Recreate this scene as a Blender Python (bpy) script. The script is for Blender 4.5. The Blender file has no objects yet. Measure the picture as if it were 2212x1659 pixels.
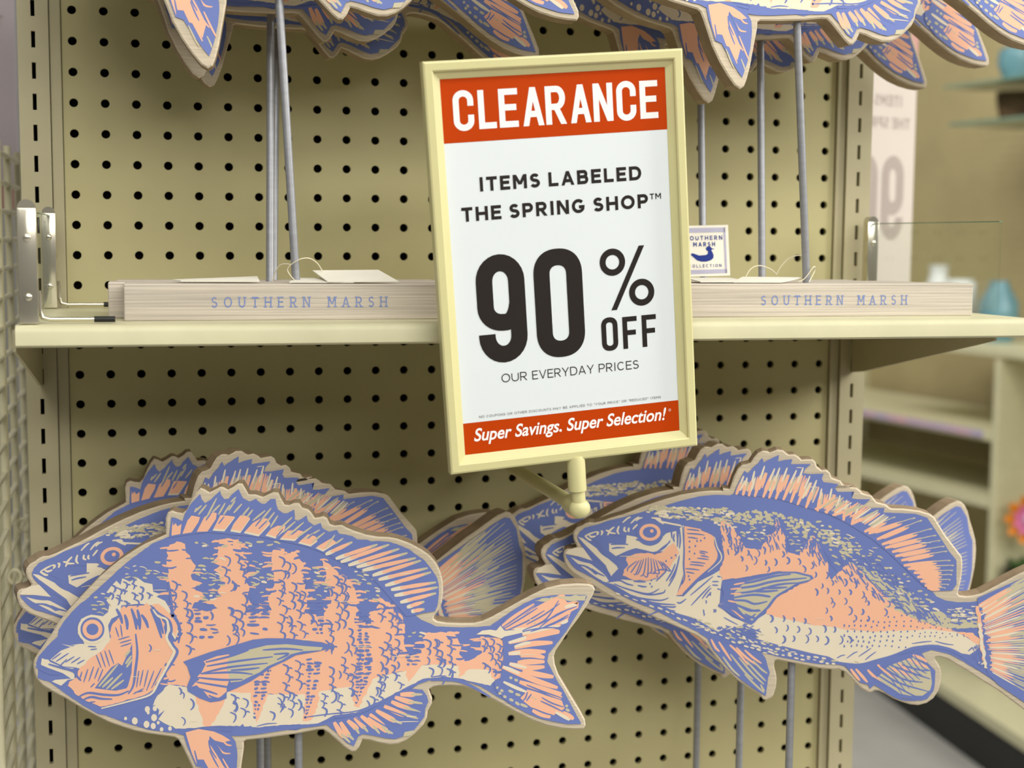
import bpy, bmesh, math, random, json
from mathutils import Vector, Matrix
from mathutils.geometry import tessellate_polygon

# ------------------------------------------------------------------ camera, light, exposure
sc = bpy.context.scene
COL = sc.collection
cam_data = bpy.data.cameras.new('camera')
cam = bpy.data.objects.new('camera', cam_data)
COL.objects.link(cam)
RCAM = [[0.970057, -0.24277, 0.00728], [-0.017312, -0.099011, -0.994936], [0.242262, 0.965018, -0.100249]]      # rows: right, down, forward in world axes
CAM_LOC = Vector((0.05885, -1.27821, 1.46357))
cam.matrix_world = Matrix.Translation(CAM_LOC) @ Matrix((
    (RCAM[0][0], -RCAM[1][0], -RCAM[2][0]),
    (RCAM[0][1], -RCAM[1][1], -RCAM[2][1]),
    (RCAM[0][2], -RCAM[1][2], -RCAM[2][2]))).to_4x4()
cam_data.sensor_fit = 'HORIZONTAL'
cam_data.sensor_width = 36.0
cam_data.lens = 36.0 * 3120.77 / 2212.0
cam_data.clip_start = 0.02
cam_data.dof.use_dof = True
cam_data.dof.focus_distance = 1.10
cam_data.dof.aperture_fstop = 5.6
sc.camera = cam

world = bpy.data.worlds.new('store_ambient')
sc.world = world
world.use_nodes = True
bgn = world.node_tree.nodes['Background']
wn = world.node_tree
wtc = wn.nodes.new('ShaderNodeTexCoord'); wsep = wn.nodes.new('ShaderNodeSeparateXYZ'); wrp = wn.nodes.new('ShaderNodeValToRGB')
wmr = wn.nodes.new('ShaderNodeMapRange'); wmr.inputs[1].default_value = -1; wmr.inputs[2].default_value = 1
wn.links.new(wtc.outputs['Generated'], wsep.inputs[0]); wn.links.new(wsep.outputs[2], wmr.inputs[0]); wn.links.new(wmr.outputs[0], wrp.inputs[0])
wrp.color_ramp.elements[0].position = 0.30; wrp.color_ramp.elements[0].color = (0.30, 0.28, 0.24, 1)
wrp.color_ramp.elements[1].position = 0.85; wrp.color_ramp.elements[1].color = (1.0, 0.97, 0.90, 1)
wn.links.new(wrp.outputs[0], bgn.inputs[0])
bgn.inputs[1].default_value = 0.36

def area(name, loc, target, sx, sy, power, col=(1.0, 0.97, 0.91)):
    ld = bpy.data.lights.new(name, 'AREA')
    ld.shape = 'RECTANGLE'; ld.size = sx; ld.size_y = sy
    ld.energy = power; ld.color = col
    o = bpy.data.objects.new(name, ld); COL.objects.link(o)
    o.location = loc
    o.rotation_euler = (Vector(target) - Vector(loc)).to_track_quat('-Z', 'Y').to_euler()
    return o
area('ceiling_light_aisle', (0.7, -1.6, 3.3), (0.7, -1.2, 0.0), 3.6, 0.35, 46)
area('ceiling_light_main', (0.6, -3.4, 3.3), (0.5, -1.0, 1.0), 4.2, 0.5, 70)
area('front_fill', (1.8, -5.6, 3.3), (0.5, -0.5, 1.0), 4.2, 0.6, 90)  # unseen low front fill, added so light reaches under the shelf
area('side_fill', (3.3, -1.05, 2.9), (0.6, 0.0, 1.2), 0.7, 1.8, 105)  # unseen fill from the right, added to brighten that side of the pegboard
area('ceiling_light_far', (0.9, 2.0, 3.3), (2.3, 2.6, 1.6), 2.4, 0.6, 72)

sc.view_settings.view_transform = 'Standard'
sc.view_settings.look = 'None'
sc.view_settings.gamma = 1.0
sc.view_settings.use_curve_mapping = False
sc.view_settings.exposure = -0.27

# ------------------------------------------------------------------ materials
def lin(c):
    out = []
    for v in c:
        v /= 255.0
        out.append(v / 12.92 if v <= 0.04045 else ((v + 0.055) / 1.055) ** 2.4)
    return (*out, 1.0)

def mat(name, rgb, rough=0.5, metal=0.0, spec=0.5, noise=0.0, nscale=30.0, stretch=None, dark=None, trans=0.0, ior=1.45, alpha=None, bump=0.0):
    m = bpy.data.materials.new(name); m.use_nodes = True
    nt = m.node_tree; b = nt.nodes['Principled BSDF']
    b.inputs['Roughness'].default_value = rough
    b.inputs['Metallic'].default_value = metal
    b.inputs['Specular IOR Level'].default_value = spec
    b.inputs['Transmission Weight'].default_value = trans
    b.inputs['IOR'].default_value = ior
    b.inputs['Base Color'].default_value = lin(rgb)
    if noise or bump:
        tc = nt.nodes.new('ShaderNodeTexCoord'); mp = nt.nodes.new('ShaderNodeMapping')
        mp.inputs['Scale'].default_value = stretch or (1, 1, 1)
        nz = nt.nodes.new('ShaderNodeTexNoise'); nz.inputs['Scale'].default_value = nscale
        nz.inputs['Detail'].default_value = 6.0; nz.inputs['Roughness'].default_value = 0.6
        nt.links.new(tc.outputs['Object'], mp.inputs[0]); nt.links.new(mp.outputs[0], nz.inputs['Vector'])
        if noise:
            rp = nt.nodes.new('ShaderNodeValToRGB')
            rp.color_ramp.elements[0].position = 0.35; rp.color_ramp.elements[1].position = 0.65
            d = dark or [v * (1 - noise) for v in rgb]
            rp.color_ramp.elements[0].color = lin(d); rp.color_ramp.elements[1].color = lin(rgb)
            nt.links.new(nz.outputs[0], rp.inputs[0]); nt.links.new(rp.outputs[0], b.inputs['Base Color'])
        if bump:
            bp = nt.nodes.new('ShaderNodeBump'); bp.inputs['Strength'].default_value = bump
            bp.inputs['Distance'].default_value = 0.0008
            nt.links.new(nz.outputs[0], bp.inputs['Height']); nt.links.new(bp.outputs[0], b.inputs['Normal'])
    return m

def print_mat(name, rgb, wear=0.5, wood=(196, 182, 160)):
    """screen printed ink on planed wood: thin streaks of bare grain show through"""
    m = mat(name, rgb, 0.55, spec=0.3)
    nt = m.node_tree; b = nt.nodes['Principled BSDF']
    tc = nt.nodes.new('ShaderNodeTexCoord'); mp = nt.nodes.new('ShaderNodeMapping')
    mp.inputs['Scale'].default_value = (7, 7, 260)
    nz = nt.nodes.new('ShaderNodeTexNoise'); nz.inputs['Scale'].default_value = 2.2
    nz.inputs['Detail'].default_value = 5; nz.inputs['Roughness'].default_value = 0.7
    nt.links.new(tc.outputs['Object'], mp.inputs[0]); nt.links.new(mp.outputs[0], nz.inputs['Vector'])
    rp = nt.nodes.new('ShaderNodeValToRGB')
    rp.color_ramp.elements[0].position = 0.665; rp.color_ramp.elements[0].color = (0, 0, 0, 1)
    rp.color_ramp.elements[1].position = 0.74; rp.color_ramp.elements[1].color = (wear, wear, wear, 1)
    mx = nt.nodes.new('ShaderNodeMix'); mx.data_type = 'RGBA'
    mx.inputs[6].default_value = lin(rgb); mx.inputs[7].default_value = lin(wood)
    nt.links.new(nz.outputs[0], rp.inputs[0]); nt.links.new(rp.outputs[0], mx.inputs[0])
    nt.links.new(mx.outputs[2], b.inputs['Base Color'])
    return m

M = {}
M['peg'] = mat('pegboard_paint', (196, 188, 142), 0.45, spec=0.35, noise=0.035, nscale=9)
M['cream'] = mat('cream_enamel', (208, 204, 168), 0.38, noise=0.03, nscale=25)
M['upright'] = mat('upright_enamel', (190, 182, 148), 0.4, noise=0.04, nscale=14)
M['sign'] = mat('sign_plastic', (214, 208, 154), 0.35, noise=0.02, nscale=20)
M['hole'] = mat('cavity_shade', (14, 11, 8), 0.95, spec=0.05, noise=0.3, nscale=6)  # near-black colour stands for the shade inside holes and slots
M['wood'] = mat('whitewashed_wood', (216, 202, 178), 0.6, spec=0.2, noise=0.10, nscale=2.5, stretch=(4, 40, 330), bump=0.3)
M['edge'] = mat('sawn_edge', (166, 146, 120), 0.8, spec=0.1, noise=0.12, nscale=60)
M['plank'] = mat('weathered_plank', (214, 204, 190), 0.65, spec=0.2, noise=0.17, nscale=2.0, stretch=(3, 60, 330), bump=0.4)
M['B'] = print_mat('print_blue', (112, 128, 190), 0.35)
M['C'] = print_mat('print_coral', (247, 190, 158), 0.3)
M['W'] = print_mat('print_cream', (234, 222, 198), 0.25, (206, 190, 166))
M['K'] = print_mat('print_bare_tone', (204, 196, 166), 0.3)
M['rod'] = mat('grey_steel_rod', (160, 162, 167), 0.45, metal=0.45, noise=0.06, nscale=40)
M['chrome'] = mat('chrome', (222, 216, 198), 0.17, metal=0.85, noise=0.05, nscale=15)
M['orange'] = mat('poster_orange', (190, 63, 0), 0.55, spec=0.12, noise=0.02, nscale=12)
M['paper'] = mat('poster_paper', (226, 233, 236), 0.5, spec=0.3, noise=0.01, nscale=8)
M['ink'] = mat('poster_ink', (38, 32, 28), 0.5, spec=0.3, noise=0.05, nscale=20)
M['inkgrey'] = mat('poster_fine_print', (120, 120, 122), 0.6, spec=0.2, noise=0.03, nscale=20)
M['white'] = mat('poster_white_lettering', (248, 246, 244), 0.5, spec=0.3, noise=0.01, nscale=20)
M['letter'] = mat('faded_blue_lettering', (104, 130, 196), 0.65, spec=0.2, noise=0.2, nscale=3, stretch=(6, 6, 200), dark=(138, 150, 192))
M['tag'] = mat('tag_card', (240, 236, 222), 0.6, spec=0.2, noise=0.02, nscale=40)
M['tagbeige'] = mat('beige_tag_card', (226, 208, 180), 0.6, spec=0.2, noise=0.03, nscale=40)
M['tagblue'] = mat('tag_navy', (38, 58, 140), 0.6, spec=0.2, noise=0.05, nscale=60)
M['taglilac'] = mat('tag_lilac_border', (186, 184, 206), 0.6, spec=0.2, noise=0.05, nscale=60)
M['string'] = mat('nylon_string', (240, 232, 205), 0.5, noise=0.05, nscale=80)
M['wire'] = mat('cream_coated_wire', (234, 228, 194), 0.4, noise=0.05, nscale=30)
M['backpaper'] = mat('poster_back_paper', (206, 196, 186), 0.7, spec=0.2, noise=0.02, nscale=6)
M['backink'] = mat('poster_show_through_grey', (170, 158, 150), 0.7, spec=0.2, noise=0.03, nscale=10)
M['backpink'] = mat('poster_show_through_pink', (192, 148, 140), 0.7, spec=0.2, noise=0.03, nscale=10)
M['backlilac'] = mat('poster_back_lilac', (196, 184, 188), 0.7, spec=0.2, noise=0.02, nscale=6)
M['darkpanel'] = mat('dark_grey_panel', (78, 74, 76), 0.5, noise=0.1, nscale=10)
M['tan'] = mat('far_panel_tan', (186, 172, 128), 0.5, spec=0.3, noise=0.05, nscale=5)
M['kick'] = mat('black_kickplate', (26, 28, 26), 0.5, noise=0.2, nscale=8)
M['floor'] = mat('grey_vinyl_tile', (176, 174, 168), 0.35, noise=0.06, nscale=4)
M['bowl'] = mat('glazed_black_bowl', (22, 22, 28), 0.15, noise=0.2, nscale=12)
M['petal_o'] = mat('petal_orange', (232, 140, 30), 0.6, noise=0.1, nscale=40)
M['petal_p'] = mat('petal_pink', (226, 120, 170), 0.6, noise=0.15, nscale=40)
M['petal_l'] = mat('petal_lilac', (222, 190, 214), 0.6, noise=0.1, nscale=40)
M['leaf'] = mat('artificial_leaf', (66, 104, 50), 0.55, noise=0.3, nscale=40)
M['teal'] = mat('teal_glaze', (106, 150, 160), 0.3, noise=0.1, nscale=20)
M['brown'] = mat('brown_weave', (120, 92, 60), 0.7, noise=0.3, nscale=60)
M['lilacstrip'] = mat('lilac_strip', (168, 168, 200), 0.5, noise=0.2, nscale=9, dark=(226, 170, 176))
M['whiteware'] = mat('white_ceramic', (236, 238, 238), 0.3, noise=0.03, nscale=20)
M['glassgreen'] = None
def glass(name, tint):
    m = bpy.data.materials.new(name); m.use_nodes = True
    nt = m.node_tree; nt.nodes.clear()
    o = nt.nodes.new('ShaderNodeOutputMaterial'); t = nt.nodes.new('ShaderNodeBsdfTransparent')
    g = nt.nodes.new('ShaderNodeBsdfGlossy'); mx = nt.nodes.new('ShaderNodeMixShader'); 
    t.inputs[0].default_value = tint; g.inputs['Roughness'].default_value = 0.02; mx.inputs[0].default_value = 0.05
    nt.links.new(t.outputs[0], mx.inputs[1]); nt.links.new(g.outputs[0], mx.inputs[2])
    nt.links.new(mx.outputs[0], o.inputs[0])
    return m
M['glass'] = glass('clear_divider_glass', (0.965, 0.985, 0.965, 1))
M['glassedge'] = mat('glass_cut_edge', (120, 150, 130), 0.2, noise=0.1, nscale=30)

# ------------------------------------------------------------------ helpers
def tag(o, label=None, cat=None, group=None, kind=None):
    if label: o['label'] = label
    if cat: o['category'] = cat
    if group: o['group'] = group
    if kind: o['kind'] = kind
    return o

def empty(name, loc):
    o = bpy.data.objects.new(name, None); COL.objects.link(o)
    o.empty_display_size = 0.03; o.location = loc
    return o

class MB:
    """collects geometry for ONE mesh object"""
    def __init__(s): s.v = []; s.f = []; s.m = []; s.mats = []
    def mi(s, mt):
        if mt not in s.mats: s.mats.append(mt)
        return s.mats.index(mt)
    def add(s, vs, fs, mt):
        n = len(s.v); i = s.mi(mt)
        s.v += [tuple(v) for v in vs]
        for f in fs: s.f.append([n + k for k in f]); s.m.append(i)
    def box(s, a, b, mt, bev=0.0):
        bm = bmesh.new(); bmesh.ops.create_cube(bm, size=1)
        for v in bm.verts: v.co = Vector([(a[k] + b[k]) / 2 + v.co[k] * (b[k] - a[k]) for k in range(3)])
        if bev: bmesh.ops.bevel(bm, geom=bm.edges[:], offset=bev, segments=2, affect='EDGES', profile=0.5)
        s.bm(bm, mt)
    def bm(s, bm, mt, mtx=None):
        bm.verts.index_update()
        vs = [(mtx @ v.co) if mtx else v.co.copy() for v in bm.verts]
        s.add(vs, [[v.index for v in f.verts] for f in bm.faces], mt); bm.free()
    def tube(s, pts, r, mt, n=12, caps=True):
        pts = [Vector(p) for p in pts]; rr = r if isinstance(r, (list, tuple)) else [r] * len(pts)
        vs = []; fs = []; prev = None
        for i, p in enumerate(pts):
            d = (pts[min(i + 1, len(pts) - 1)] - pts[max(i - 1, 0)]).normalized()
            if prev is None:
                u = d.orthogonal().normalized()
            else:
                u = (prev - d * prev.dot(d)).normalized()
            prev = u; w = d.cross(u)
            vs += [p + (u * math.cos(2 * math.pi * k / n) + w * math.sin(2 * math.pi * k / n)) * rr[i] for k in range(n)]
        for i in range(len(pts) - 1):
            for k in range(n):
                fs.append([i * n + k, i * n + (k + 1) % n, (i + 1) * n + (k + 1) % n, (i + 1) * n + k])
        if caps:
            fs.append(list(range(n))[::-1]); fs.append([(len(pts) - 1) * n + k for k in range(n)])
        s.add(vs, fs, mt)
    def lathe(s, prof, c, mt, n=28):
        vs = [(c[0] + r * math.cos(2 * math.pi * k / n), c[1] + r * math.sin(2 * math.pi * k / n), c[2] + z) for r, z in prof for k in range(n)]
        fs = [[i * n + k, i * n + (k + 1) % n, (i + 1) * n + (k + 1) % n, (i + 1) * n + k] for i in range(len(prof) - 1) for k in range(n)]
        s.add(vs, fs, mt)
    def ball(s, c, r, mt, sx=1, sy=1, sz=1):
        bm = bmesh.new(); bmesh.ops.create_uvsphere(bm, u_segments=20, v_segments=12, radius=r)
        s.bm(bm, mt, Matrix.Translation(c) @ Matrix.Diagonal((sx, sy, sz, 1)))
    def poly(s, pts, mt, z=0.0, f=None):
        """flat polygon in a 2D frame; f maps (x, y, z) to 3D"""
        tri = tessellate_polygon([[Vector((p[0], p[1], 0)) for p in pts]])
        fs = []
        for t in tri:
            a, b, c = (pts[k] for k in t)
            ar = (b[0] - a[0]) * (c[1] - a[1]) - (b[1] - a[1]) * (c[0] - a[0])
            if abs(ar) < 1e-13: continue
            fs.append(list(t) if ar > 0 else list(t)[::-1])
        s.add([f(p[0], p[1], z) for p in pts], fs, mt)
    def build(s, name, parent=None, smooth=False, loc=None):
        me = bpy.data.meshes.new(name)
        me.from_pydata(s.v, [], s.f)
        for mt in s.mats: me.materials.append(mt)
        me.polygons.foreach_set('material_index', s.m)
        if smooth:
            me.polygons.foreach_set('use_smooth', [True] * len(s.f))
            try: me.set_sharp_from_angle(angle=math.radians(40))
            except Exception: pass
        me.update()
        o = bpy.data.objects.new(name, me); COL.objects.link(o)
        if parent: o.parent = parent
        if loc: o.location = loc
        return o

def copy_tree(o, parent=None):
    c = o.copy(); COL.objects.link(c); c.parent = parent
    for ch in list(o.children): copy_tree(ch, c)
    return c

# ------------------------------------------------------------------ 2D drawing tools (print and lettering)
def stroke_poly(pts, w, taper=True):
    """lens-shaped or even stroke along a smoothed polyline"""
    P = [Vector((p[0], p[1])) for p in pts]
    if len(P) == 2: P = [P[0], (P[0] + P[1]) / 2, P[1]]
    Q = []
    for i in range(len(P) - 1):
        p0 = P[max(i - 1, 0)]; p1 = P[i]; p2 = P[i + 1]; p3 = P[min(i + 2, len(P) - 1)]
        for k in range(4):
            t = k / 4
            Q.append(0.5 * ((2 * p1) + (p2 - p0) * t + (2 * p0 - 5 * p1 + 4 * p2 - p3) * t * t + (3 * p1 - p0 - 3 * p2 + p3) * t ** 3))
    Q.append(P[-1]); n = len(Q) - 1; L = []; R = []
    for i, q in enumerate(Q):
        d = Q[min(i + 1, n)] - Q[max(i - 1, 0)]
        if d.length < 1e-9: d = Vector((1, 0))
        d.normalize(); nn = Vector((-d.y, d.x)); t = i / n
        ww = w * (0.3 + 0.7 * math.sin(math.pi * min(1, max(0, 0.12 + 0.8 * t)))) / 2 if taper else w / 2
        L.append(q + nn * ww); R.append(q - nn * ww)
    return L, R

def add_stroke(mb, pts, w, mt, z, f, taper=True):
    L, R = stroke_poly(pts, w, taper); n = len(L)
    vs = [f(p.x, p.y, z) for p in L] + [f(p.x, p.y, z) for p in R]
    mb.add(vs, [[n + i, n + i + 1, i + 1, i] for i in range(n - 1)], mt)

def inside(x, y, poly):
    c = False; j = len(poly) - 1
    for i in range(len(poly)):
        xi, yi = poly[i]; xj, yj = poly[j]
        if (yi > y) != (yj > y) and x < (xj - xi) * (y - yi) / (yj - yi) + xi: c = not c
        j = i
    return c

def bounds(p):
    xs = [q[0] for q in p]; ys = [q[1] for q in p]
    return min(xs), max(xs), min(ys), max(ys)

# stroke alphabet, unit box, r = ribbon, d = diagonal limb running the full stroke height
def arc(cx, cy, rx, ry, a0, a1, n=10):
    return [(cx + rx * math.cos(math.radians(a0 + (a1 - a0) * i / n)), cy + ry * math.sin(math.radians(a0 + (a1 - a0) * i / n))) for i in range(n + 1)]
def bowl_(y0, y1, x1=1.0, k=.5):
    h = (y1 - y0) / 2; return [(0, y1), (x1 - k * x1, y1)] + arc(x1 - k * x1, (y0 + y1) / 2, k * x1, h, 90, -90, 10)[1:] + [(0, y0)]
GL = {
 'I': [('r', [(.5, 0), (.5, 1)])], 'L': [('r', [(0, 1), (0, 0), (1, 0)])], 'T': [('r', [(0, 1), (1, 1)]), ('r', [(.5, 0), (.5, 1)])],
 'E': [('r', [(1, 1), (0, 1), (0, 0), (1, 0)]), ('r', [(0, .52), (.88, .52)])], 'F': [('r', [(1, 1), (0, 1), (0, 0)]), ('r', [(0, .5), (.86, .5)])],
 'H': [('r', [(0, 0), (0, 1)]), ('r', [(1, 0), (1, 1)]), ('r', [(0, .5), (1, .5)])],
 'D': [('r', [(0, 0), (0, 1)]), ('r', bowl_(0, 1, 1, .5))], 'P': [('r', [(0, 0), (0, 1)]), ('r', bowl_(.42, 1, 1, .4))],
 'B': [('r', [(0, 0), (0, 1)]), ('r', bowl_(.53, 1, .92, .3)), ('r', bowl_(0, .53, 1, .32))],
 'R': [('r', [(0, 0), (0, 1)]), ('r', bowl_(.45, 1, .95, .4)), ('d', .45, .45, 1, 0)],
 'A': [('d', 0, 0, .5, 1), ('d', 1, 0, .5, 1), ('r', [(.24, .27), (.76, .27)])],
 'V': [('d', 0, 1, .5, 0), ('d', 1, 1, .5, 0)], 'N': [('r', [(0, 0), (0, 1)]), ('r', [(1, 0), (1, 1)]), ('d', .02, 1, .98, 0)],
 'M': [('r', [(0, 0), (0, 1)]), ('r', [(1, 0), (1, 1)]), ('d', .02, 1, .5, .25), ('d', .98, 1, .5, .25)],
 'Y': [('d', 0, 1, .5, .42), ('d', 1, 1, .5, .42), ('r', [(.5, 0), (.5, .45)])],
 'U': [('r', [(0, 1), (0, .38)] + arc(.5, .38, .5, .38, 180, 360, 14) + [(1, 1)])],
 'O': [('r', arc(.5, .5, .5, .5, 90, 450, 36))],
 'C': [('r', arc(.5, .5, .5, .5, 42, 318, 26))], 'G': [('r', arc(.5, .5, .5, .5, 42, 330, 26) + [(.95, .42), (.55, .42)])],
 'S': [('r', arc(.5, .76, .44, .24, 25, 270, 16) + arc(.5, .26, .5, .26, 90, -155, 16)[1:])],
 '"': [('r', [(.2, .8), (.2, 1)]), ('r', [(.8, .8), (.8, 1)])],
}
def oval(k=.42):     # condensed, straight sided
    return arc(.5, 1 - k * .5, .5, k * .5, 0, 180, 14) + arc(.5, k * .5, .5, k * .5, 180, 360, 14)
COND = {
 'O': [('c', oval())],
 'C': [('r', [(1, .63)] + arc(.5, .79, .5, .21, 0, 180, 14) + arc(.5, .21, .5, .21, 180, 360, 14) + [(1, .37)])],
 '9': [('r', [(0, .2 + .03)] + arc(.5, .2, .5, .2, 180, 360, 14) + arc(.5, .8, .5, .2, 0, 180, 14) + [(0, .56)]), ('r', [(0, .58)] + arc(.5, .52, .5, .17, 180, 270, 8) + arc(.62, .6, .38, .25, 270, 345, 6))],
}
def glyph(mb, ch, x, y, w, h, t, mt, f, z, table=None):
    z = z - 4e-6
    """letter ch in the box (x, y, w, h) with stroke thickness t"""
    g = (table or {}).get(ch) or GL.get(ch)
    if not g: return
    X = lambda u: x + t / 2 + u * (w - t)
    Y = lambda v: y + t / 2 + v * (h - t)
    for ei, e in enumerate(g):
        z = z + 4e-6
        if e[0] == 'd':
            _, u0, v0, u1, v1 = e
            y0 = y if v0 == 0 else (y + h if v0 == 1 else Y(v0)); y1 = y if v1 == 0 else (y + h if v1 == 1 else Y(v1))
            a = (X(u0), y0); b = (X(u1), y1)
            l = math.hypot(b[0] - a[0], b[1] - a[1]); hw = t / 2 * l / max(1e-9, abs(b[1] - a[1])) * 0.93
            q = [(a[0] - hw, a[1]), (a[0] + hw, a[1]), (b[0] + hw, b[1]), (b[0] - hw, b[1])]
            mb.poly(q, mt, z, f)
        else:
            closed = e[0] == 'c' or (abs(e[1][0][0] - e[1][-1][0]) < 1e-6 and abs(e[1][0][1] - e[1][-1][1]) < 1e-6)
            pts = [Vector((X(u), Y(v))) for u, v in e[1]]
            q = [pts[0]]
            for p_ in pts[1:]:
                if (p_ - q[-1]).length > 1e-7: q.append(p_)
            pts = q
            if closed and (pts[0] - pts[-1]).length < 1e-7: pts = pts[:-1]
            n = len(pts)
            if not closed:
                d = (pts[1] - pts[0]).normalized(); d2 = (pts[-1] - pts[-2]).normalized()
                if len(pts) < 8:
                    pts[0] = pts[0] - d * t / 2; pts[-1] = pts[-1] + d2 * t / 2
            L = []; R = []
            for i in range(n):
                if closed: a, b = pts[i - 1], pts[(i + 1) % n]
                else: a, b = pts[max(i - 1, 0)], pts[min(i + 1, n - 1)]
                p_ = pts[i]
                d1 = (p_ - a).normalized() if (p_ - a).length > 1e-9 else (b - p_).normalized()
                d2 = (b - p_).normalized() if (b - p_).length > 1e-9 else d1
                n1 = Vector((-d1.y, d1.x)); n2 = Vector((-d2.y, d2.x)); m_ = (n1 + n2)
                if m_.length < 1e-6: m_ = n1
                m_.normalize(); k = t / 2 / max(.35, m_.dot(n1))
                L.append(p_ + m_ * k); R.append(p_ - m_ * k)
            vs = [f(p_.x, p_.y, z) for p_ in L] + [f(p_.x, p_.y, z) for p_ in R]
            rng = range(n) if closed else range(n - 1)
            mb.add(vs, [[n + i, n + (i + 1) % n, (i + 1) % n, i] for i in rng], mt)

WID = {'I': .32, 'L': .78, 'T': .86, 'E': .8, 'F': .78, 'S': .82, 'M': 1.12, 'W': 1.3, 'O': 1.12, 'G': 1.08, 'C': 1.04, 'D': 1.0, 'A': 1.04, 'N': .98, 'H': .96, 'U': .95, 'R': .9, 'P': .86, 'B': .9, 'Y': 1.0, 'V': 1.02, ' ': .5, '"': .4}
def text_line(mb, s, x0, x1, y, h, t, mt, f, z, gap=.24, space=.5, serif=False):
    ws = [WID.get(c, .9) if c != ' ' else space for c in s]
    tot = sum(ws) + gap * (len(s) - 1); k = (x1 - x0) / tot; x = x0
    for c, w in zip(s, ws):
        if c != ' ':
            glyph(mb, c, x, y, w * k, h, t, mt, f, z)
            if serif: serifs(mb, c, x, y, w * k, h, t, mt, f, z)
        x += (w + gap) * k
STEM = {'T': ((.5, 0), (0, .92), (1, .92)), 'H': ((0, 0), (1, 0), (0, 1), (1, 1)), 'E': ((0, 0), (0, 1)), 'R': ((0, 0), (0, 1), (1, 0)), 'N': ((0, 0), (0, 1), (1, 1)), 'M': ((0, 0), (1, 0), (0, 1), (1, 1)), 'A': ((0, 0), (1, 0)), 'U': ((0, 1), (1, 1)), 'L': ((0, 0), (0, 1)), 'I': ((.5, 0), (.5, 1))}
def serifs(mb, c, x, y, w, h, t, mt, f, z):
    for u, v in STEM.get(c, ()):
        cx = x + t / 2 + u * (w - t); cy = y + v * (h - t * .7); s = h * .17
        mb.poly([(cx - s, cy), (cx + s, cy), (cx + s, cy + t * .7), (cx - s, cy + t * .7)], mt, z + 1e-5, f)

def font_mesh(mb, s, x0, x1, y, shear, bold, mt, f, z):
    """lower-case line with the built-in font, stretched to run from x0 to x1"""
    cu = bpy.data.curves.new('lettering_curve', 'FONT'); cu.body = s; cu.size = 1; cu.shear = shear; cu.offset = bold
    o = bpy.data.objects.new('lettering_curve', cu); COL.objects.link(o)
    bpy.context.view_layer.update()
    me = bpy.data.meshes.new_from_object(o.evaluated_get(bpy.context.evaluated_depsgraph_get()))
    xs = [v.co.x for v in me.vertices]; a, b = min(xs), max(xs); k = (x1 - x0) / (b - a)
    mb.add([f(x0 + (v.co.x - a) * k, y + v.co.y * k * 1.12, z) for v in me.vertices], [list(p.vertices) for p in me.polygons], mt)
    bpy.data.objects.remove(o); bpy.data.curves.remove(cu); bpy.data.meshes.remove(me)
    return k

# ------------------------------------------------------------------ setting
mb = MB(); mb.box((-3.0, -3.5, -0.05), (5.0, 6.0, 0.0), M['floor'])
tag(mb.build('floor'), 'pale grey vinyl store floor at lower right', 'floor', kind='structure')

# ------------------------------------------------------------------ main gondola: pegboard, uprights, base
IN = 0.0254
Z0 = 1.65
def hole_sheet(mb, cells, y, depth, mt, shape, n):
    """front sheet made of cells (x0, x1, z0, z1, cx, cz); each cell carries a real hole given by shape(cx, cz)"""
    for (x0, x1, z0, z1, cx, cz) in cells:
        hp = shape(cx, cz, n)
        outer = []
        for (hx, hz) in hp:
            dx, dz = hx - cx, hz - cz
            k = min(((x1 - cx) / dx if dx > 1e-9 else ((x0 - cx) / dx if dx < -1e-9 else 1e9)), ((z1 - cz) / dz if dz > 1e-9 else ((z0 - cz) / dz if dz < -1e-9 else 1e9)))
            outer.append((cx + dx * k, cz + dz * k))
        # ring between hole and cell border, with corner triangles, then the wall of the hole
        m = len(hp)
        vs = [(a, y, b) for a, b in hp] + [(a, y, b) for a, b in outer] + [(a, y + depth, b) for a, b in hp] + [(x0, y, z0), (x1, y, z0), (x1, y, z1), (x0, y, z1)]
        fs = []
        for i in range(m):
            j = (i + 1) % m
            fs.append([i, j, m + j, m + i][::-1]); fs.append([i, j, 2 * m + j, 2 * m + i])
            a, b = outer[i], outer[j]
            if abs(a[0] - b[0]) > 1e-6 and abs(a[1] - b[1]) > 1e-6:
                for ci, c in enumerate(((x0, z0), (x1, z0), (x1, z1), (x0, z1))):
                    if (abs(c[0] - a[0]) < 1e-6 or abs(c[1] - a[1]) < 1e-6) and (abs(c[0] - b[0]) < 1e-6 or abs(c[1] - b[1]) < 1e-6):
                        fs.append([m + i, 3 * m + ci, m + j])
        mb.add(vs, fs, mt)
def round_hole(cx, cz, n): return [(cx + .0037 * math.cos(math.pi / n + 2 * math.pi * k / n), cz + .0037 * math.sin(math.pi / n + 2 * math.pi * k / n)) for k in range(n)]
def slot_hole(cx, cz, n): return [(cx - .0016, cz - .0067), (cx, cz - .0067), (cx + .0016, cz - .0067), (cx + .0016, cz), (cx + .0016, cz + .0067), (cx, cz + .0067), (cx - .0016, cz + .0067), (cx - .0016, cz)]

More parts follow.
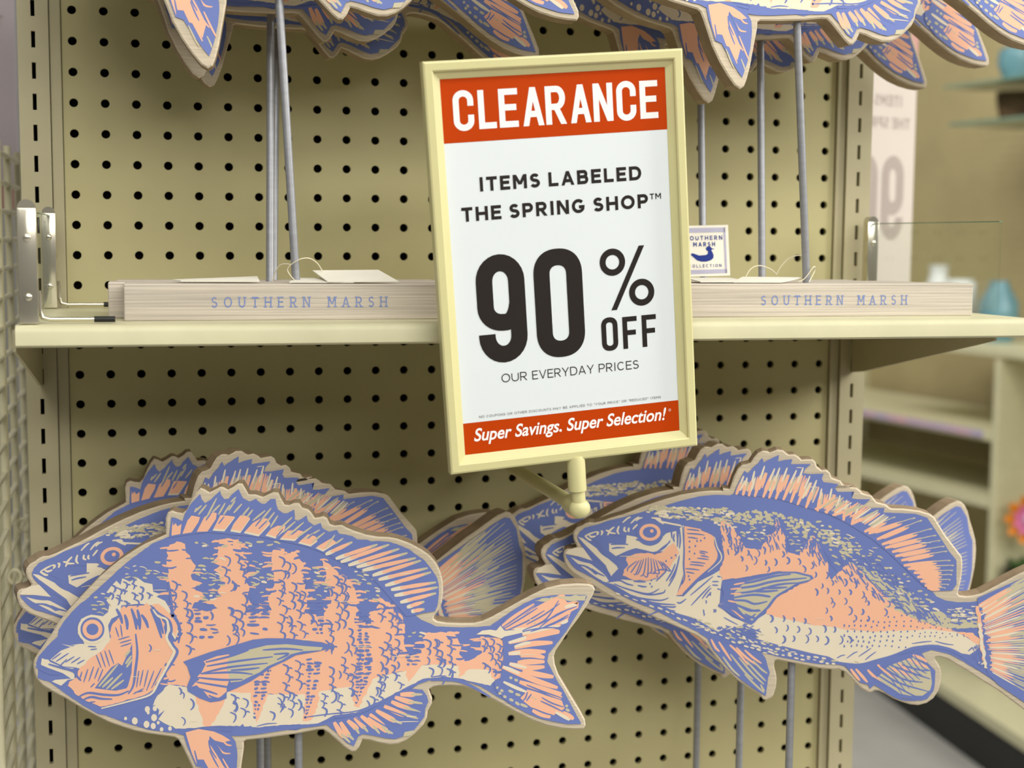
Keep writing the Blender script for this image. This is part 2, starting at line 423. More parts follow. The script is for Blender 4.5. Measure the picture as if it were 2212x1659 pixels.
gondola = empty('gondola_unit', (0.34, 0.02, 0.0))
tag(gondola, 'cream steel gondola bay with tan pegboard back and slotted uprights', 'store shelving')
OFF = (-0.34, -0.02, 0.0)
def gpart(mb, name, **k): return mb.build(name, gondola, loc=OFF, **k)
ROWS = range(-17, 58)
mb = MB()
cells = []
for r in ROWS:
    for c in range(28):
        x, z = c * IN, Z0 - r * IN
        cells.append((x - (.0085 if c == 0 else IN / 2), x + (.0095 if c == 27 else IN / 2), z - IN / 2, z + IN / 2, x, z))
hole_sheet(mb, cells, 0.0, 0.004, M['peg'], round_hole, 12)
mb.box((-.009, .006, .18), (.6955, .008, 2.12), M['hole'])  # dark sheet painting in the shade of the cavity behind the holes
gpart(mb, 'pegboard')
for x0, x1, sx in ((-.0430, -.0185, -.0306), (.7055, .7310, .7180)):
    mb = MB(); cells = [(x0, x1, Z0 - r * IN - .0006 - IN / 2, Z0 - r * IN - .0006 + IN / 2, sx, Z0 - r * IN - .0006) for r in ROWS]
    hole_sheet(mb, cells, -.006, 0.006, M['upright'], slot_hole, 8)
    for xa, xb in ((x0, x0 + .001), (x1 - .001, x1)): mb.box((xa, -.0058, 0.0), (xb, .05, 2.1), M['upright'])
    mb.box((x0 + .001, .012, .15), (x1 - .001, .016, 2.1), M['hole'])  # dark strip painting in the shade behind the slots
    gpart(mb, 'upright')
for x0, x1 in ((-.0180, -.0090), (.6960, .7050)):
    mb = MB(); mb.box((x0, -.003, .18), (x1, .006, 2.1), M['upright'], .0008); gpart(mb, 'trim_strip')
mb = MB(); mb.box((-.042, -.30, 0), (.73, .05, .09), M['kick']); mb.box((-.045, -.34, .09), (.733, .05, .165), M['cream'], .004)
gpart(mb, 'base_deck')

SHELF_Z, LOW_Z, TOP_Z = 1.403, 0.853, 1.953
def make_shelf(z, label, depth=.26):
    s = empty('gondola_shelf', (.347, -depth / 2, z - .018)); tag(s, label, 'shelf', 'cream gondola shelves')
    o = (-.347, depth / 2, -(z - .018))
    mb = MB()
    x0, x1 = -.0290, .7420
    # rolled front edge profile swept along x, then the deck
    prof = [(-.0066, 0.0), (-depth + .005, 0.0), (-depth + .0022, -.0008), (-depth + .0006, -.0026), (-depth, -.005), (-depth - .0004, -.0135), (-depth + .0008, -.0146), (-depth + .004, -.0153), (-depth + .010, -.0140), (-depth + .010, -.004), (-.0066, -.0035)]
    n = len(prof)
    vs = [(x0, y, z + q) for y, q in prof] + [(x1, y, z + q) for y, q in prof]
    mb.add(vs, [[i, i + 1, n + i + 1, n + i] for i in range(n - 1)] + [[n - 1, 0, n, 2 * n - 1], list(range(n))[::-1], [n + i for i in range(n)]], M['cream'])
    mb.build('shelf_deck', s, loc=o, smooth=True)
    for bx in (-.0318, .7168):
        mb = MB()
        pr = [(-.0066, z - .0042), (-.0066, z - .066), (-.03, z - .063), (-depth + .012, z - .0185), (-depth + .012, z - .004)]
        m = len(pr); w = .0022
        mb.add([(bx, y, q) for y, q in pr] + [(bx + w, y, q) for y, q in pr], [list(range(m)), [m + i for i in range(m)][::-1]] + [[i, m + i, m + (i + 1) % m, (i + 1) % m] for i in range(m)], M['upright'])
        mb.build('bracket', s, loc=o)
    return s
make_shelf(SHELF_Z, 'cream shelf across the middle of the bay, carrying weathered plank bases')
make_shelf(LOW_Z, 'lower cream shelf below the frame under the big fish cutouts')
make_shelf(TOP_Z, 'unseen upper cream shelf above the frame over the upper fish cutouts')  # out of view, included for the shade it casts on the pegboard

# ------------------------------------------------------------------ fish decorations
DATA = json.loads(
    '{"A":{"o":[-961,1560,-957,1617,-958,1679,-943,1723,-912,1740,-876,1725,-834,1718,-803,1746,-772,1809,-735,1870,-704,1906,-674,1895,-638,1872,-602,1888,-559,1912,-534,1909,-504,1890,-467,1908,-430,1936,-397,1934,-376,1898,-352,1853,-303,1852'
    ',-248,1833,-211,1849,-174,1867,-134,1863,-116,1819,-89,1772,-58,1768,-21,1783,16,1783,40,1748,83,1735,108,1709,132,1670,163,1673,194,1683,224,1665,243,1621,277,1610,330,1614,367,1593,423,1568,510,1538,597,1521,684,1516,747,1503,841,1466,923'
    ',1420,986,1375,1036,1316,1068,1251,1088,1173,1091,1083,1082,1006,1050,942,1022,903,1020,883,1044,864,1112,851,1227,845,1325,844,1387,857,1456,887,1540,932,1647,992,1762,1052,1877,1105,1993,1130,2109,1136,2202,1130,2241,1114,2253,1086,2234,1'
    '036,2189,958,2128,865,2059,772,1998,679,1952,610,1941,570,1949,507,1977,427,2033,331,2081,250,2144,145,2188,64,2194,16,2178,-11,2107,-12,2005,-2,1888,25,1771,72,1654,135,1537,206,1421,272,1321,322,1244,352,1152,361,1060,360,1014,352,985,334'
    ',996,299,1010,264,1006,222,976,167,969,111,942,56,867,-19,813,-59,752,-86,684,-91,609,-74,536,-51,481,-42,454,-104,427,-135,394,-137,347,-101,286,-43,226,14,186,43,138,43,-12,16,-237,-9,-390,-21,-409,-34,-409,-81,-421,-159,-436,-264,-453,-3'
    '83,-474,-476,-494,-533,-527,-554,-575,-530,-639,-459,-714,-359,-784,-242,-832,-129,-868,-49,-893,-2,-922,17,-1013,33,-1117,52,-1209,74,-1300,106,-1402,147,-1498,201,-1618,275,-1707,335,-1797,388,-1874,441,-1915,493,-1928,537,-1935,595,-1926'
    ',639,-1891,695,-1848,757,-1792,837,-1754,900,-1699,975,-1625,1057,-1539,1149,-1446,1248,-1354,1328,-1293,1377,-1202,1438,-1111,1493,-1019,1533],"p":[-934,1541,-924,1616,-914,1691,-884,1685,-835,1659,-804,1740,-767,1796,-705,1861,-693,1820,-'
    '670,1792,-627,1819,-559,1884,-553,1853,-529,1821,-499,1823,-474,1855,-425,1895,-413,1867,-395,1829,-346,1800,-297,1822,-285,1803,-255,1783,-230,1783,-193,1817,-156,1819,-150,1776,-138,1738,-96,1709,-71,1709,-19,1736,-16,1660,9,1651,33,1666,'
    '71,1691,83,1646,126,1614,175,1633,187,1594,237,1565,293,1580,311,1551,410,1530,447,1504,522,1500,547,1487,609,1489,691,1481,760,1455,829,1425,885,1382,948,1337,999,1271,1037,1213,1056,1148,1056,1064,1047,987,1028,945,936,931,879,916,924,880'
    ',1000,846,1036,826,1227,814,1365,815,1449,821,1510,862,1609,931,1709,991,1801,1032,1917,1048,2033,1051,2188,1046,2173,998,2112,897,2036,773,1959,672,1898,595,1887,532,1915,484,1962,388,2026,283,2081,179,2157,33,2044,36,1942,59,1848,82,1731,'
    '133,1615,199,1483,282,1382,348,1267,394,1152,401,1006,409,953,406,921,392,854,345,935,336,969,286,979,244,955,188,949,126,908,71,871,23,799,11,786,-24,725,-43,657,-34,563,-10,482,3,448,-13,414,-89,360,-60,307,5,253,48,213,84,119,76,52,71,-1'
    '7,47,-87,53,-326,21,-505,23,-468,-33,-458,-111,-465,-245,-487,-363,-519,-467,-560,-422,-634,-326,-708,-223,-763,-207,-796,-123,-831,-37,-852,33,-911,58,-977,60,-1013,68,-1111,84,-1287,144,-1426,206,-1468,213,-1588,287,-1718,386,-1813,465,-1'
    '902,499,-1898,568,-1911,613,-1892,663,-1800,768,-1751,811,-1743,862,-1694,936,-1626,1011,-1577,1060,-1552,1074,-1417,1197,-1319,1290,-1233,1364,-1153,1425,-1049,1499,-940,1544],"P":[[0,"C",1,1.5,[-952,423,-978,673,-904,748,-848,810,-877,894'
    ',-935,1081,-939,1208,-944,1302,-954,1428,-929,1485,-880,1509,-820,1489,-814,1445,-773,1362,-743,1324,-768,1280,-769,1217,-696,1190,-782,1154,-697,1121,-667,1082,-759,1046,-778,1002,-656,980,-570,985,-619,1030,-704,1045,-655,1056,-557,1093,-'
    '587,1138,-562,1182,-564,1251,-615,1290,-566,1321,-621,1347,-583,1391,-577,1441,-576,1517,-533,1523,-503,1484,-472,1471,-478,1528,-423,1534,-411,1445,-375,1381,-357,1349,-376,1299,-355,1248,-390,1204,-356,1165,-366,1102,-348,1038,-312,999,-3'
    '86,981,-349,948,-201,958,-207,1035,-212,1086,-187,1137,-168,1181,-174,1257,-186,1302,-185,1397,-160,1447,-92,1440,-98,1396,-12,1420,19,1375,49,1311,24,1267,49,1234,42,1190,54,1138,85,1093,60,1062,72,1004,47,953,134,938,182,831,195,946,246,1'
    '016,240,1112,203,1177,216,1227,191,1304,179,1362,235,1323,291,1271,322,1232,334,1251,371,1218,409,1154,433,1102,446,1044,464,1018,433,1006,458,960,433,941,432,851,520,824,621,821,545,849,527,927,609,1009,602,1067,684,1020,715,961,785,908,80'
    '3,843,800,810,793,721,806,658,833,602,921,621,955,669,935,738,968,779,1171,781,1205,718,1226,676,1213,607,1254,550,1335,576,1389,615,1373,740,1526,721,1550,658,1550,556,1528,415,1490,400,1389,473,1282,484,1228,509,1113,523,961,531,928,527,8'
    '81,497,725,473,550,429,396,378,154,342,65,321,-234,333,-493,355,-802,402,-956,429]],[0,"W",2,0.8,[-952,426,-823,401,-802,402,-493,355,-234,333,65,323,154,342,396,378,550,429,725,473,881,497,928,527,1063,531,1220,516,1288,494,1438,476,1459,4'
    '25,1490,396,1452,354,1336,384,1221,415,1113,433,976,425,996,435,921,413,854,373,786,346,691,293,637,253,536,207,455,175,375,166,267,156,138,93,-87,92,-311,79,-459,95,-666,101,-755,88,-910,85,-932,105,-988,109,-1074,99,-1116,126,-1072,176,-1'
    '102,228,-1051,323,-983,405]],[0,"C",3,1,[-766,347,-731,207,-696,98,-652,97,-561,249,-530,372,-729,392]],[0,"C",3,1,[-356,359,-339,227,-314,114,-284,171,-223,325]],[0,"C",3,1,[54,337,33,116,93,122,146,222,158,342]],[0,"C",3,1,[402,384,415,22'
    '4,455,209,516,333,564,436]],[0,"C",3,1,[800,506,827,401,881,462,935,530]],[0,"C",3,1,[1213,533,1213,419,1282,484,1358,490]],[0,"W",2,0,[-1605,878,-1579,940,-1506,970,-1422,956,-1385,987,-1372,1056,-1361,1020,-1396,1077,-1353,1121,-1394,1134'
    ',-1357,1184,-1320,1221,-1291,1189,-1278,1239,-1224,1213,-1169,1243,-1121,1205,-1061,1191,-1056,1134,-1007,1114,-1032,1095,-972,1063,-936,999,-925,948,-925,977,-986,947,-1070,1031,-1154,1045,-1288,1035,-1301,966,-1362,936,-1387,886,-1377,797'
    ',-1366,771,-1391,734,-1488,685,-1587,573,-1612,542,-1636,568,-1720,577,-1791,610,-1868,650,-1876,599,-1822,573,-1703,544,-1637,505,-1650,486,-1776,483,-1801,471,-1754,425,-1706,386,-1617,326,-1557,286,-1480,239,-1449,257,-1314,286,-1081,350'
    ',-1056,394,-994,482,-943,609,-899,671,-934,749,-945,819,-938,901,-968,934,-998,941,-913,964,-883,894,-884,811,-903,767,-939,832,-944,902,-998,960,-1082,1019,-1180,995,-1390,746,-1549,687,-1728,754,-1668,740,-1596,751,-1559,750,-1582,801,-16'
    '06,827]],[0,"W",1,0,[-1809,636,-1729,704,-1596,751,-1547,744,-1582,795,-1605,878,-1567,940,-1494,967,-1422,950,-1400,873,-1383,784,-1391,708,-1489,654,-1588,561,-1636,575,-1714,583,-1773,616]],[0,"W",1,0,[-1869,644,-1821,636,-1792,585,-1702'
    ',557,-1637,530,-1638,486,-1686,481,-1735,437,-1801,471,-1776,483,-1662,489,-1721,532,-1822,573,-1876,606]],[0,"C",3,1.2,[-1276,1029,-1124,1032,-1106,1051,-1070,1018,-998,941,-975,890,-976,813,-964,769,-941,692,-948,641,-980,584,-1005,508,-1'
    '069,388,-1106,363,-1204,327,-1345,293,-1455,270,-1521,304,-1545,311,-1581,331,-1640,378,-1687,436,-1674,468,-1638,486,-1612,542,-1550,611,-1489,660,-1427,703,-1371,784,-1364,873,-1326,922]],[0,"C",3,0,[-1070,1037,-1021,1043,-973,1004,-919,9'
    '39,-883,881,-897,786,-915,825,-932,901,-998,960]],[0,"B",4,0,[-1291,579,-1215,742,-1217,615,-1225,520,-1251,425,-1263,406,-1343,389,-1403,397,-1494,412,-1432,493,-1370,568,-1320,599]],[1,"W",7,0,[-1393,857,-1396,833,-1404,811,-1418,790,-143'
    '5,773,-1455,761,-1478,753,-1502,751,-1526,754,-1548,763,-1568,776,-1585,794,-1597,815,-1604,838,-1606,862,-1603,886,-1595,909,-1582,929,-1564,946,-1544,958,-1521,966,-1497,968,-1474,965,-1451,956,-1431,943,-1415,925,-1403,905,-1395,882]],[1'
    ',"B",8,0,[-1413,858,-1416,838,-1422,818,-1433,801,-1447,787,-1464,777,-1482,771,-1502,769,-1521,771,-1539,779,-1555,790,-1569,804,-1579,822,-1585,841,-1586,862,-1584,882,-1577,901,-1566,918,-1552,932,-1536,942,-1517,949,-1498,950,-1479,948,'
    '-1460,941,-1444,930,-1431,915,-1421,897,-1415,878]],[1,"C",9,0,[-1428,858,-1430,842,-1436,826,-1445,813,-1456,801,-1470,793,-1485,788,-1501,786,-1517,788,-1532,794,-1546,803,-1557,815,-1565,829,-1570,845,-1571,861,-1569,878,-1564,893,-1555,'
    '907,-1543,918,-1529,926,-1514,932,-1498,933,-1482,931,-1467,925,-1454,916,-1443,904,-1434,890,-1429,874]],[1,"B",10,0,[-1456,859,-1458,849,-1461,840,-1466,832,-1473,825,-1482,820,-1491,817,-1501,816,-1510,817,-1519,821,-1527,826,-1534,833,-'
    '1539,842,-1542,851,-1543,861,-1542,870,-1538,879,-1533,888,-1526,894,-1518,899,-1508,902,-1499,903,-1489,902,-1480,899,-1472,893,-1465,886,-1460,878,-1457,868]],[2,"B",9,0,[-847,598,-799,616,-651,667,-496,709,-333,755,-230,764,-66,759,68,73'
    '8,179,724,284,683,142,652,-15,628,-97,584,-195,540,-269,488,-351,436,-456,385,-530,356,-531,310,-575,292,-649,282,-730,315,-817,371,-821,410,-794,478,-818,563]],[2,"K",10,0,[-512,617,-378,675,-230,710,-82,715,67,696,187,685,172,663,37,658,-'
    '52,637,-120,592,-224,549,-284,504,-351,475,-426,438,-500,432,-528,541]],[2,"C",10,0,[-697,599,-600,635,-512,648,-483,617,-513,548,-499,479,-530,395,-530,364,-590,300,-663,321,-692,360,-751,416,-788,405,-758,439,-728,461,-750,477,-712,515,-6'
    '82,575]],[3,"B",8,0,[-934,1541,-924,1616,-914,1691,-884,1685,-835,1659,-804,1740,-767,1796,-705,1861,-693,1820,-670,1792,-627,1819,-559,1884,-553,1853,-529,1821,-499,1823,-474,1855,-425,1895,-413,1867,-395,1829,-346,1800,-297,1822,-285,1803'
    ',-255,1783,-230,1783,-193,1817,-156,1819,-150,1776,-138,1738,-96,1709,-71,1709,-19,1736,-16,1660,9,1651,33,1666,71,1691,83,1646,126,1614,175,1633,187,1594,237,1565,293,1580,311,1551,410,1530,447,1504,522,1500,547,1487,609,1489,691,1481,760,'
    '1455,829,1425,885,1382,948,1337,999,1271,1037,1213,1056,1148,1056,1064,1047,987,1028,945,936,931,879,916,810,908,747,987,621,1137,528,1235,409,1301,248,1367,273,1371,87,1450,-97,1497,-282,1535,-465,1553,-648,1575,-801,1558,-928,1538]],[3,"C'
    '",9,0,[-916,1553,-852,1565,-842,1640,-872,1622,-884,1647,-903,1628,-905,1660,-912,1616]],[3,"C",9,0,[-837,1565,-770,1576,-720,1651,-707,1689,-768,1702,-799,1665]],[3,"C",9,0,[-733,1579,-654,1581,-592,1674,-585,1718,-622,1725,-677,1688]],[3,'
    '"W",9,0,[-618,1587,-532,1579,-452,1685,-500,1692,-561,1699,-586,1649]],[3,"C",10,0,[-608,1602,-529,1595,-454,1690,-499,1696,-556,1703,-579,1658]],[3,"W",9,0,[-489,1579,-416,1565,-342,1671,-366,1690,-415,1697,-464,1635]],[3,"C",10,0,[-480,15'
    '94,-412,1581,-343,1677,-366,1694,-411,1700,-457,1644]],[3,"W",9,0,[-392,1565,-282,1538,-195,1631,-219,1669,-268,1670,-330,1633]],[3,"C",10,0,[-380,1579,-278,1555,-197,1639,-220,1673,-265,1674,-323,1640]],[3,"W",9,0,[-232,1543,-159,1520,-97,'
    '1573,-84,1611,-146,1612,-195,1587]],[3,"C",10,0,[-223,1555,-155,1534,-97,1582,-85,1616,-142,1617,-188,1595]],[3,"W",9,0,[-128,1513,-17,1499,51,1565,2,1578,-72,1573]],[3,"C",10,0,[-118,1525,-15,1513,49,1571,3,1584,-66,1579]],[3,"W",9,0,[7,14'
    '83,100,1456,150,1493,137,1525,76,1545]],[3,"C",10,0,[17,1493,103,1469,150,1503,138,1532,81,1550]],[3,"W",9,0,[137,1443,193,1416,292,1479,249,1511]],[3,"C",10,0,[146,1454,198,1430,291,1486,251,1515]],[4,"B",8,0,[1526,831,1609,931,1709,991,18'
    '01,1032,1917,1048,2033,1051,2188,1046,2173,998,2112,897,2036,773,1959,672,1898,595,1887,532,1915,484,1962,388,2026,283,2081,179,2157,33,2044,36,1942,59,1848,82,1731,133,1615,199,1490,321,1482,392,1528,415,1550,556,1550,658]],[4,"K",11,1.5,['
    '1786,1011,1917,1038,2033,1041,2188,1048,2173,1004,2072,1001,1955,1037,1863,1000]],[4,"W",10,0,[1342,757,1388,787,1449,793,1495,785,1526,823,1557,783,1711,788,1695,764,1557,736,1534,721,1434,755]],[5,"B",8,0,[854,345,935,336,969,286,979,244,'
    '955,188,949,126,908,71,871,23,799,11,786,-24,725,-43,657,-34,563,-10,482,3,448,-13,414,-89,360,-60,307,5,253,48,213,84,119,76,274,124,422,148,523,180,658,259,786,339]],[5,"K",12,0,[871,23,799,11,789,-24,847,-18]],[6,"B",8,0,[-852,41,-755,84'
    ',-623,61,-505,23,-468,-33,-458,-111,-465,-245,-487,-363,-519,-467,-560,-422,-634,-326,-708,-223,-763,-207,-796,-123,-831,-37]],[6,"C",9,0,[-837,56,-741,80,-630,57,-564,25,-505,-16,-565,-30,-624,-12,-660,20,-668,-27,-610,-122,-567,-201,-547,'
    '-246,-569,-342,-633,-247,-667,-238,-707,-158,-762,-156,-759,-195,-795,-100]],[0,"B",5,1,[-497,61,-466,99,-444,83,-414,109,-400,82,-355,92,-333,72,-311,40,-415,20,-504,38]],[0,"B",5,0,[-1144,262,-1058,272,-1028,233,-1035,194,-986,232,-1036,1'
    '62,-999,135,-951,108,-914,81,-1013,68,-1123,100,-1226,142,-1317,170]],[0,"W",6,0,[-1095,241,-1099,227,-1108,218,-1120,218,-1129,227,-1133,242,-1129,257,-1119,265,-1108,265,-1098,256]],[0,"W",6,0,[-1043,246,-1046,234,-1054,226,-1064,226,-107'
    '2,234,-1075,247,-1072,259,-1063,267,-1053,267,-1045,259]],[0,"W",6,0,[-1097,215,-1100,207,-1105,202,-1112,202,-1117,208,-1119,216,-1117,224,-1111,229,-1105,229,-1099,224]],[0,"W",6,0,[-1044,175,-1049,159,-1060,149,-1073,149,-1084,160,-1088,'
    '177,-1083,193,-1072,203,-1059,203,-1048,192]],[0,"W",6,0,[-1100,126,-1105,109,-1116,99,-1129,99,-1140,110,-1144,127,-1139,143,-1128,153,-1115,153,-1104,142]],[0,"W",6,0,[-1054,111,-1058,97,-1068,88,-1080,88,-1089,98,-1092,112,-1088,127,-107'
    '9,136,-1067,135,-1058,126]],[0,"W",6,0,[-999,84,-1002,74,-1009,67,-1017,68,-1024,74,-1026,85,-1023,95,-1016,101,-1008,101,-1001,94]],[0,"W",6,0,[-1186,154,-1190,137,-1201,127,-1214,128,-1225,138,-1229,155,-1224,172,-1213,182,-1200,181,-1189'
    ',171]],[0,"W",6,0,[-1263,175,-1265,167,-1271,162,-1278,162,-1283,167,-1285,176,-1282,184,-1277,189,-1270,189,-1265,184]],[0,"W",6,0,[-937,89,-940,78,-947,72,-956,72,-962,79,-965,89,-962,100,-955,106,-947,106,-940,99]],[0,"W",6,0,[-1025,136,'
    '-1028,128,-1033,123,-1040,123,-1045,128,-1047,137,-1045,145,-1039,150,-1033,150,-1027,145]],[4,"C",9,0,[1549,795,1648,856,1771,947,1917,1026,2010,1032,2049,976,2111,967,2065,913,2043,851,1880,800,1726,756,1695,749,1726,779,1618,790]],[4,"C"'
    ',9,0,[1692,257,1730,303,1854,276,2003,225,2027,160,1949,115,1809,170]],[4,"K",12,0,[1765,865,1763,861,1756,859,1750,861,1747,865,1750,869,1756,871,1762,869]],[4,"K",12,0,[1796,837,1794,833,1787,831,1781,833,1778,837,1781,841,1787,843,1794,8'
    '41]],[4,"K",12,0,[1809,242,1807,238,1800,236,1794,238,1791,242,1794,246,1800,248,1807,246]],[4,"K",12,0,[1786,254,1783,250,1777,249,1771,250,1768,255,1771,259,1777,260,1783,258]]],"S":[[0,"B",5,19,[-1189,818,-1179,678,-1194,551,-1214,424,-1'
    '252,361]],[0,"B",5,19,[-1617,345,-1543,378,-1434,362,-1325,356,-1246,386]],[0,"B",5,19,[-1581,325,-1520,346,-1447,331,-1368,326]],[0,"B",5,24,[-1324,1011,-1297,953,-1284,896]],[0,"B",5,24,[-1265,965,-1250,908,-1249,851]],[0,"B",5,24,[-1216,'
    '1009,-1192,929,-1182,850]],[0,"B",5,24,[-1173,1001,-1158,925,-1158,849]],[0,"B",5,24,[-1144,963,-1113,912,-1097,860]],[0,"B",5,24,[-1076,1006,-1031,894,-1001,782]],[0,"B",5,24,[-1058,1018,-1016,916,-988,814]],[0,"B",5,24,[-1199,945,-1171,90'
    '6,-1158,868]],[0,"B",5,10,[-1477,666,-1442,563]],[0,"B",5,10,[-1446,684,-1412,569]],[0,"B",5,10,[-1415,696,-1382,575]],[0,"B",5,10,[-1385,702,-1351,593]],[0,"B",5,10,[-1582,541,-1602,478]],[0,"B",5,10,[-1539,559,-1572,459]],[0,"B",5,10,[-14'
    '97,577,-1535,464]],[0,"B",5,10,[-1460,570,-1493,482]],[0,"B",5,10,[-1430,557,-1469,462]],[0,"B",5,10,[-1493,450,-1524,419]],[0,"B",5,10,[-1170,538,-1190,410]],[0,"B",5,10,[-1139,543,-1166,422]],[0,"B",5,10,[-1103,542,-1135,409]],[0,"B",5,10'
    ',[-1060,535,-1118,383]],[0,"B",5,10,[-1005,553,-1081,401]],[0,"B",5,10,[-1797,636,-1729,685]],[0,"B",5,10,[-1767,622,-1675,683]],[0,"B",5,10,[-1701,614,-1634,657]],[0,"B",5,10,[-1659,607,-1592,650]],[0,"B",5,10,[-1617,599,-1562,630]],[0,"B"'
    ',5,10,[-1744,584,-1688,639]],[0,"B",5,10,[-1536,731,-1475,726]],[0,"B",5,10,[-1518,705,-1470,710]],[0,"B",5,10,[-1317,776,-1232,800]],[0,"B",5,10,[-1305,751,-1220,774]],[0,"B",5,10,[-1300,725,-1220,749]],[0,"B",5,10,[-1333,872,-1311,795]],['
    '0,"B",5,10,[-1297,890,-1286,795]],[0,"B",5,10,[-1216,360,-1136,402]],[0,"B",5,10,[-1203,372,-1142,383]],[0,"B",5,10,[-1539,305,-1490,310]],[0,"K",6,17,[-1464,424,-1321,592]],[0,"K",6,17,[-1439,417,-1359,491]],[0,"K",6,17,[-1409,403,-1292,52'
    '1]],[0,"K",6,17,[-1373,402,-1280,470]],[0,"K",6,17,[-1266,591,-1222,654]],[0,"K",6,17,[-1271,648,-1228,698]],[0,"K",6,17,[-1260,565,-1217,628]],[0,"B",6,20,[-1070,1018,-1022,973,-944,914,-927,844,-940,787,-916,723,-887,677,-918,608,-981,514'
    ',-1031,425,-1075,350,-1192,314]],[0,"W",7,20,[-1058,999,-1022,948,-962,921,-951,845,-964,781,-929,710,-911,672,-955,583,-1031,445,-1087,356,-1235,309,-1449,257]],[0,"B",6,24,[-945,1208,-929,1081,-919,948,-913,952,-877,887,-866,817,-879,741]'
    '],[0,"B",6,24,[-1912,588,-1823,541,-1733,526]],[0,"B",6,20,[-1822,604,-1720,570,-1648,549,-1613,498,-1590,472]],[2,"B",11,17,[-682,591,-512,629,-364,675]],[2,"B",11,17,[-675,560,-453,593,-186,621]],[2,"B",11,17,[-720,503,-513,548,-224,572]]'
    ',[2,"B",11,17,[-713,503,-484,509,-336,490]],[2,"B",11,17,[-750,476,-558,453,-411,453]],[2,"B",11,17,[-750,440,-559,403,-500,394]],[2,"B",11,17,[-784,405,-663,367,-597,342]],[2,"B",11,17,[-260,674,-97,680,37,667]],[2,"B",11,17,[-498,525,-380'
    ',529,-284,539]],[2,"B",11,17,[-179,640,-67,641,-157,597]],[2,"B",11,17,[-663,337,-590,308,-530,356]],[3,"K",11,14,[-749,1727,-694,1776]],[3,"K",11,14,[-719,1708,-658,1782]],[3,"K",11,14,[-665,1675,-584,1831]],[3,"K",11,14,[-622,1719,-560,17'
    '81]],[3,"K",11,14,[-573,1706,-523,1793]],[3,"K",11,14,[-537,1705,-487,1780]],[3,"K",11,14,[-500,1736,-450,1811]],[3,"K",11,14,[-463,1717,-401,1785]],[3,"K",11,14,[-403,1691,-347,1759]],[3,"K",11,14,[-366,1684,-322,1740]],[3,"K",11,14,[-323,'
    '1658,-231,1733]],[3,"K",11,14,[-274,1645,-187,1751]],[3,"K",11,14,[-232,1632,-163,1719]],[3,"K",11,14,[-195,1606,-139,1694]],[3,"K",11,14,[-140,1580,-34,1680]],[3,"K",11,14,[-103,1567,-10,1648]],[3,"K",11,14,[-66,1541,52,1641]],[3,"K",11,14'
    ',[1,1527,113,1608]],[3,"K",11,14,[51,1514,169,1582]],[3,"K",11,14,[112,1488,206,1562]],[3,"K",11,14,[211,1442,280,1542]],[3,"K",11,14,[280,1472,342,1516]],[3,"K",11,14,[-743,1739,-725,1758]],[3,"K",11,14,[-481,1799,-444,1836]],[3,"B",12,10,'
    '[-665,1663,-622,1725]],[3,"B",12,10,[-574,1637,-531,1692]],[3,"B",12,10,[-305,1614,-256,1676]],[3,"B",12,10,[-281,1595,-219,1657]],[3,"B",12,10,[-153,1530,-103,1592]],[3,"B",12,10,[-42,1547,14,1590]],[3,"B",12,10,[76,1514,125,1557]],[3,"W",'
    '10,31,[210,1393,250,1412,310,1439]],[3,"C",11,31,[250,1414,320,1444,380,1472]],[3,"K",10,24,[310,1439,410,1486]],[3,"W",10,31,[285,1360,347,1381,441,1412]],[3,"C",11,31,[347,1383,456,1417,550,1448]],[3,"K",10,24,[441,1412,597,1464]],[3,"W",'
    '10,31,[322,1334,394,1360,503,1398]],[3,"C",11,31,[394,1362,521,1405,630,1443]],[3,"K",10,24,[503,1398,684,1462]],[3,"W",10,31,[378,1308,454,1332,569,1368]],[3,"C",11,31,[454,1335,588,1374,702,1411]],[3,"K",10,24,[569,1368,760,1429]],[3,"W",'
    '10,31,[440,1294,517,1314,631,1345]],[3,"C",11,31,[517,1317,650,1350,765,1381]],[3,"K",10,24,[631,1345,822,1396]],[3,"W",10,31,[484,1268,564,1285,684,1312]],[3,"C",11,31,[564,1288,704,1317,825,1343]],[3,"K",10,24,[684,1312,885,1357]],[3,"W",'
    '10,31,[559,1228,632,1250,741,1282]],[3,"C",11,31,[632,1252,759,1288,868,1321]],[3,"K",10,24,[741,1282,923,1337]],[3,"W",10,31,[603,1195,677,1212,788,1237]],[3,"C",11,31,[677,1214,806,1241,918,1266]],[3,"K",10,24,[788,1237,974,1278]],[3,"W",'
    '10,31,[653,1149,722,1168,826,1197]],[3,"C",11,31,[722,1171,843,1202,947,1231]],[3,"K",10,24,[826,1197,999,1246]],[3,"W",10,31,[697,1116,765,1127,867,1142]],[3,"C",11,31,[765,1129,884,1145,986,1160]],[3,"K",10,24,[867,1142,1037,1168]],[3,"W"'
    ',10,31,[722,1071,787,1082,885,1100]],[3,"C",11,31,[787,1085,902,1103,1000,1120]],[3,"K",10,24,[885,1100,1050,1129]],[3,"W",10,31,[766,1018,820,1031,901,1051]],[3,"C",11,31,[820,1034,915,1054,996,1074]],[3,"K",10,24,[901,1051,1037,1084]],[3,'
    '"W",10,31,[816,979,843,987,882,1000]],[3,"C",11,31,[843,990,889,1002,929,1015]],[3,"K",10,24,[882,1000,949,1021]],[3,"W",10,31,[848,946,868,949,898,954]],[3,"C",11,31,[868,952,903,955,934,961]],[3,"K",10,24,[898,954,949,963]],[4,"C",9,44,[1'
    '541,815,1648,891,1786,982]],[4,"C",9,44,[1564,799,1687,866,1817,950]],[4,"C",9,44,[1633,797,1956,1017,2017,1032]],[4,"C",9,44,[1772,810,2111,967,2018,977]],[4,"C",9,44,[1634,782,1841,848,2050,914]],[4,"C",9,44,[1865,792,1957,837,2042,859]],'
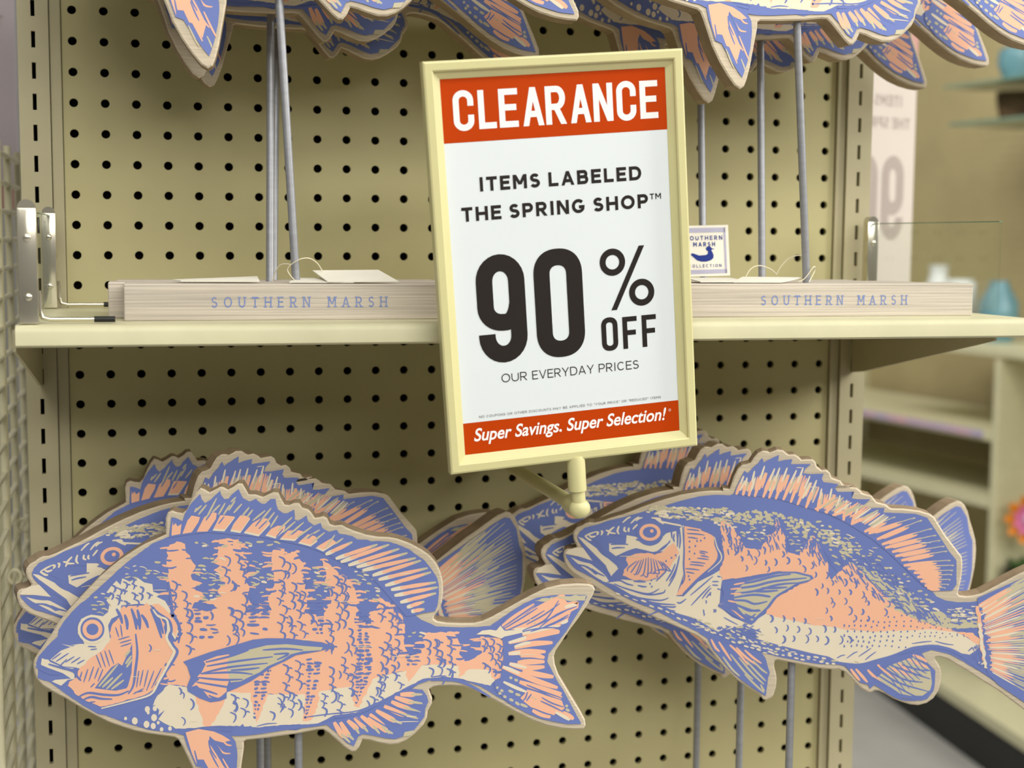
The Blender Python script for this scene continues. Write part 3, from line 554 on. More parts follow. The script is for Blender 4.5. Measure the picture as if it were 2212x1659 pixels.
    '[4,"C",9,44,[1695,749,1865,788,1989,821]],[4,"C",9,44,[1596,688,1912,760,1981,762]],[4,"C",9,44,[1635,648,1773,676,1928,681]],[4,"C",9,44,[1589,602,1727,615,1875,611]],[4,"C",9,44,[1681,584,1774,590,1867,564]],[4,"C",9,44,[1659,530,1751,535'
    ',1868,533]],[4,"C",9,44,[1597,523,1729,489,1868,493]],[4,"C",9,44,[1698,466,1830,431,1939,412]],[4,"C",9,44,[1543,501,1807,384,1971,325]],[4,"C",9,44,[1675,380,1823,328,2002,276]],[4,"C",9,44,[1846,320,1924,286,2003,244]],[4,"C",9,44,[1730,'
    '307,1886,240,2019,165]],[4,"C",9,44,[1692,261,1809,178,1949,119]],[4,"C",9,44,[1778,155,1848,122,1918,96]],[4,"C",9,44,[1949,143,2043,108,2098,75]],[4,"W",10,27,[1633,793,1803,793,1927,822]],[4,"W",10,27,[1695,757,1803,778,1981,813]],[4,"W"'
    ',10,27,[1588,688,1696,717,1726,732]],[4,"W",10,27,[1635,656,1711,678,1758,685]],[4,"W",10,27,[1589,602,1650,605,1681,612]],[4,"W",10,27,[1597,523,1651,510,1729,489]],[4,"W",10,27,[1552,383,1652,333,1730,299]],[4,"W",10,27,[1957,134,2028,93,'
    '2067,68]],[4,"W",10,27,[1551,501,1613,476,1675,443]],[4,"W",10,27,[2018,954,2064,968,2111,971]],[4,"W",10,27,[1989,829,2027,844,2043,855]],[4,"K",10,22,[1498,345,1513,333]],[4,"K",10,22,[1529,320,1552,308]],[4,"K",10,22,[1514,297,1537,289]]'
    ',[4,"K",10,22,[1552,272,1576,260]],[4,"K",10,22,[1599,247,1630,231]],[4,"K",10,22,[1645,222,1677,198]],[4,"K",10,22,[1591,315,1629,298]],[4,"K",10,22,[1645,286,1684,273]],[4,"K",10,22,[1598,417,1621,409]],[4,"K",10,22,[1636,400,1664,388]],['
    '4,"K",10,22,[2034,188,2050,172]],[4,"K",10,22,[2035,156,2066,139]],[4,"K",10,22,[1684,205,1739,180]],[4,"B",11,12,[1541,807,1709,921,1794,982]],[4,"B",11,12,[1772,810,1880,870,1971,1009]],[4,"B",11,12,[1826,801,1957,900,2111,960]],[4,"B",11'
    ',12,[1865,808,1957,845,2050,898]],[4,"B",11,12,[1695,772,1842,797,1997,797]],[4,"B",11,12,[1730,355,1846,304,2003,244]],[4,"B",11,12,[1839,225,1925,183,2019,133]],[4,"B",11,12,[1912,736,1943,712,1989,742]],[5,"C",9,41,[267,103,320,11,347,-1'
    '7]],[5,"K",10,20,[320,11,387,-60]],[5,"C",9,41,[314,102,367,10,386,-10]],[5,"K",10,20,[367,10,414,-40]],[5,"C",9,41,[368,114,428,57,439,37]],[5,"K",10,20,[428,57,455,7]],[5,"C",9,41,[421,134,482,69,498,49]],[5,"K",10,20,[482,69,522,19]],[5,'
    '"C",9,41,[469,146,563,67,582,41]],[5,"K",10,20,[563,67,610,3]],[5,"C",9,41,[536,158,624,72,648,43]],[5,"K",10,20,[624,72,684,0]],[5,"C",9,41,[583,185,691,119,726,101]],[5,"K",10,20,[691,119,779,75]],[5,"C",9,41,[644,218,759,159,816,141]],[5'
    ',"K",10,20,[759,159,901,113]],[5,"C",9,41,[698,251,793,207,844,189]],[5,"K",10,20,[793,207,922,161]],[5,"C",9,41,[725,285,827,248,870,241]],[5,"K",10,20,[827,248,935,231]],[5,"C",9,41,[766,305,847,303,882,302]],[5,"K",10,20,[847,303,935,301'
    ']],[5,"C",9,41,[522,131,644,37,671,22]],[5,"K",10,20,[644,37,711,0]],[5,"B",11,10,[347,108,401,23,455,0]],[5,"B",11,10,[422,141,495,83,536,47]],[5,"B",11,10,[576,150,691,84,799,53]],[5,"B",11,10,[644,197,759,152,867,107]],[5,"B",11,10,[712,'
    '216,820,178,922,161]],[5,"B",11,10,[732,257,833,220,888,225]],[5,"B",11,10,[522,145,624,79,711,28]],[6,"C",10,14,[-624,-28,-565,-107,-506,-117]],[6,"C",10,14,[-579,2,-535,-46,-498,-55]],[6,"C",10,14,[-632,-121,-567,-216,-523,-265]],[6,"C",1'
    '0,14,[-656,-213,-598,-309,-569,-365]],[6,"C",10,14,[-566,-154,-508,-265,-472,-329]],[6,"B",10,12,[-660,20,-595,-75,-508,-249]],[6,"B",10,12,[-668,-11,-654,-81,-611,-153]],[6,"B",10,12,[-773,-85,-759,-148,-745,-211]],[6,"B",10,12,[-662,-89,-'
    '626,-168,-597,-223]],[6,"K",10,12,[-671,-260,-621,-355,-592,-403]],[6,"K",10,12,[-538,-326,-509,-382,-502,-406]],[0,"B",6,24,[-977,68,-910,66,-852,41]],[0,"B",6,24,[-660,66,-504,30,-341,33,-87,65,138,85,289,108,400,121]],[0,"B",6,24,[267,13'
    '8,428,161,590,233,725,299,860,372,976,411]],[0,"B",6,24,[996,411,1132,411,1234,391,1336,339,1453,266]],[0,"B",5,10,[-630,96,-563,94,-489,84]],[0,"B",5,10,[-311,87,-236,104,-161,106]],[0,"B",5,10,[48,146,214,165,400,179]],[0,"B",5,10,[267,16'
    '6,455,188,590,247]],[0,"B",5,10,[996,435,1064,440,1118,439]],[0,"B",5,10,[-593,72,-504,62,-415,74]],[4,"B",11,12,[1549,795,1694,882,1809,954]],[4,"B",11,12,[1572,783,1725,850,1864,933]],[4,"B",11,12,[1726,827,1864,902,1979,986]],[4,"B",11,1'
    '2,[1695,780,1864,847,2034,930]],[4,"B",11,12,[1757,771,1919,822,2050,882]],[4,"B",11,12,[1738,299,1723,252,1700,229]],[4,"B",11,12,[1769,282,1746,251,1731,228]],[4,"B",11,12,[1847,253,1925,207,2019,172]],[4,"B",11,12,[1778,171,1871,129,1934'
    ',111]],[0,"B",6,16,[-1357,1190,-1331,1176,-1329,1152,-1342,1132]],[0,"B",6,11,[-1331,1160,-1317,1169,-1304,1161]],[0,"B",6,15,[-1372,1134,-1347,1121,-1346,1098,-1358,1079]],[0,"B",6,14,[-1309,1164,-1286,1152,-1285,1130,-1296,1112]],[0,"B",6'
    ',11,[-1286,1137,-1273,1145,-1262,1138]],[0,"B",6,13,[-1320,1114,-1298,1103,-1297,1083,-1307,1066]],[0,"B",6,14,[-1272,1214,-1246,1200,-1244,1176,-1257,1156]],[0,"B",6,11,[-1246,1183,-1232,1192,-1219,1185]],[0,"B",6,12,[-1279,1158,-1260,1148'
    ',-1259,1131,-1268,1117]],[0,"B",6,11,[-1260,1136,-1250,1143,-1241,1137]],[0,"B",6,16,[-1217,1244,-1195,1233,-1194,1213,-1205,1196]],[0,"B",6,11,[-1196,1219,-1184,1227,-1174,1220]],[0,"B",6,12,[-1212,1198,-1192,1188,-1191,1169,-1201,1153]],['
    '0,"B",6,11,[-1192,1175,-1181,1182,-1171,1176]],[0,"B",6,16,[-1152,1174,-1129,1162,-1128,1141,-1139,1124]],[0,"B",6,15,[-1161,1126,-1135,1112,-1134,1088,-1147,1069]],[0,"B",6,15,[-1213,1131,-1188,1118,-1187,1095,-1199,1076]],[0,"B",6,11,[-11'
    '89,1102,-1175,1111,-1163,1103]],[0,"B",6,12,[-1190,1078,-1163,1064,-1162,1040,-1175,1019]],[0,"B",6,14,[-1104,1128,-1082,1117,-1081,1096,-1092,1079]],[0,"B",6,11,[-1082,1103,-1070,1110,-1059,1104]],[0,"B",6,16,[-1269,1069,-1246,1057,-1245,1'
    '036,-1256,1019]],[0,"B",6,11,[-1246,1042,-1234,1050,-1223,1044]],[0,"B",6,14,[-1329,1095,-1303,1082,-1302,1058,-1314,1038]],[0,"B",6,11,[-1303,1065,-1289,1074,-1277,1066]],[0,"B",6,14,[-921,1214,-886,1195,-884,1163,-901,1136]],[0,"B",6,11,['
    '-886,1173,-867,1185,-850,1175]],[0,"B",6,12,[-927,1139,-892,1121,-890,1088,-907,1061]],[0,"B",6,13,[-936,1064,-898,1045,-896,1011,-914,982]],[0,"B",6,14,[-849,1136,-816,1119,-814,1089,-831,1064]],[0,"B",6,12,[-840,1067,-809,1051,-807,1023,-'
    '822,999]],[0,"B",6,11,[-809,1031,-793,1042,-778,1033]],[0,"B",6,12,[-813,1001,-779,983,-777,952,-793,926]],[0,"B",6,12,[-534,1396,-496,1377,-494,1343,-512,1314]],[0,"B",6,13,[-557,1317,-522,1300,-520,1268,-537,1241]],[0,"B",6,11,[-522,1278,'
    '-503,1290,-487,1279]],[0,"B",6,14,[-530,1244,-502,1229,-500,1203,-514,1182]],[0,"B",6,16,[-455,1408,-425,1393,-423,1366,-437,1343]],[0,"B",6,11,[-425,1374,-409,1384,-395,1376]],[0,"B",6,13,[-440,1345,-412,1331,-410,1306,-423,1285]],[0,"B",6'
    ',11,[-412,1314,-397,1323,-384,1315]],[0,"B",6,16,[-419,1300,-391,1285,-389,1260,-403,1238]],[0,"B",6,11,[-391,1268,-376,1277,-362,1269]],[0,"B",6,13,[-404,1240,-376,1226,-375,1201,-388,1180]],[0,"B",6,15,[-482,1193,-452,1178,-451,1151,-465,'
    '1129]],[0,"B",6,11,[-452,1159,-436,1169,-423,1161]],[0,"B",6,12,[-409,1109,-370,1089,-367,1053,-386,1024]],[0,"B",6,11,[-370,1064,-349,1078,-330,1066]],[0,"B",6,15,[-414,1027,-379,1009,-377,978,-393,951]],[0,"B",6,11,[-379,987,-360,999,-344'
    ',989]],[0,"B",6,14,[-515,1003,-487,989,-485,963,-499,942]],[0,"B",6,15,[-135,1384,-97,1364,-95,1330,-113,1301]],[0,"B",6,13,[-86,1345,-53,1328,-51,1298,-67,1273]],[0,"B",6,14,[-92,1276,-63,1261,-61,1235,-75,1214]],[0,"B",6,13,[-124,1282,-89'
    ',1264,-87,1233,-104,1207]],[0,"B",6,11,[-89,1243,-71,1255,-54,1245]],[0,"B",6,13,[-140,1210,-100,1190,-98,1155,-117,1126]],[0,"B",6,14,[-139,1129,-111,1115,-109,1090,-123,1069]],[0,"B",6,11,[-111,1097,-96,1107,-83,1099]],[0,"B",6,12,[-155,1'
    '071,-127,1057,-126,1032,-139,1011]],[0,"B",6,11,[-128,1040,-112,1049,-99,1041]],[0,"B",6,16,[-44,1185,-11,1168,-8,1137,-25,1112]],[0,"B",6,14,[-11,1114,19,1099,21,1071,7,1048]],[0,"B",6,11,[19,1080,36,1090,50,1081]],[0,"B",6,15,[-2,1051,33,'
    '1033,36,1001,19,974]],[0,"B",6,14,[-11,977,22,961,24,931,8,907]],[0,"B",6,11,[22,940,40,951,55,942]],[0,"B",6,12,[23,1120,56,1103,58,1074,42,1049]],[0,"B",6,12,[14,1052,43,1038,45,1012,31,990]],[0,"B",6,11,[43,1020,58,1029,72,1021]],[0,"B",'
    '6,14,[-64,1115,-30,1098,-27,1067,-44,1042]],[0,"B",6,11,[-30,1077,-11,1088,5,1079]],[0,"B",6,16,[-50,1044,-20,1029,-18,1002,-33,979]],[0,"B",6,14,[-114,1014,-81,997,-79,968,-95,943]],[0,"B",6,11,[-81,977,-63,988,-48,978]],[0,"B",6,14,[-134,'
    '946,-101,929,-99,900,-115,875]],[0,"B",6,11,[-101,909,-83,920,-68,910]],[0,"B",6,13,[266,1233,302,1215,304,1183,287,1156]],[0,"B",6,11,[302,1193,321,1205,338,1194]],[0,"B",6,13,[297,1158,331,1141,333,1110,317,1085]],[0,"B",6,15,[328,1232,35'
    '5,1218,357,1194,344,1174]],[0,"B",6,11,[355,1202,369,1211,382,1203]],[0,"B",6,15,[323,1176,360,1158,362,1125,345,1098]],[0,"B",6,11,[360,1135,380,1148,397,1137]],[0,"B",6,14,[326,1101,358,1085,360,1056,345,1033]],[0,"B",6,11,[358,1065,375,1'
    '076,390,1067]],[0,"B",6,13,[336,1035,364,1021,365,996,352,976]],[0,"B",6,11,[364,1004,378,1013,391,1005]],[0,"B",6,15,[265,1105,293,1091,294,1066,281,1046]],[0,"B",6,11,[293,1074,307,1083,320,1075]],[0,"B",6,14,[273,1048,304,1032,306,1004,2'
    '91,980]],[0,"B",6,12,[321,1027,349,1013,351,988,337,966]],[0,"B",6,11,[349,995,364,1005,377,997]],[0,"B",6,16,[342,968,376,951,378,920,362,894]],[0,"B",6,15,[320,898,354,880,357,849,340,823]],[0,"B",6,14,[283,944,314,929,316,901,301,878]],['
    '0,"B",6,14,[276,880,309,864,311,834,295,809]],[0,"B",6,16,[609,1015,647,996,649,962,631,934]],[0,"B",6,11,[647,973,667,985,685,974]],[0,"B",6,13,[598,937,631,921,633,891,617,867]],[0,"B",6,11,[631,900,648,911,664,902]],[0,"B",6,14,[697,1020'
    ',735,1001,737,967,719,939]],[0,"B",6,16,[677,942,709,926,711,898,696,875]],[0,"B",6,11,[708,907,725,917,740,909]],[0,"B",6,12,[678,878,706,864,708,839,695,818]],[0,"B",6,12,[722,910,756,892,759,861,742,835]],[0,"B",6,11,[756,871,775,882,791'
    ',872]],[0,"B",6,15,[712,838,747,821,749,789,733,763]],[0,"B",6,11,[747,799,766,811,782,801]],[0,"B",6,14,[-837,1006,-809,992,-807,966,-821,945]],[0,"B",6,14,[-821,947,-793,932,-792,907,-805,885]],[0,"B",6,14,[-817,899,-779,880,-777,846,-795'
    ',817]],[0,"B",6,15,[-818,820,-779,801,-777,765,-796,736]],[0,"B",6,11,[-779,776,-758,789,-740,778]],[0,"B",6,12,[-507,1007,-475,991,-473,961,-489,937]],[0,"B",6,11,[-475,970,-458,981,-442,972]],[0,"B",6,14,[-482,939,-453,924,-451,897,-465,8'
    '75]],[0,"B",6,11,[-453,906,-437,916,-423,907]],[0,"B",6,16,[-482,878,-447,859,-445,827,-462,800]],[0,"B",6,13,[-479,803,-440,783,-438,748,-457,719]],[0,"B",6,16,[-449,983,-412,965,-410,932,-428,904]],[0,"B",6,11,[-413,942,-393,954,-376,944]'
    '],[0,"B",6,15,[-436,907,-404,891,-402,862,-418,838]],[0,"B",6,14,[-424,840,-397,826,-395,801,-408,780]],[0,"B",6,16,[-827,724,-792,706,-790,675,-807,648]],[0,"B",6,11,[-792,684,-774,696,-757,686]],[0,"B",6,14,[-154,885,-118,867,-116,834,-13'
    '3,807]],[0,"B",6,16,[-126,809,-97,795,-95,769,-109,747]],[0,"B",6,14,[-80,884,-44,865,-41,832,-59,805]],[0,"B",6,11,[-44,843,-24,855,-7,844]],[0,"B",6,14,[-56,807,-27,793,-25,766,-39,744]],[0,"B",6,11,[-27,774,-11,784,2,776]],[0,"B",6,14,[-'
    '6,890,29,872,31,841,14,816]],[0,"B",6,11,[28,851,47,863,63,853]],[0,"B",6,11,[26,818,55,803,56,778,43,756]],[0,"B",6,11,[55,786,70,795,83,787]],[0,"B",6,15,[-113,561,-77,543,-75,511,-92,484]],[0,"B",6,11,[-77,521,-58,533,-41,523]],[0,"B",6,'
    '13,[-97,487,-65,471,-63,442,-78,418]],[0,"B",6,11,[-65,451,-48,462,-34,452]],[0,"B",6,15,[-117,422,-89,407,-87,381,-100,360]],[0,"B",6,11,[-89,389,-73,399,-60,390]],[0,"B",6,13,[-101,362,-64,343,-62,309,-79,281]],[0,"B",6,12,[-23,590,15,571'
    ',17,536,-1,508]],[0,"B",6,11,[15,547,35,560,53,549]],[0,"B",6,13,[-25,511,9,494,11,464,-5,439]],[0,"B",6,11,[8,473,26,484,42,475]],[0,"B",6,13,[-17,442,23,421,25,386,7,356]],[0,"B",6,11,[23,397,44,410,62,399]],[0,"B",6,16,[-501,340,-468,323'
    ',-466,293,-482,269]],[0,"B",6,11,[-468,302,-451,313,-435,304]],[0,"B",6,14,[-488,271,-455,254,-453,224,-469,198]],[0,"B",6,13,[-507,202,-469,182,-467,148,-485,120]],[0,"B",6,13,[-412,307,-377,288,-375,256,-392,230]],[0,"B",6,13,[-431,233,-3'
    '96,215,-394,183,-411,157]],[0,"B",6,11,[-396,193,-377,205,-361,194]],[0,"B",6,15,[-144,338,-107,319,-105,285,-123,257]],[0,"B",6,11,[-107,296,-87,308,-70,297]],[0,"B",6,13,[-155,261,-122,244,-120,214,-136,189]],[0,"B",6,11,[-122,223,-105,23'
    '4,-89,224]],[0,"B",6,16,[-62,344,-33,329,-31,303,-45,281]],[0,"B",6,11,[-33,311,-18,320,-4,312]],[0,"B",6,12,[-64,283,-33,267,-31,238,-46,215]],[0,"B",6,11,[-33,247,-16,258,-1,249]],[0,"B",6,13,[-77,218,-44,201,-42,171,-58,146]],[0,"B",6,15'
    ',[-213,200,-180,183,-178,154,-193,129]],[0,"B",6,13,[224,830,250,817,251,794,239,774]],[0,"B",6,11,[250,801,263,809,275,802]],[0,"B",6,13,[236,776,264,762,266,736,253,714]],[0,"B",6,15,[227,717,261,700,263,670,247,645]],[0,"B",6,11,[261,679'
    ',279,690,294,681]],[0,"B",6,16,[377,826,406,812,408,787,394,765]],[0,"B",6,16,[382,768,414,751,416,722,401,698]],[0,"B",6,16,[401,700,435,683,437,652,421,627]],[0,"B",6,15,[433,629,462,615,463,590,450,569]],[0,"B",6,12,[323,607,352,593,354,'
    '567,340,545]],[0,"B",6,16,[320,547,350,532,352,505,338,483]],[0,"B",6,11,[350,513,366,523,380,515]],[0,"B",6,12,[348,484,374,471,376,448,364,428]],[0,"B",6,11,[374,455,388,464,401,456]],[0,"B",6,16,[229,534,264,516,266,485,249,459]],[0,"B",'
    '6,13,[231,462,261,446,263,419,249,396]],[0,"B",6,15,[230,398,258,384,259,359,246,338]],[0,"B",6,11,[258,367,273,376,286,368]],[0,"B",6,12,[396,550,431,533,433,501,417,475]],[0,"B",6,11,[431,511,450,523,466,513]],[0,"B",6,14,[385,478,412,464'
    ',414,440,401,419]],[0,"B",6,11,[412,447,427,456,440,449]],[0,"B",6,13,[382,421,409,407,411,383,398,362]],[0,"B",6,15,[378,364,407,350,409,324,396,302]],[0,"B",6,11,[407,332,423,341,436,333]],[0,"B",6,14,[658,786,693,769,695,738,679,713]],[0'
    ',"B",6,16,[643,716,674,700,676,673,661,650]],[0,"B",6,11,[674,681,690,692,704,683]],[0,"B",6,13,[726,736,757,720,759,692,745,668]],[0,"B",6,15,[725,671,755,656,757,629,743,606]],[0,"B",6,11,[755,637,771,647,786,638]],[0,"B",6,14,[604,677,63'
    '6,661,638,633,623,609]],[0,"B",6,11,[636,641,653,652,667,643]],[0,"B",6,16,[635,611,671,593,673,561,656,534]],[0,"B",6,11,[671,571,690,583,707,573]],[0,"B",6,12,[672,682,702,667,704,639,690,616]],[0,"B",6,11,[702,648,719,658,733,649]],[0,"B'
    '",6,16,[702,618,729,605,730,581,718,562]],[0,"B",6,13,[645,517,670,504,672,480,660,461]],[0,"B",6,13,[628,464,654,451,655,427,643,408]],[0,"B",6,11,[654,434,668,443,680,435]],[0,"B",6,12,[616,410,649,394,651,365,636,341]],[0,"B",6,16,[591,4'
    '63,616,450,618,427,606,408]],[0,"B",6,11,[616,434,630,442,642,435]],[0,"B",6,12,[594,410,625,394,627,366,613,343]],[0,"B",6,11,[625,375,642,385,656,376]],[0,"B",6,16,[698,536,726,522,727,498,715,478]],[0,"B",6,16,[704,480,736,463,739,434,72'
    '3,410]],[0,"B",6,11,[736,443,754,454,769,445]],[0,"B",6,12,[174,328,201,315,202,291,190,271]],[0,"B",6,11,[201,298,215,307,227,299]],[0,"B",6,12,[166,274,191,261,193,238,181,219]],[0,"B",6,11,[191,245,205,253,217,246]],[0,"B",6,16,[175,221,'
    '209,203,211,172,195,147]],[0,"B",6,12,[268,339,303,322,305,290,289,264]],[0,"B",6,11,[303,300,321,311,338,301]],[0,"B",6,12,[292,266,324,250,326,222,311,198]],[0,"B",6,11,[324,230,341,241,355,232]],[0,"B",6,14,[286,201,316,186,318,159,304,1'
    '37]],[0,"B",6,11,[316,167,332,177,345,168]],[0,"B",6,14,[536,297,570,280,572,250,557,224]],[0,"B",6,11,[570,259,588,270,604,261]],[0,"B",6,16,[584,366,617,349,619,319,604,294]],[0,"B",6,11,[617,328,635,339,650,329]],[0,"B",6,15,[600,296,633'
    ',280,635,250,620,226]],[0,"B",6,11,[633,259,651,270,666,261]],[0,"B",6,12,[745,403,773,389,775,365,762,345]],[0,"B",6,11,[773,372,787,381,800,374]],[0,"B",6,15,[962,724,994,708,996,679,981,656]],[0,"B",6,15,[966,658,991,645,993,622,981,603]'
    '],[0,"B",6,12,[1029,729,1061,713,1063,685,1048,662]],[0,"B",6,11,[1061,694,1078,704,1093,695]],[0,"B",6,14,[1014,665,1046,648,1048,620,1033,596]],[0,"B",6,11,[1046,629,1063,639,1078,630]],[0,"B",6,16,[1044,598,1080,580,1082,548,1066,521]],['
    '0,"B",6,11,[1080,558,1099,569,1116,559]],[0,"B",6,16,[1124,734,1152,720,1153,696,1141,675]],[0,"B",6,14,[1119,678,1154,660,1156,629,1140,603]],[0,"B",6,11,[1154,639,1173,650,1189,640]],[0,"B",6,14,[1120,606,1153,589,1155,560,1140,535]],[0,"'
    'B",6,13,[1050,646,1083,629,1085,600,1070,575]],[0,"B",6,14,[1040,578,1069,564,1071,538,1057,517]],[0,"B",6,11,[1069,546,1084,556,1097,547]],[0,"B",6,12,[1046,519,1081,501,1084,470,1067,443]],[0,"B",6,14,[1063,446,1097,429,1100,398,1084,373]'
    '],[0,"B",6,11,[1097,408,1115,419,1131,409]],[0,"B",6,13,[1131,553,1162,538,1164,511,1150,488]],[0,"B",6,11,[1162,519,1178,529,1192,521]],[0,"B",6,14,[1135,491,1163,477,1165,453,1152,432]],[0,"B",6,11,[1163,460,1177,469,1190,461]],[0,"B",6,1'
    '4,[1118,498,1145,484,1147,460,1134,440]],[0,"B",6,15,[982,508,1014,492,1016,464,1001,440]],[0,"B",6,12,[1388,724,1415,711,1417,687,1405,667]],[0,"B",6,16,[1384,669,1408,657,1410,636,1398,618]],[0,"B",6,11,[1408,642,1421,650,1432,643]],[0,"B'
    '",6,13,[1449,723,1477,709,1479,685,1466,665]],[0,"B",6,14,[1447,667,1476,653,1478,628,1465,607]],[0,"B",6,12,[1496,683,1526,668,1528,641,1514,619]],[0,"B",6,11,[1526,649,1542,659,1556,651]],[0,"B",6,12,[1506,621,1535,607,1537,582,1524,562]]'
    ',[0,"B",6,11,[1535,590,1550,599,1563,591]],[0,"B",6,14,[1435,614,1465,598,1468,571,1453,548]],[0,"B",6,13,[1489,605,1514,592,1516,569,1504,550]],[0,"B",6,15,[1511,552,1538,539,1539,515,1527,496]],[0,"B",6,14,[1520,498,1552,482,1554,455,1539'
    ',431]],[0,"B",6,11,[1552,463,1568,473,1583,465]],[0,"B",6,15,[1389,536,1414,524,1415,502,1404,484]],[0,"B",6,11,[1414,509,1427,517,1438,510]],[0,"B",6,14,[1420,512,1448,498,1450,473,1437,452]],[0,"B",6,13,[1466,487,1495,473,1497,447,1484,42'
    '6]],[0,"B",6,11,[1495,455,1511,464,1524,456]]],"bars":[[-747,1020,-619,1037,-657,943,-554,794,-746,753,-771,1005],[-348,1038,-207,1035,-201,933,-200,771,-377,790,-382,1020],[72,1061,197,1059,202,925,187,763,105,803,69,1011],[458,954,546,926'
    ',533,811,564,512,469,334,430,515,444,887],[-351,452,-195,533,-226,348,-332,126],[52,604,194,600,140,346,48,123],[416,571,564,609,523,402,429,224],[793,672,928,704,921,545,806,506]],"scales":[[-933,1271,-774,1268,-784,1046,-924,1049],[-560,1'
    '327,-370,1324,-361,1038,-545,1042],[-167,1321,49,1298,54,1030,-194,1035],[216,1227,433,1108,432,826,201,831],[609,1009,797,856,797,805,621,809],[-874,1007,-552,1000,-554,817,-862,801],[-522,1023,-389,1020,-377,790,-555,741],[-168,1008,69,10'
    '11,90,780,-155,770],[190,789,431,853,430,570,290,684,96,620],[578,746,779,721,766,521,577,511],[-187,532,52,604,35,341,-189,363],[223,575,410,571,402,391,188,355],[961,765,1199,746,1213,537,941,537],[962,516,1199,496,1193,426,996,445],[564,'
    '408,847,463,827,366,658,273,523,221,482,222],[161,335,395,364,402,197,174,189],[-204,316,42,310,26,124,-236,139],[-560,334,-360,328,-347,127,-563,110],[-1032,355,-824,388,-797,123,-981,129],[1388,717,1526,706,1528,431,1389,489],[-1165,805,-'
    '976,801,-954,673,-1017,559,-1163,588]],"khaki_dash":[[-687,1393,-565,1403,-570,1042,-765,1046,-756,1299],[-357,1356,-185,1353,-188,1066,-348,1050],[49,1298,204,1314,203,1027,72,1042],[-1342,1322,-1040,1367,-945,1239,-1054,1210,-1296,1227],['
    '-795,1527,-36,1503,26,1438,-772,1444],[372,1282,571,1260,609,1021,464,1024],[-1541,1061,-1382,1165,-1384,1058,-1482,960],[813,789,941,787,928,718,800,727]],"ticks":[],"sd":[0.015,0.013,0.0044,0.0014,0.4]},"B":{"o":[-1867,877,-1864,908,-1854'
    ',926,-1834,936,-1790,937,-1766,943,-1758,960,-1772,987,-1785,1018,-1790,1053,-1785,1084,-1761,1113,-1720,1131,-1693,1149,-1659,1160,-1618,1157,-1557,1172,-1489,1198,-1388,1231,-1320,1257,-1253,1286,-1152,1326,-1051,1362,-916,1403,-782,1429,'
    '-681,1440,-580,1442,-582,1463,-528,1457,-513,1499,-497,1554,-465,1623,-432,1656,-399,1661,-366,1672,-340,1714,-307,1755,-268,1774,-234,1771,-214,1762,-188,1771,-155,1786,-108,1782,-81,1759,-60,1746,-14,1750,20,1730,41,1707,81,1711,127,1712,'
    '154,1692,165,1655,203,1625,242,1629,273,1602,284,1568,325,1552,358,1542,376,1512,406,1496,452,1498,399,1495,439,1491,485,1488,516,1465,533,1445,566,1435,607,1426,627,1399,648,1375,688,1365,722,1356,749,1333,769,1325,855,1325,988,1311,1075,1'
    '285,1109,1259,1144,1205,1200,1117,1296,996,1338,943,1346,874,1343,806,1336,737,1322,668,1318,639,1329,625,1382,620,1434,626,1500,644,1565,680,1787,810,1916,873,2013,926,2094,966,2174,988,2214,976,2253,937,2284,874,2305,781,2335,687,2357,594'
    ',2361,511,2353,421,2336,326,2313,239,2285,145,2242,53,2182,-35,2088,-155,2040,-255,1990,-315,1935,-325,1878,-308,1801,-251,1664,-151,1528,-71,1426,-4,1323,55,1255,95,1188,114,1162,110,1154,96,1177,65,1201,24,1213,-31,1209,-101,1192,-171,115'
    '4,-235,1102,-275,1036,-295,968,-290,901,-271,833,-245,764,-205,717,-183,683,-181,657,-198,630,-198,582,-172,527,-128,478,-73,429,-29,388,-13,338,-17,236,-10,101,15,-35,39,-110,51,-128,43,-133,19,-130,-16,-117,-58,-109,-114,-114,-177,-133,-2'
    '48,-150,-269,-191,-289,-218,-282,-245,-245,-334,-191,-424,-130,-508,-55,-577,20,-647,110,-696,182,-717,199,-758,229,-813,256,-895,292,-999,335,-1102,374,-1205,424,-1308,467,-1411,514,-1501,560,-1584,607,-1653,658,-1722,695,-1791,739,-1833,7'
    '80,-1854,818],"p":[-1750,1047,-1733,1082,-1693,1117,-1645,1132,-1577,1148,-1510,1177,-1421,1199,-1320,1229,-1218,1259,-1131,1295,-1030,1318,-916,1355,-781,1392,-647,1408,-526,1407,-494,1420,-475,1472,-437,1555,-411,1610,-384,1590,-345,1638,'
    '-305,1673,-273,1718,-259,1681,-226,1702,-140,1744,-146,1690,-93,1704,-33,1712,-42,1671,8,1672,115,1674,69,1632,57,1598,124,1593,220,1598,205,1560,219,1530,339,1515,313,1480,334,1453,467,1456,448,1415,446,1457,466,1456,448,1402,501,1396,594,'
    '1398,549,1350,583,1323,709,1329,704,1291,823,1290,956,1286,1049,1257,1147,1116,1231,988,1293,914,1297,805,1300,715,1269,666,1110,656,1145,615,1219,583,1312,571,1412,574,1504,590,1834,789,1962,851,2060,904,2157,941,2205,929,2228,889,2266,824'
    ',2286,679,2316,600,2311,443,2303,331,2284,236,2253,150,2193,69,2118,-25,2075,-120,2020,-225,1970,-275,1915,-268,1795,-185,1662,-95,1525,-2,1457,38,1321,114,1254,144,1119,171,1047,141,1097,63,1131,29,1159,2,1159,-103,1151,-166,1101,-237,1054'
    ',-252,967,-241,866,-230,764,-184,675,-131,642,-167,628,-132,560,-113,490,-38,435,16,387,29,235,29,100,46,-104,83,-240,114,-205,66,-183,-11,-168,-53,-181,-95,-197,-250,-287,-197,-397,-122,-494,-34,-578,69,-634,131,-677,214,-759,271,-896,334,'
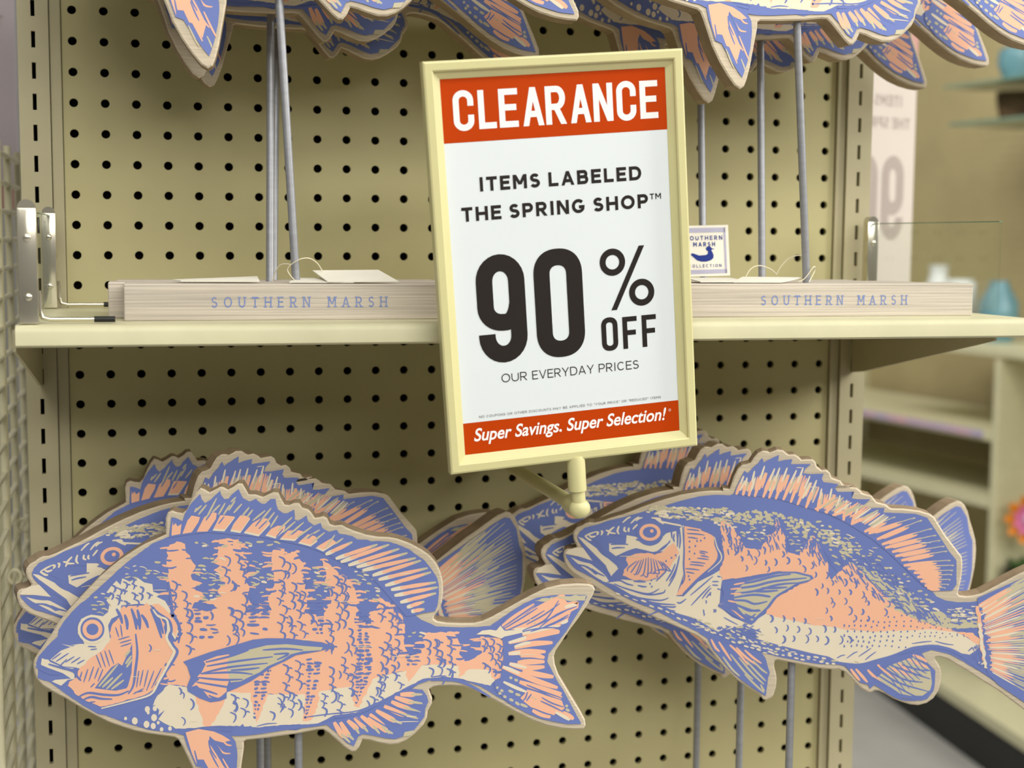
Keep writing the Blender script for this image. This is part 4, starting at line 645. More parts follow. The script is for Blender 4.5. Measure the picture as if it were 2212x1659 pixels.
    '-999,388,-1151,464,-1240,493,-1378,556,-1516,637,-1599,687,-1654,718,-1702,741,-1757,768,-1792,802,-1827,850,-1848,891,-1806,885,-1724,873,-1628,844,-1670,902,-1705,950,-1746,1012],"P":[[0,"W",1,0,[-1747,1040,-1705,1027,-1602,953,-1547,912,'
    '-1491,858,-1409,790,-1462,733,-1476,712,-1518,808,-1622,910,-1705,992]],[0,"W",1,0,[-1806,871,-1724,852,-1634,813,-1545,745,-1517,718,-1489,676,-1380,693,-1291,688,-1175,684,-1073,714,-994,820,-941,891,-925,1127,-891,1155,-881,962,-884,753,'
    '-941,564,-880,565,-767,687,-647,752,-593,788,-571,705,-583,622,-587,517,-601,496,-484,401,-327,342,-267,400,-214,436,-112,410,23,386,159,355,361,339,563,317,705,313,647,315,779,374,980,334,1113,348,1313,325,1381,293,1510,213,1485,185,1427,1'
    '41,1333,153,1252,178,1118,206,1018,196,900,155,814,111,688,72,555,34,386,53,301,94,165,118,-106,180,-277,225,-299,301,-462,318,-596,272,-699,326,-789,386,-911,418,-1103,483,-1310,569,-1448,649,-1544,675,-1620,722,-1703,783,-1765,831]],[0,"W'
    '",1,0,[-1493,990,-1357,993,-1351,1062,-1276,1050,-1221,1023,-1146,1011,-1079,1034,-1032,1083,-952,1112,-921,926,-977,1001,-1050,937,-1125,925,-1275,953,-1349,923,-1437,887,-1492,927]],[0,"W",1,0,[-1773,949,-1705,950,-1628,844,-1738,876,-184'
    '8,898,-1827,927]],[0,"C",2,1,[-1274,911,-1179,920,-1124,904,-1050,937,-970,1008,-942,960,-924,926,-954,870,-1013,778,-1074,721,-1175,687,-1291,692,-1380,728,-1361,798,-1349,882]],[0,"C",2,0,[-885,1148,-742,1124,-640,1078,-618,1002,-596,899,'
    '-635,829,-768,721,-880,579,-942,571,-889,684,-878,823,-882,1031]],[0,"C",2,1.2,[-597,1208,-549,1192,-488,1142,-432,1067,-390,978,-262,967,-237,1078,-164,1107,-154,1218,-120,1205,-69,1068,-53,951,48,926,72,1030,151,1094,207,998,264,883,279,8'
    '08,308,726,450,881,546,801,629,720,712,639,795,551,817,490,842,486,977,427,1112,382,1246,351,1327,326,1381,293,1510,213,1515,268,1446,322,1313,325,1113,344,980,332,647,313,378,329,563,317,361,339,159,355,23,386,-112,410,-214,436,-183,534,14'
    '8,750,-122,792,-390,737,-572,705,-593,788,-562,900,-578,1003,-587,1106]],[0,"K",2,2,[450,881,546,801,629,720,712,639,817,490,977,427,1112,382,1246,351,1544,366,1575,422,1243,441,1194,488,1041,491,903,653,767,719,685,786]],[0,"B",4,1,[-1369,'
    '867,-1334,813,-1381,749,-1422,790,-1437,838,-1410,880]],[0,"B",4,0,[-834,1022,-836,1015,-841,1012,-847,1015,-849,1021,-847,1028,-842,1031,-836,1028]],[0,"B",4,0,[-773,1026,-775,1020,-781,1017,-786,1020,-788,1026,-786,1033,-781,1035,-776,103'
    '3]],[0,"B",4,0,[-743,1030,-745,1024,-750,1021,-756,1024,-758,1030,-756,1037,-751,1039,-745,1037]],[0,"B",4,0,[-713,1052,-715,1045,-720,1043,-726,1045,-728,1052,-726,1058,-721,1061,-715,1058]],[0,"B",4,0,[-786,985,-788,978,-793,975,-799,978,'
    '-801,984,-799,991,-794,994,-788,991]],[0,"B",4,0,[-833,973,-835,967,-840,964,-846,966,-848,973,-846,979,-841,982,-835,980]],[0,"B",4,0,[-832,939,-834,932,-840,929,-845,932,-847,938,-845,945,-840,948,-835,945]],[0,"B",4,0,[-791,922,-794,916,'
    '-799,913,-804,915,-806,922,-804,928,-799,931,-794,929]],[0,"B",4,0,[-835,734,-837,727,-843,724,-848,727,-850,733,-848,740,-843,743,-838,740]],[0,"B",4,0,[-828,706,-830,699,-835,697,-841,699,-843,706,-841,712,-836,715,-830,713]],[0,"B",4,0,['
    '-831,876,-833,870,-839,867,-844,869,-846,876,-844,882,-839,885,-834,883]],[0,"B",4,0,[-1021,854,-1023,848,-1028,845,-1033,848,-1036,854,-1034,861,-1028,864,-1023,861]],[0,"B",4,0,[-977,883,-979,877,-984,874,-990,876,-992,883,-990,889,-985,8'
    '92,-979,890]],[0,"B",4,0,[-944,905,-946,898,-951,895,-956,898,-959,904,-957,911,-951,914,-946,911]],[0,"B",4,0,[-1090,728,-1092,721,-1097,718,-1103,721,-1105,727,-1103,734,-1098,737,-1092,734]],[0,"B",4,0,[-1137,692,-1139,685,-1144,682,-115'
    '0,685,-1152,691,-1150,698,-1145,701,-1139,698]],[0,"B",4,0,[-1147,664,-1149,657,-1154,654,-1159,657,-1162,663,-1160,670,-1154,673,-1149,670]],[0,"B",4,0,[-1133,640,-1135,633,-1140,630,-1145,633,-1148,639,-1146,646,-1140,649,-1135,646]],[0,"'
    'B",4,0,[-1047,826,-1050,820,-1055,817,-1060,819,-1062,826,-1060,832,-1055,835,-1050,833]],[1,"B",7,0,[-1050,1093,-1053,1068,-1061,1045,-1074,1023,-1091,1005,-1112,992,-1136,983,-1161,979,-1186,982,-1210,989,-1232,1002,-1250,1019,-1263,1040,'
    '-1272,1064,-1275,1088,-1273,1113,-1265,1137,-1252,1158,-1234,1176,-1213,1189,-1190,1198,-1165,1201,-1140,1199,-1116,1192,-1094,1179,-1076,1162,-1062,1141,-1053,1118]],[1,"C",8,0,[-1076,1092,-1078,1077,-1084,1062,-1095,1048,-1108,1036,-1124,'
    '1028,-1142,1022,-1162,1020,-1181,1021,-1199,1026,-1216,1034,-1230,1045,-1240,1058,-1247,1073,-1249,1089,-1247,1105,-1241,1120,-1231,1133,-1218,1145,-1201,1154,-1183,1159,-1164,1161,-1145,1160,-1126,1155,-1110,1147,-1096,1136,-1086,1123,-107'
    '9,1108]],[1,"B",9,0,[-1105,1092,-1106,1082,-1110,1072,-1117,1063,-1126,1055,-1137,1050,-1149,1046,-1162,1045,-1175,1046,-1187,1049,-1198,1054,-1208,1061,-1215,1070,-1219,1079,-1221,1089,-1220,1100,-1216,1109,-1209,1118,-1200,1126,-1189,1131'
    ',-1176,1135,-1164,1136,-1151,1136,-1138,1132,-1127,1127,-1118,1120,-1111,1112,-1106,1102]],[1,"C",11,0,[-1133,1102,-1136,1093,-1143,1087,-1152,1087,-1160,1092,-1163,1101,-1160,1110,-1153,1116,-1144,1116,-1136,1111]],[2,"B",9,0,[-572,698,-45'
    '7,715,-256,754,-122,789,26,792,148,764,165,740,116,708,16,678,-83,606,-130,570,-182,492,-248,428,-300,364,-327,342,-381,362,-484,422,-601,489,-588,517,-556,594,-577,656]],[2,"K",10,0,[-389,696,-255,733,-121,771,13,778,135,750,135,729,42,706'
    ',-38,655,-117,605,-157,569,-209,492,-275,427,-321,377,-383,417,-438,479,-474,561,-468,610]],[2,"C",10,0,[-588,510,-506,477,-409,396,-382,390,-465,457,-561,514]],[3,"B",8,0,[-494,1420,-475,1472,-437,1555,-411,1610,-384,1590,-345,1638,-305,16'
    '73,-273,1718,-259,1681,-226,1702,-140,1744,-146,1690,-93,1704,-33,1712,-42,1671,8,1672,115,1674,69,1632,57,1598,124,1593,220,1598,205,1560,219,1530,339,1515,313,1480,334,1453,467,1456,448,1415,446,1457,466,1456,448,1402,501,1396,594,1398,54'
    '9,1350,583,1323,709,1329,704,1291,823,1290,956,1286,1049,1257,1147,1116,1231,988,1293,914,1297,805,1300,715,1269,666,1110,656,1043,695,905,823,768,950,631,1064,496,1150,360,1229,225,1295,388,1208,253,1274,118,1312,-16,1351,-151,1389,-286,14'
    '04,-420,1411]],[6,"B",8,0,[-677,214,-513,183,-342,146,-240,114,-205,66,-183,-11,-168,-53,-181,-95,-197,-250,-287,-197,-397,-122,-494,-34,-578,69,-634,131]],[5,"B",8,0,[434,23,522,33,655,57,814,104,954,142,1044,145,1097,63,1131,29,1159,2,115'
    '9,-103,1151,-166,1101,-237,1054,-252,967,-241,866,-230,764,-184,675,-131,642,-167,628,-132,560,-113,490,-38]],[5,"K",9,0,[790,33,935,93,1021,116,1119,8,1136,-103,1125,-159,1066,-210,966,-213,865,-195,769,-135,693,-74]],[4,"B",8,0,[1470,610,'
    '1834,789,1962,851,2060,904,2157,941,2205,929,2228,889,2266,824,2286,679,2316,600,2311,443,2303,331,2284,236,2253,150,2193,69,2118,-25,2075,-120,2020,-225,1970,-275,1915,-268,1660,-100,1570,0,1500,300]],[4,"C",10,1,[1462,545,1490,545,1552,10'
    '0,1528,95]],[4,"W",11,1,[1478,400,1502,405,1572,30,1545,35]]],"S":[[0,"B",4,14,[-1750,1036,-1656,910,-1559,835,-1490,739,-1476,712]],[0,"B",4,14,[-1602,973,-1506,885,-1409,797,-1381,756,-1462,691]],[0,"B",4,14,[-1588,946,-1547,905,-1492,865'
    ']],[0,"B",4,14,[-1437,880,-1349,923,-1275,953]],[0,"B",4,14,[-1275,953,-1193,934,-1125,922,-1044,965,-997,1028]],[0,"B",4,14,[-1124,908,-1057,965,-997,1015]],[0,"B",4,14,[-925,1127,-916,1030,-922,961]],[0,"B",4,14,[-945,1099,-937,1030,-939,'
    '974]],[0,"B",4,14,[-1107,685,-1053,742,-1020,778]],[0,"B",4,14,[-1025,687,-979,765,-953,835]],[0,"B",4,14,[-998,688,-946,787,-920,891]],[0,"B",4,14,[-1004,646,-952,752,-921,905]],[0,"B",4,14,[-1394,721,-1353,708,-1312,695]],[0,"B",4,14,[-14'
    '07,692,-1345,659,-1290,646]],[0,"B",4,14,[-1291,681,-1243,679,-1189,677]],[0,"B",4,14,[-1256,647,-1215,638,-1181,638]],[0,"B",4,14,[-1448,656,-1345,617,-1173,579,-1079,623]],[0,"B",4,14,[-1310,604,-1173,572,-1051,589,-1031,618]],[0,"B",4,14'
    ',[-1357,568,-1241,543,-1077,526,-1002,549]],[0,"B",4,14,[-1172,516,-1070,498,-947,494]],[0,"B",4,14,[-934,515,-906,509,-859,545]],[0,"B",4,14,[-1049,478,-967,473,-940,480]],[0,"B",4,14,[-1634,778,-1586,744,-1524,717]],[0,"B",4,14,[-1806,878'
    ',-1724,845,-1655,826]],[0,"B",4,14,[-1758,810,-1668,791,-1585,730]],[0,"B",4,14,[-1702,748,-1619,708,-1544,675]],[0,"B",5,14,[-898,1141,-884,962,-885,823,-876,719,-896,663]],[0,"B",5,31,[-749,1124,-640,1078,-625,1002,-596,913,-635,829,-768,'
    '707,-887,579]],[0,"B",5,20,[-586,1072,-588,1003,-569,920,-581,858,-667,772,-767,701]],[0,"W",6,10,[-640,1064,-618,981,-582,913,-595,857,-688,772]],[0,"B",4,11,[-1266,849,-1334,792,-1340,761]],[0,"B",4,11,[-1247,856,-1302,768,-1314,752]],[0,'
    '"B",4,11,[-1228,862,-1270,744,-1288,743]],[0,"B",4,11,[-1209,869,-1239,773,-1262,733]],[0,"B",4,11,[-1190,876,-1207,749,-1236,724]],[0,"B",4,11,[-1172,882,-1176,726,-1210,735]],[0,"B",4,11,[-1152,877,-1145,768,-1184,745]],[0,"B",4,11,[-1133'
    ',871,-1114,758,-1158,755]],[0,"B",4,11,[-1114,865,-1082,749,-1133,766]],[0,"B",4,11,[-1095,859,-1052,791,-1107,776]],[0,"B",4,11,[-1076,853,-1020,782,-1081,786]],[0,"B",4,11,[-1057,847,-989,772,-1056,797]],[0,"B",4,12,[-864,1121,-813,1118,-'
    '762,1111]],[0,"B",4,12,[-863,1087,-792,1084,-721,1077]],[0,"B",4,12,[-856,1056,-815,1052,-774,1045]],[0,"B",4,12,[-759,944,-725,940,-691,933]],[0,"B",4,12,[-759,930,-735,926,-711,918]],[0,"B",4,12,[-751,906,-717,902,-683,895]],[0,"B",4,12,['
    '-778,884,-730,881,-683,874]],[0,"B",4,12,[-831,852,-770,849,-709,842]],[0,"B",4,12,[-838,831,-780,828,-722,821]],[0,"B",4,12,[-871,795,-813,793,-756,786]],[0,"B",4,12,[-864,768,-830,764,-796,757]],[0,"B",4,12,[-826,574,-739,653,-646,738]],['
    '0,"B",4,12,[-818,490,-731,590,-665,661]],[0,"B",4,12,[-730,548,-691,605,-658,641]],[0,"B",4,12,[-697,556,-677,584,-657,606]],[0,"B",4,12,[-652,693,-625,694,-598,694]],[0,"B",4,12,[-651,665,-624,664,-601,663]],[0,"B",4,12,[-612,739,-599,736,'
    '-582,733]],[0,"B",4,12,[-610,635,-597,632,-576,625]],[0,"W",4,14,[-1692,1048,-1645,1070,-1604,1085]],[0,"W",4,14,[-1387,1165,-1347,1201,-1320,1215]],[0,"W",4,14,[-1319,1160,-1285,1195,-1252,1217]],[0,"W",4,14,[-1278,1182,-1252,1203,-1224,12'
    '10]],[0,"W",4,14,[-1304,1112,-1278,1140,-1264,1154]],[0,"B",4,14,[-1480,983,-1411,988,-1337,986]],[0,"B",4,14,[-1472,949,-1425,957,-1363,958]],[0,"B",4,14,[-1033,1124,-979,1136,-939,1140]],[0,"B",4,14,[-1026,1097,-979,1105,-945,1113]],[0,"B'
    '",4,14,[-993,1153,-989,1098,-984,1043]],[0,"B",4,14,[-965,1084,-971,1043,-963,1015]],[0,"W",4,17,[-1658,1056,-1637,1042,-1603,1050]],[0,"W",4,17,[-1604,1085,-1583,1078,-1597,1057]],[0,"W",4,17,[-1563,1092,-1549,1086,-1559,1058]],[0,"W",4,17'
    ',[-1522,1100,-1495,1087,-1508,1059]],[0,"W",4,17,[-1454,1129,-1495,1087,-1440,1074]],[0,"W",4,17,[-1414,1137,-1427,1095,-1413,1068]],[0,"W",4,17,[-1366,1131,-1372,1103,-1352,1090]],[0,"W",4,17,[-1332,1125,-1338,1104,-1331,1090]],[0,"W",4,17'
    ',[-1692,1048,-1658,1021,-1637,1014]],[0,"W",5,14,[-1116,1213,-1095,1196,-1054,1166]],[0,"W",5,14,[-1116,1206,-1091,1189,-1054,1163]],[0,"W",5,14,[-1116,1199,-1087,1182,-1054,1160]],[0,"W",5,14,[-1153,1210,-1119,1206,-1098,1185]],[0,"W",5,14'
    ',[-1143,1208,-1109,1206,-1090,1186]],[0,"W",5,14,[-1133,1205,-1099,1206,-1082,1186]],[0,"W",5,14,[-1123,1203,-1089,1206,-1073,1186]],[0,"B",7,17,[-1276,1029,-1215,1017,-1167,1011]],[2,"B",11,20,[-476,673,-322,701,-154,750,-20,770]],[2,"B",1'
    '1,20,[-503,637,-321,663,-153,708,108,742]],[2,"B",11,20,[-502,596,-320,621,-119,681,42,699]],[2,"B",11,20,[-494,561,-319,593,-197,582,-184,576]],[2,"B",11,20,[-507,540,-386,543,-304,517,-203,540]],[2,"B",11,20,[-528,539,-439,500,-316,461,-2'
    '55,463]],[2,"B",11,20,[-574,510,-451,458,-355,397,-295,434]],[2,"B",11,20,[-320,621,-219,623,-118,633]],[2,"B",11,20,[-253,650,-152,653,-45,662]],[2,"B",11,20,[-411,486,-343,460,-262,469]],[2,"B",11,20,[-383,431,-328,405,-287,399]],[2,"C",1'
    '2,14,[-476,673,-389,692]],[2,"C",12,14,[-503,634,-415,646]],[2,"C",12,14,[-502,596,-414,601]],[2,"C",12,14,[-521,539,-453,527]],[3,"C",9,27,[-474,1414,-451,1476,-434,1522]],[3,"W",10,17,[-442,1499,-417,1569]],[3,"K",9,14,[-440,1456,-411,153'
    '1]],[3,"C",9,14,[-421,1457,-393,1532]],[3,"C",9,27,[-420,1408,-408,1467,-399,1511]],[3,"W",10,17,[-403,1489,-390,1556]],[3,"K",9,14,[-394,1448,-379,1520]],[3,"C",9,14,[-375,1449,-360,1520]],[3,"C",9,27,[-373,1402,-356,1486,-343,1549]],[3,"W'
    '",10,17,[-350,1517,-331,1611]],[3,"K",9,14,[-343,1461,-322,1563]],[3,"C",9,14,[-325,1461,-304,1563]],[3,"C",9,27,[-326,1399,-296,1501,-274,1578]],[3,"W",10,17,[-285,1539,-252,1654]],[3,"K",9,14,[-287,1472,-249,1597]],[3,"C",9,14,[-268,1472,'
    '-231,1597]],[3,"C",9,27,[-259,1394,-223,1490,-197,1563]],[3,"W",10,17,[-210,1527,-171,1635]],[3,"K",9,14,[-215,1462,-171,1580]],[3,"C",9,14,[-197,1463,-153,1581]],[3,"C",9,27,[-211,1388,-179,1490,-155,1566]],[3,"W",10,17,[-167,1528,-131,164'
    '2]],[3,"K",9,14,[-170,1461,-130,1585]],[3,"C",9,14,[-152,1461,-111,1585]],[3,"C",9,27,[-158,1382,-123,1487,-97,1565]],[3,"W",10,17,[-110,1526,-71,1643]],[3,"K",9,14,[-115,1457,-71,1585]],[3,"C",9,14,[-96,1457,-53,1585]],[3,"C",9,27,[-97,137'
    '6,-57,1476,-27,1550]],[3,"W",10,17,[-42,1513,3,1624]],[3,"K",9,14,[-50,1447,0,1568]],[3,"C",9,14,[-32,1448,18,1569]],[3,"C",9,27,[-37,1357,0,1473,28,1559]],[3,"W",10,17,[14,1516,56,1646]],[3,"K",9,14,[8,1440,54,1582]],[3,"C",9,14,[27,1441,7'
    '3,1582]],[3,"C",9,27,[17,1338,55,1434,83,1506]],[3,"W",10,17,[69,1470,111,1579]],[3,"K",9,14,[62,1406,109,1524]],[3,"C",9,14,[81,1407,128,1524]],[3,"C",9,27,[85,1315,117,1407,141,1477]],[3,"W",10,17,[129,1442,165,1546]],[3,"K",9,14,[126,138'
    '1,166,1493]],[3,"C",9,14,[144,1381,184,1493]],[3,"C",9,27,[179,1290,190,1365,198,1422]],[3,"W",10,17,[194,1393,207,1478]],[3,"K",9,14,[204,1342,218,1434]],[3,"C",9,14,[223,1343,237,1434]],[3,"C",9,27,[253,1274,266,1356,277,1418]],[3,"W",10,'
    '17,[271,1387,287,1480]],[3,"K",9,14,[280,1332,297,1432]],[3,"C",9,14,[298,1332,315,1432]],[3,"C",9,27,[320,1255,334,1324,344,1375]],[3,"W",10,17,[339,1349,355,1426]],[3,"K",9,14,[347,1303,365,1386]],[3,"C",9,14,[366,1303,383,1386]],[3,"C",9'
    ',27,[388,1219,396,1286,403,1336]],[3,"W",10,17,[399,1311,409,1387]],[3,"K",9,14,[411,1265,422,1346]],[3,"C",9,14,[429,1266,440,1347]],[3,"C",9,27,[455,1196,474,1254,489,1297]],[3,"W",10,17,[482,1276,504,1341]],[3,"K",9,14,[486,1236,511,1305'
    ']],[3,"C",9,14,[505,1236,529,1306]],[3,"C",9,27,[379,1250,474,1304]],[3,"K",10,17,[455,1293,569,1357]],[3,"C",9,27,[448,1190,556,1251]],[3,"K",10,17,[534,1239,663,1311]],[3,"C",9,27,[238,1282,310,1345]],[3,"K",10,17,[296,1332,381,1408]],[3,'
    '"C",9,27,[299,1262,414,1302]],[3,"K",10,17,[391,1294,530,1342]],[3,"C",9,27,[158,1307,270,1354]],[3,"K",10,17,[247,1345,382,1401]],[3,"C",9,32,[556,1131,653,1182,737,1227]],[3,"K",10,17,[701,1208,798,1259]],[3,"C",9,32,[590,1118,737,1173,86'
    '5,1221]],[3,"K",10,17,[810,1201,957,1255]],[3,"C",9,32,[658,1071,799,1137,922,1195]],[3,"K",10,17,[870,1170,1010,1236]],[3,"C",9,32,[699,1031,856,1087,994,1135]],[3,"K",10,17,[935,1114,1092,1170]],[3,"C",9,32,[726,1004,887,1049,1027,1088]],'
    '[3,"K",10,17,[967,1071,1127,1116]],[3,"C",9,32,[781,971,933,1013,1066,1049]],[3,"K",10,17,[1009,1034,1161,1075]],[3,"C",9,32,[808,937,964,974,1099,1006]],[3,"K",10,17,[1041,992,1196,1028]],[3,"C",9,32,[856,904,1001,938,1127,967]],[3,"K",10,'
    '17,[1073,954,1218,988]],[3,"C",9,32,[877,863,1025,883,1155,901]],[3,"K",10,17,[1099,893,1247,913]],[3,"C",9,32,[911,837,1057,851,1184,864]],[3,"K",10,17,[1130,858,1275,873]],[3,"C",9,32,[959,804,1083,815,1192,824]],[3,"K",10,17,[1146,820,12'
    '70,831]],[3,"C",9,32,[987,770,1098,781,1195,790]],[3,"K",10,17,[1153,786,1264,797]],[3,"C",9,32,[1015,736,1110,744,1193,751]],[3,"K",10,17,[1157,748,1253,755]],[3,"C",9,32,[1049,702,1126,707,1193,711]],[3,"K",10,17,[1164,709,1241,714]],[3,"'
    'C",9,32,[1070,682,1128,684,1179,685]],[3,"K",10,17,[1157,684,1215,686]],[6,"C",9,20,[-650,215,-614,146,-579,112]],[6,"C",9,20,[-588,195,-539,120,-482,37]],[6,"C",9,20,[-499,170,-430,109,-346,6]],[6,"C",9,20,[-444,150,-361,68,-264,1]],[6,"C"'
    ',9,20,[-376,131,-307,70,-238,23]],[6,"K",9,17,[-551,70,-474,-33,-412,-88]],[6,"K",9,17,[-491,93,-372,-51,-302,-113]],[6,"K",9,17,[-422,67,-303,-70,-213,-152]],[6,"K",9,17,[-360,40,-263,-62,-200,-124]],[6,"K",9,17,[-306,42,-237,-26,-188,-60]'
    '],[6,"K",9,17,[-371,-72,-288,-154,-211,-223]],[6,"K",9,17,[-240,-153,-219,-195,-205,-208]],[5,"C",10,24,[974,126,1042,103,1090,70]],[5,"C",10,24,[935,93,1023,54,1098,28]],[5,"C",10,24,[856,56,925,9,993,-24]],[5,"C",10,24,[791,12,892,-20,974'
    ',-52]],[5,"C",10,24,[696,38,765,-16,847,-70]],[5,"C",10,24,[617,-6,672,-61,727,-101]],[5,"C",10,24,[482,-3,524,-58,559,-99]],[5,"C",10,24,[523,-2,578,-63,620,-111]],[5,"B",11,15,[890,43,1025,5,1119,1]],[5,"B",11,15,[790,40,959,-18,1121,-69]'
    '],[5,"B",11,15,[723,31,901,-75,1062,-98]],[5,"B",11,15,[690,3,862,-104,1112,-174]],[5,"B",11,15,[678,-33,863,-146,1040,-232]],[5,"B",11,15,[659,-68,782,-141,892,-208]],[5,"B",11,15,[988,102,1056,69,1124,29]],[5,"B",11,15,[764,-184,893,-243,'
    '1021,-250]],[0,"B",4,27,[-789,379,-596,265,-446,206,-241,142,-37,112,167,69,370,40,504,36]],[0,"B",4,27,[-1447,604,-1309,558,-1172,513,-1035,460,-897,394,-760,341,-623,282]],[0,"B",4,27,[387,36,555,34,688,72,814,111,953,170,1105,202,1219,19'
    '1,1320,159,1422,93,1525,12,1627,-47,1729,-121]],[0,"B",4,10,[-552,399,-504,373,-435,339]],[0,"B",4,10,[-596,272,-549,294,-496,324]],[0,"B",4,10,[369,82,402,103,435,111]],[0,"B",4,10,[449,84,502,127,535,142]],[0,"B",4,10,[543,100,602,144,641'
    ',173]],[0,"B",4,10,[597,74,636,110,682,146]],[0,"B",4,10,[964,219,1050,235,1123,244]],[0,"B",4,10,[899,162,985,192,1091,209]],[0,"B",4,10,[1150,245,1224,226,1297,218]],[0,"B",4,10,[1164,214,1218,198,1279,186]],[3,"W",9,16,[-443,1448,-427,14'
    '81,-403,1529]],[3,"K",9,12,[-415,1443,-402,1476,-384,1521]],[3,"C",9,14,[-386,1442,-375,1477,-360,1526]],[3,"W",9,19,[-356,1448,-344,1492,-326,1554]],[3,"C",9,14,[-324,1453,-308,1505,-285,1577]],[3,"C",9,18,[-291,1458,-270,1517,-240,1599]],'
    '[3,"C",9,17,[-249,1453,-226,1510,-193,1589]],[3,"W",9,20,[-212,1449,-187,1505,-153,1583]],[3,"W",9,12,[-184,1447,-161,1505,-129,1586]],[3,"C",9,11,[-153,1445,-130,1504,-97,1587]],[3,"C",9,15,[-120,1443,-96,1503,-62,1587]],[3,"C",9,18,[-82,1'
    '437,-55,1496,-19,1577]],[3,"W",9,18,[-45,1432,-17,1491,21,1573]],[3,"C",9,20,[-9,1426,17,1492,53,1583]],[3,"C",9,17,[24,1412,50,1474,86,1562]],[3,"W",9,19,[57,1393,83,1448,119,1526]],[3,"K",9,19,[95,1378,119,1432,153,1507]],[3,"W",9,13,[137'
    ',1361,157,1411,185,1482]],[3,"C",9,12,[186,1339,198,1383,215,1445]],[3,"C",9,19,[232,1327,242,1371,257,1433]],[3,"C",9,19,[277,1321,288,1367,304,1432]],[3,"W",9,12,[318,1304,329,1345,345,1403]],[3,"C",9,15,[357,1286,368,1323,383,1376]],[3,"'
    'C",9,20,[396,1263,405,1300,417,1352]],[3,"C",9,11,[439,1244,449,1279,464,1327]],[3,"C",9,19,[483,1227,498,1259,519,1302]],[3,"C",10,17,[379,1278,437,1320,502,1369]],[3,"K",10,17,[395,1268,453,1311,518,1360]],[3,"C",10,17,[411,1259,470,1301,'
    '535,1351]],[3,"C",10,17,[446,1252,504,1294,569,1343]],[3,"C",10,17,[462,1243,521,1285,586,1334]],[3,"W",10,17,[478,1233,537,1276,602,1325]],[3,"C",10,17,[520,1212,579,1254,644,1304]],[3,"W",10,17,[537,1203,595,1245,660,1294]],[3,"C",10,17,['
    '553,1194,611,1236,676,1285]],[3,"W",10,17,[588,1186,646,1229,711,1278]],[3,"K",10,17,[604,1177,662,1219,727,1268]],[3,"W",10,17,[620,1168,679,1210,743,1259]],[3,"C",10,17,[197,1329,256,1371,321,1420]],[3,"K",10,17,[213,1320,272,1362,337,141'
    '1]],[3,"C",10,17,[230,1310,288,1353,354,1402]],[3,"K",10,17,[291,1296,350,1339,415,1388]],[3,"C",10,17,[308,1287,366,1329,431,1379]],[3,"W",10,17,[324,1278,383,1320,448,1369]],[3,"C",9,24,[593,1136,677,1183,726,1210]],[3,"B",11,10,[706,1210'
    ',750,1229,786,1250]],[3,"B",11,10,[730,1218,750,1229,786,1250]],[3,"C",9,24,[645,1125,774,1174,847,1203]],[3,"B",11,10,[818,1203,884,1224,938,1246]],[3,"B",11,10,[854,1212,884,1224,938,1246]],[3,"C",9,24,[711,1082,835,1142,905,1176]],[3,"B"'
    ',11,10,[877,1174,940,1199,993,1225]],[3,"B",11,10,[912,1185,940,1199,993,1225]],[3,"C",9,24,[758,1038,896,1088,975,1117]],[3,"B",11,10,[943,1117,1014,1138,1072,1160]],[3,"B",11,10,[982,1125,1014,1138,1072,1160]],[3,"C",9,24,[787,1007,927,10'
    '48,1007,1071]],[3,"B",11,10,[975,1073,1047,1089,1107,1107]],[3,"B",11,10,[1015,1079,1047,1089,1107,1107]],[3,"C",9,24,[838,973,972,1011,1048,1033]],[3,"B",11,10,[1017,1036,1086,1051,1143,1068]],[3,"B",11,10,[1055,1041,1086,1051,1143,1068]],'
    '[3,"C",9,24,[867,937,1003,971,1080,990]],[3,"B",11,10,[1049,994,1119,1006,1177,1021]],[3,"B",11,10,[1088,997,1119,1006,1177,1021]],[3,"C",9,24,[911,903,1037,934,1110,952]],[3,"B",11,10,[1080,956,1146,967,1200,981]],[3,"B",11,10,[1117,959,11'
    '46,967,1200,981]],[3,"C",9,24,[933,857,1063,876,1136,887]],[3,"B",11,10,[1107,894,1173,899,1228,908]],[3,"B",11,10,[1144,894,1173,899,1228,908]],[3,"C",9,24,[966,828,1094,842,1166,851]],[3,"B",11,10,[1137,859,1202,861,1257,868]],[3,"B",11,1'
    '0,[1173,857,1202,861,1257,868]],[3,"C",9,24,[1006,794,1115,805,1177,812]],[3,"B",11,10,[1152,821,1208,822,1254,827]],[3,"B",11,10,[1183,818,1208,822,1254,827]],[3,"C",9,24,[1029,760,1126,771,1182,778]],[3,"B",11,10,[1159,787,1209,787,1250,7'
    '93]],[3,"B",11,10,[1187,784,1209,787,1250,793]],[3,"C",9,24,[1051,725,1134,733,1182,739]],[3,"B",11,10,[1162,748,1205,747,1241,752]],[3,"B",11,10,[1186,745,1205,747,1241,752]],[3,"C",9,24,[1078,690,1145,696,1184,700]],[3,"B",11,10,[1168,710'
    ',1203,708,1231,711]],[3,"B",11,10,[1187,705,1203,708,1231,711]],[3,"C",9,24,[1092,669,1143,672,1172,674]],[3,"B",11,10,[1160,684,1186,681,1208,683]],[3,"B",11,10,[1175,679,1186,681,1208,683]],[0,"B",5,13,[1008,503,1039,470,1066,430]],[0,"B"'
    ',5,7,[714,839,736,812,761,787]],[0,"B",5,10,[671,803,694,771,715,737]],[0,"B",5,9,[642,854,656,834,671,818]],[0,"B",5,10,[653,690,678,664,706,632]],[0,"B",5,11,[1059,485,1079,463,1098,435]],[0,"B",5,13,[888,640,913,606,935,576]],[0,"B",5,8,'
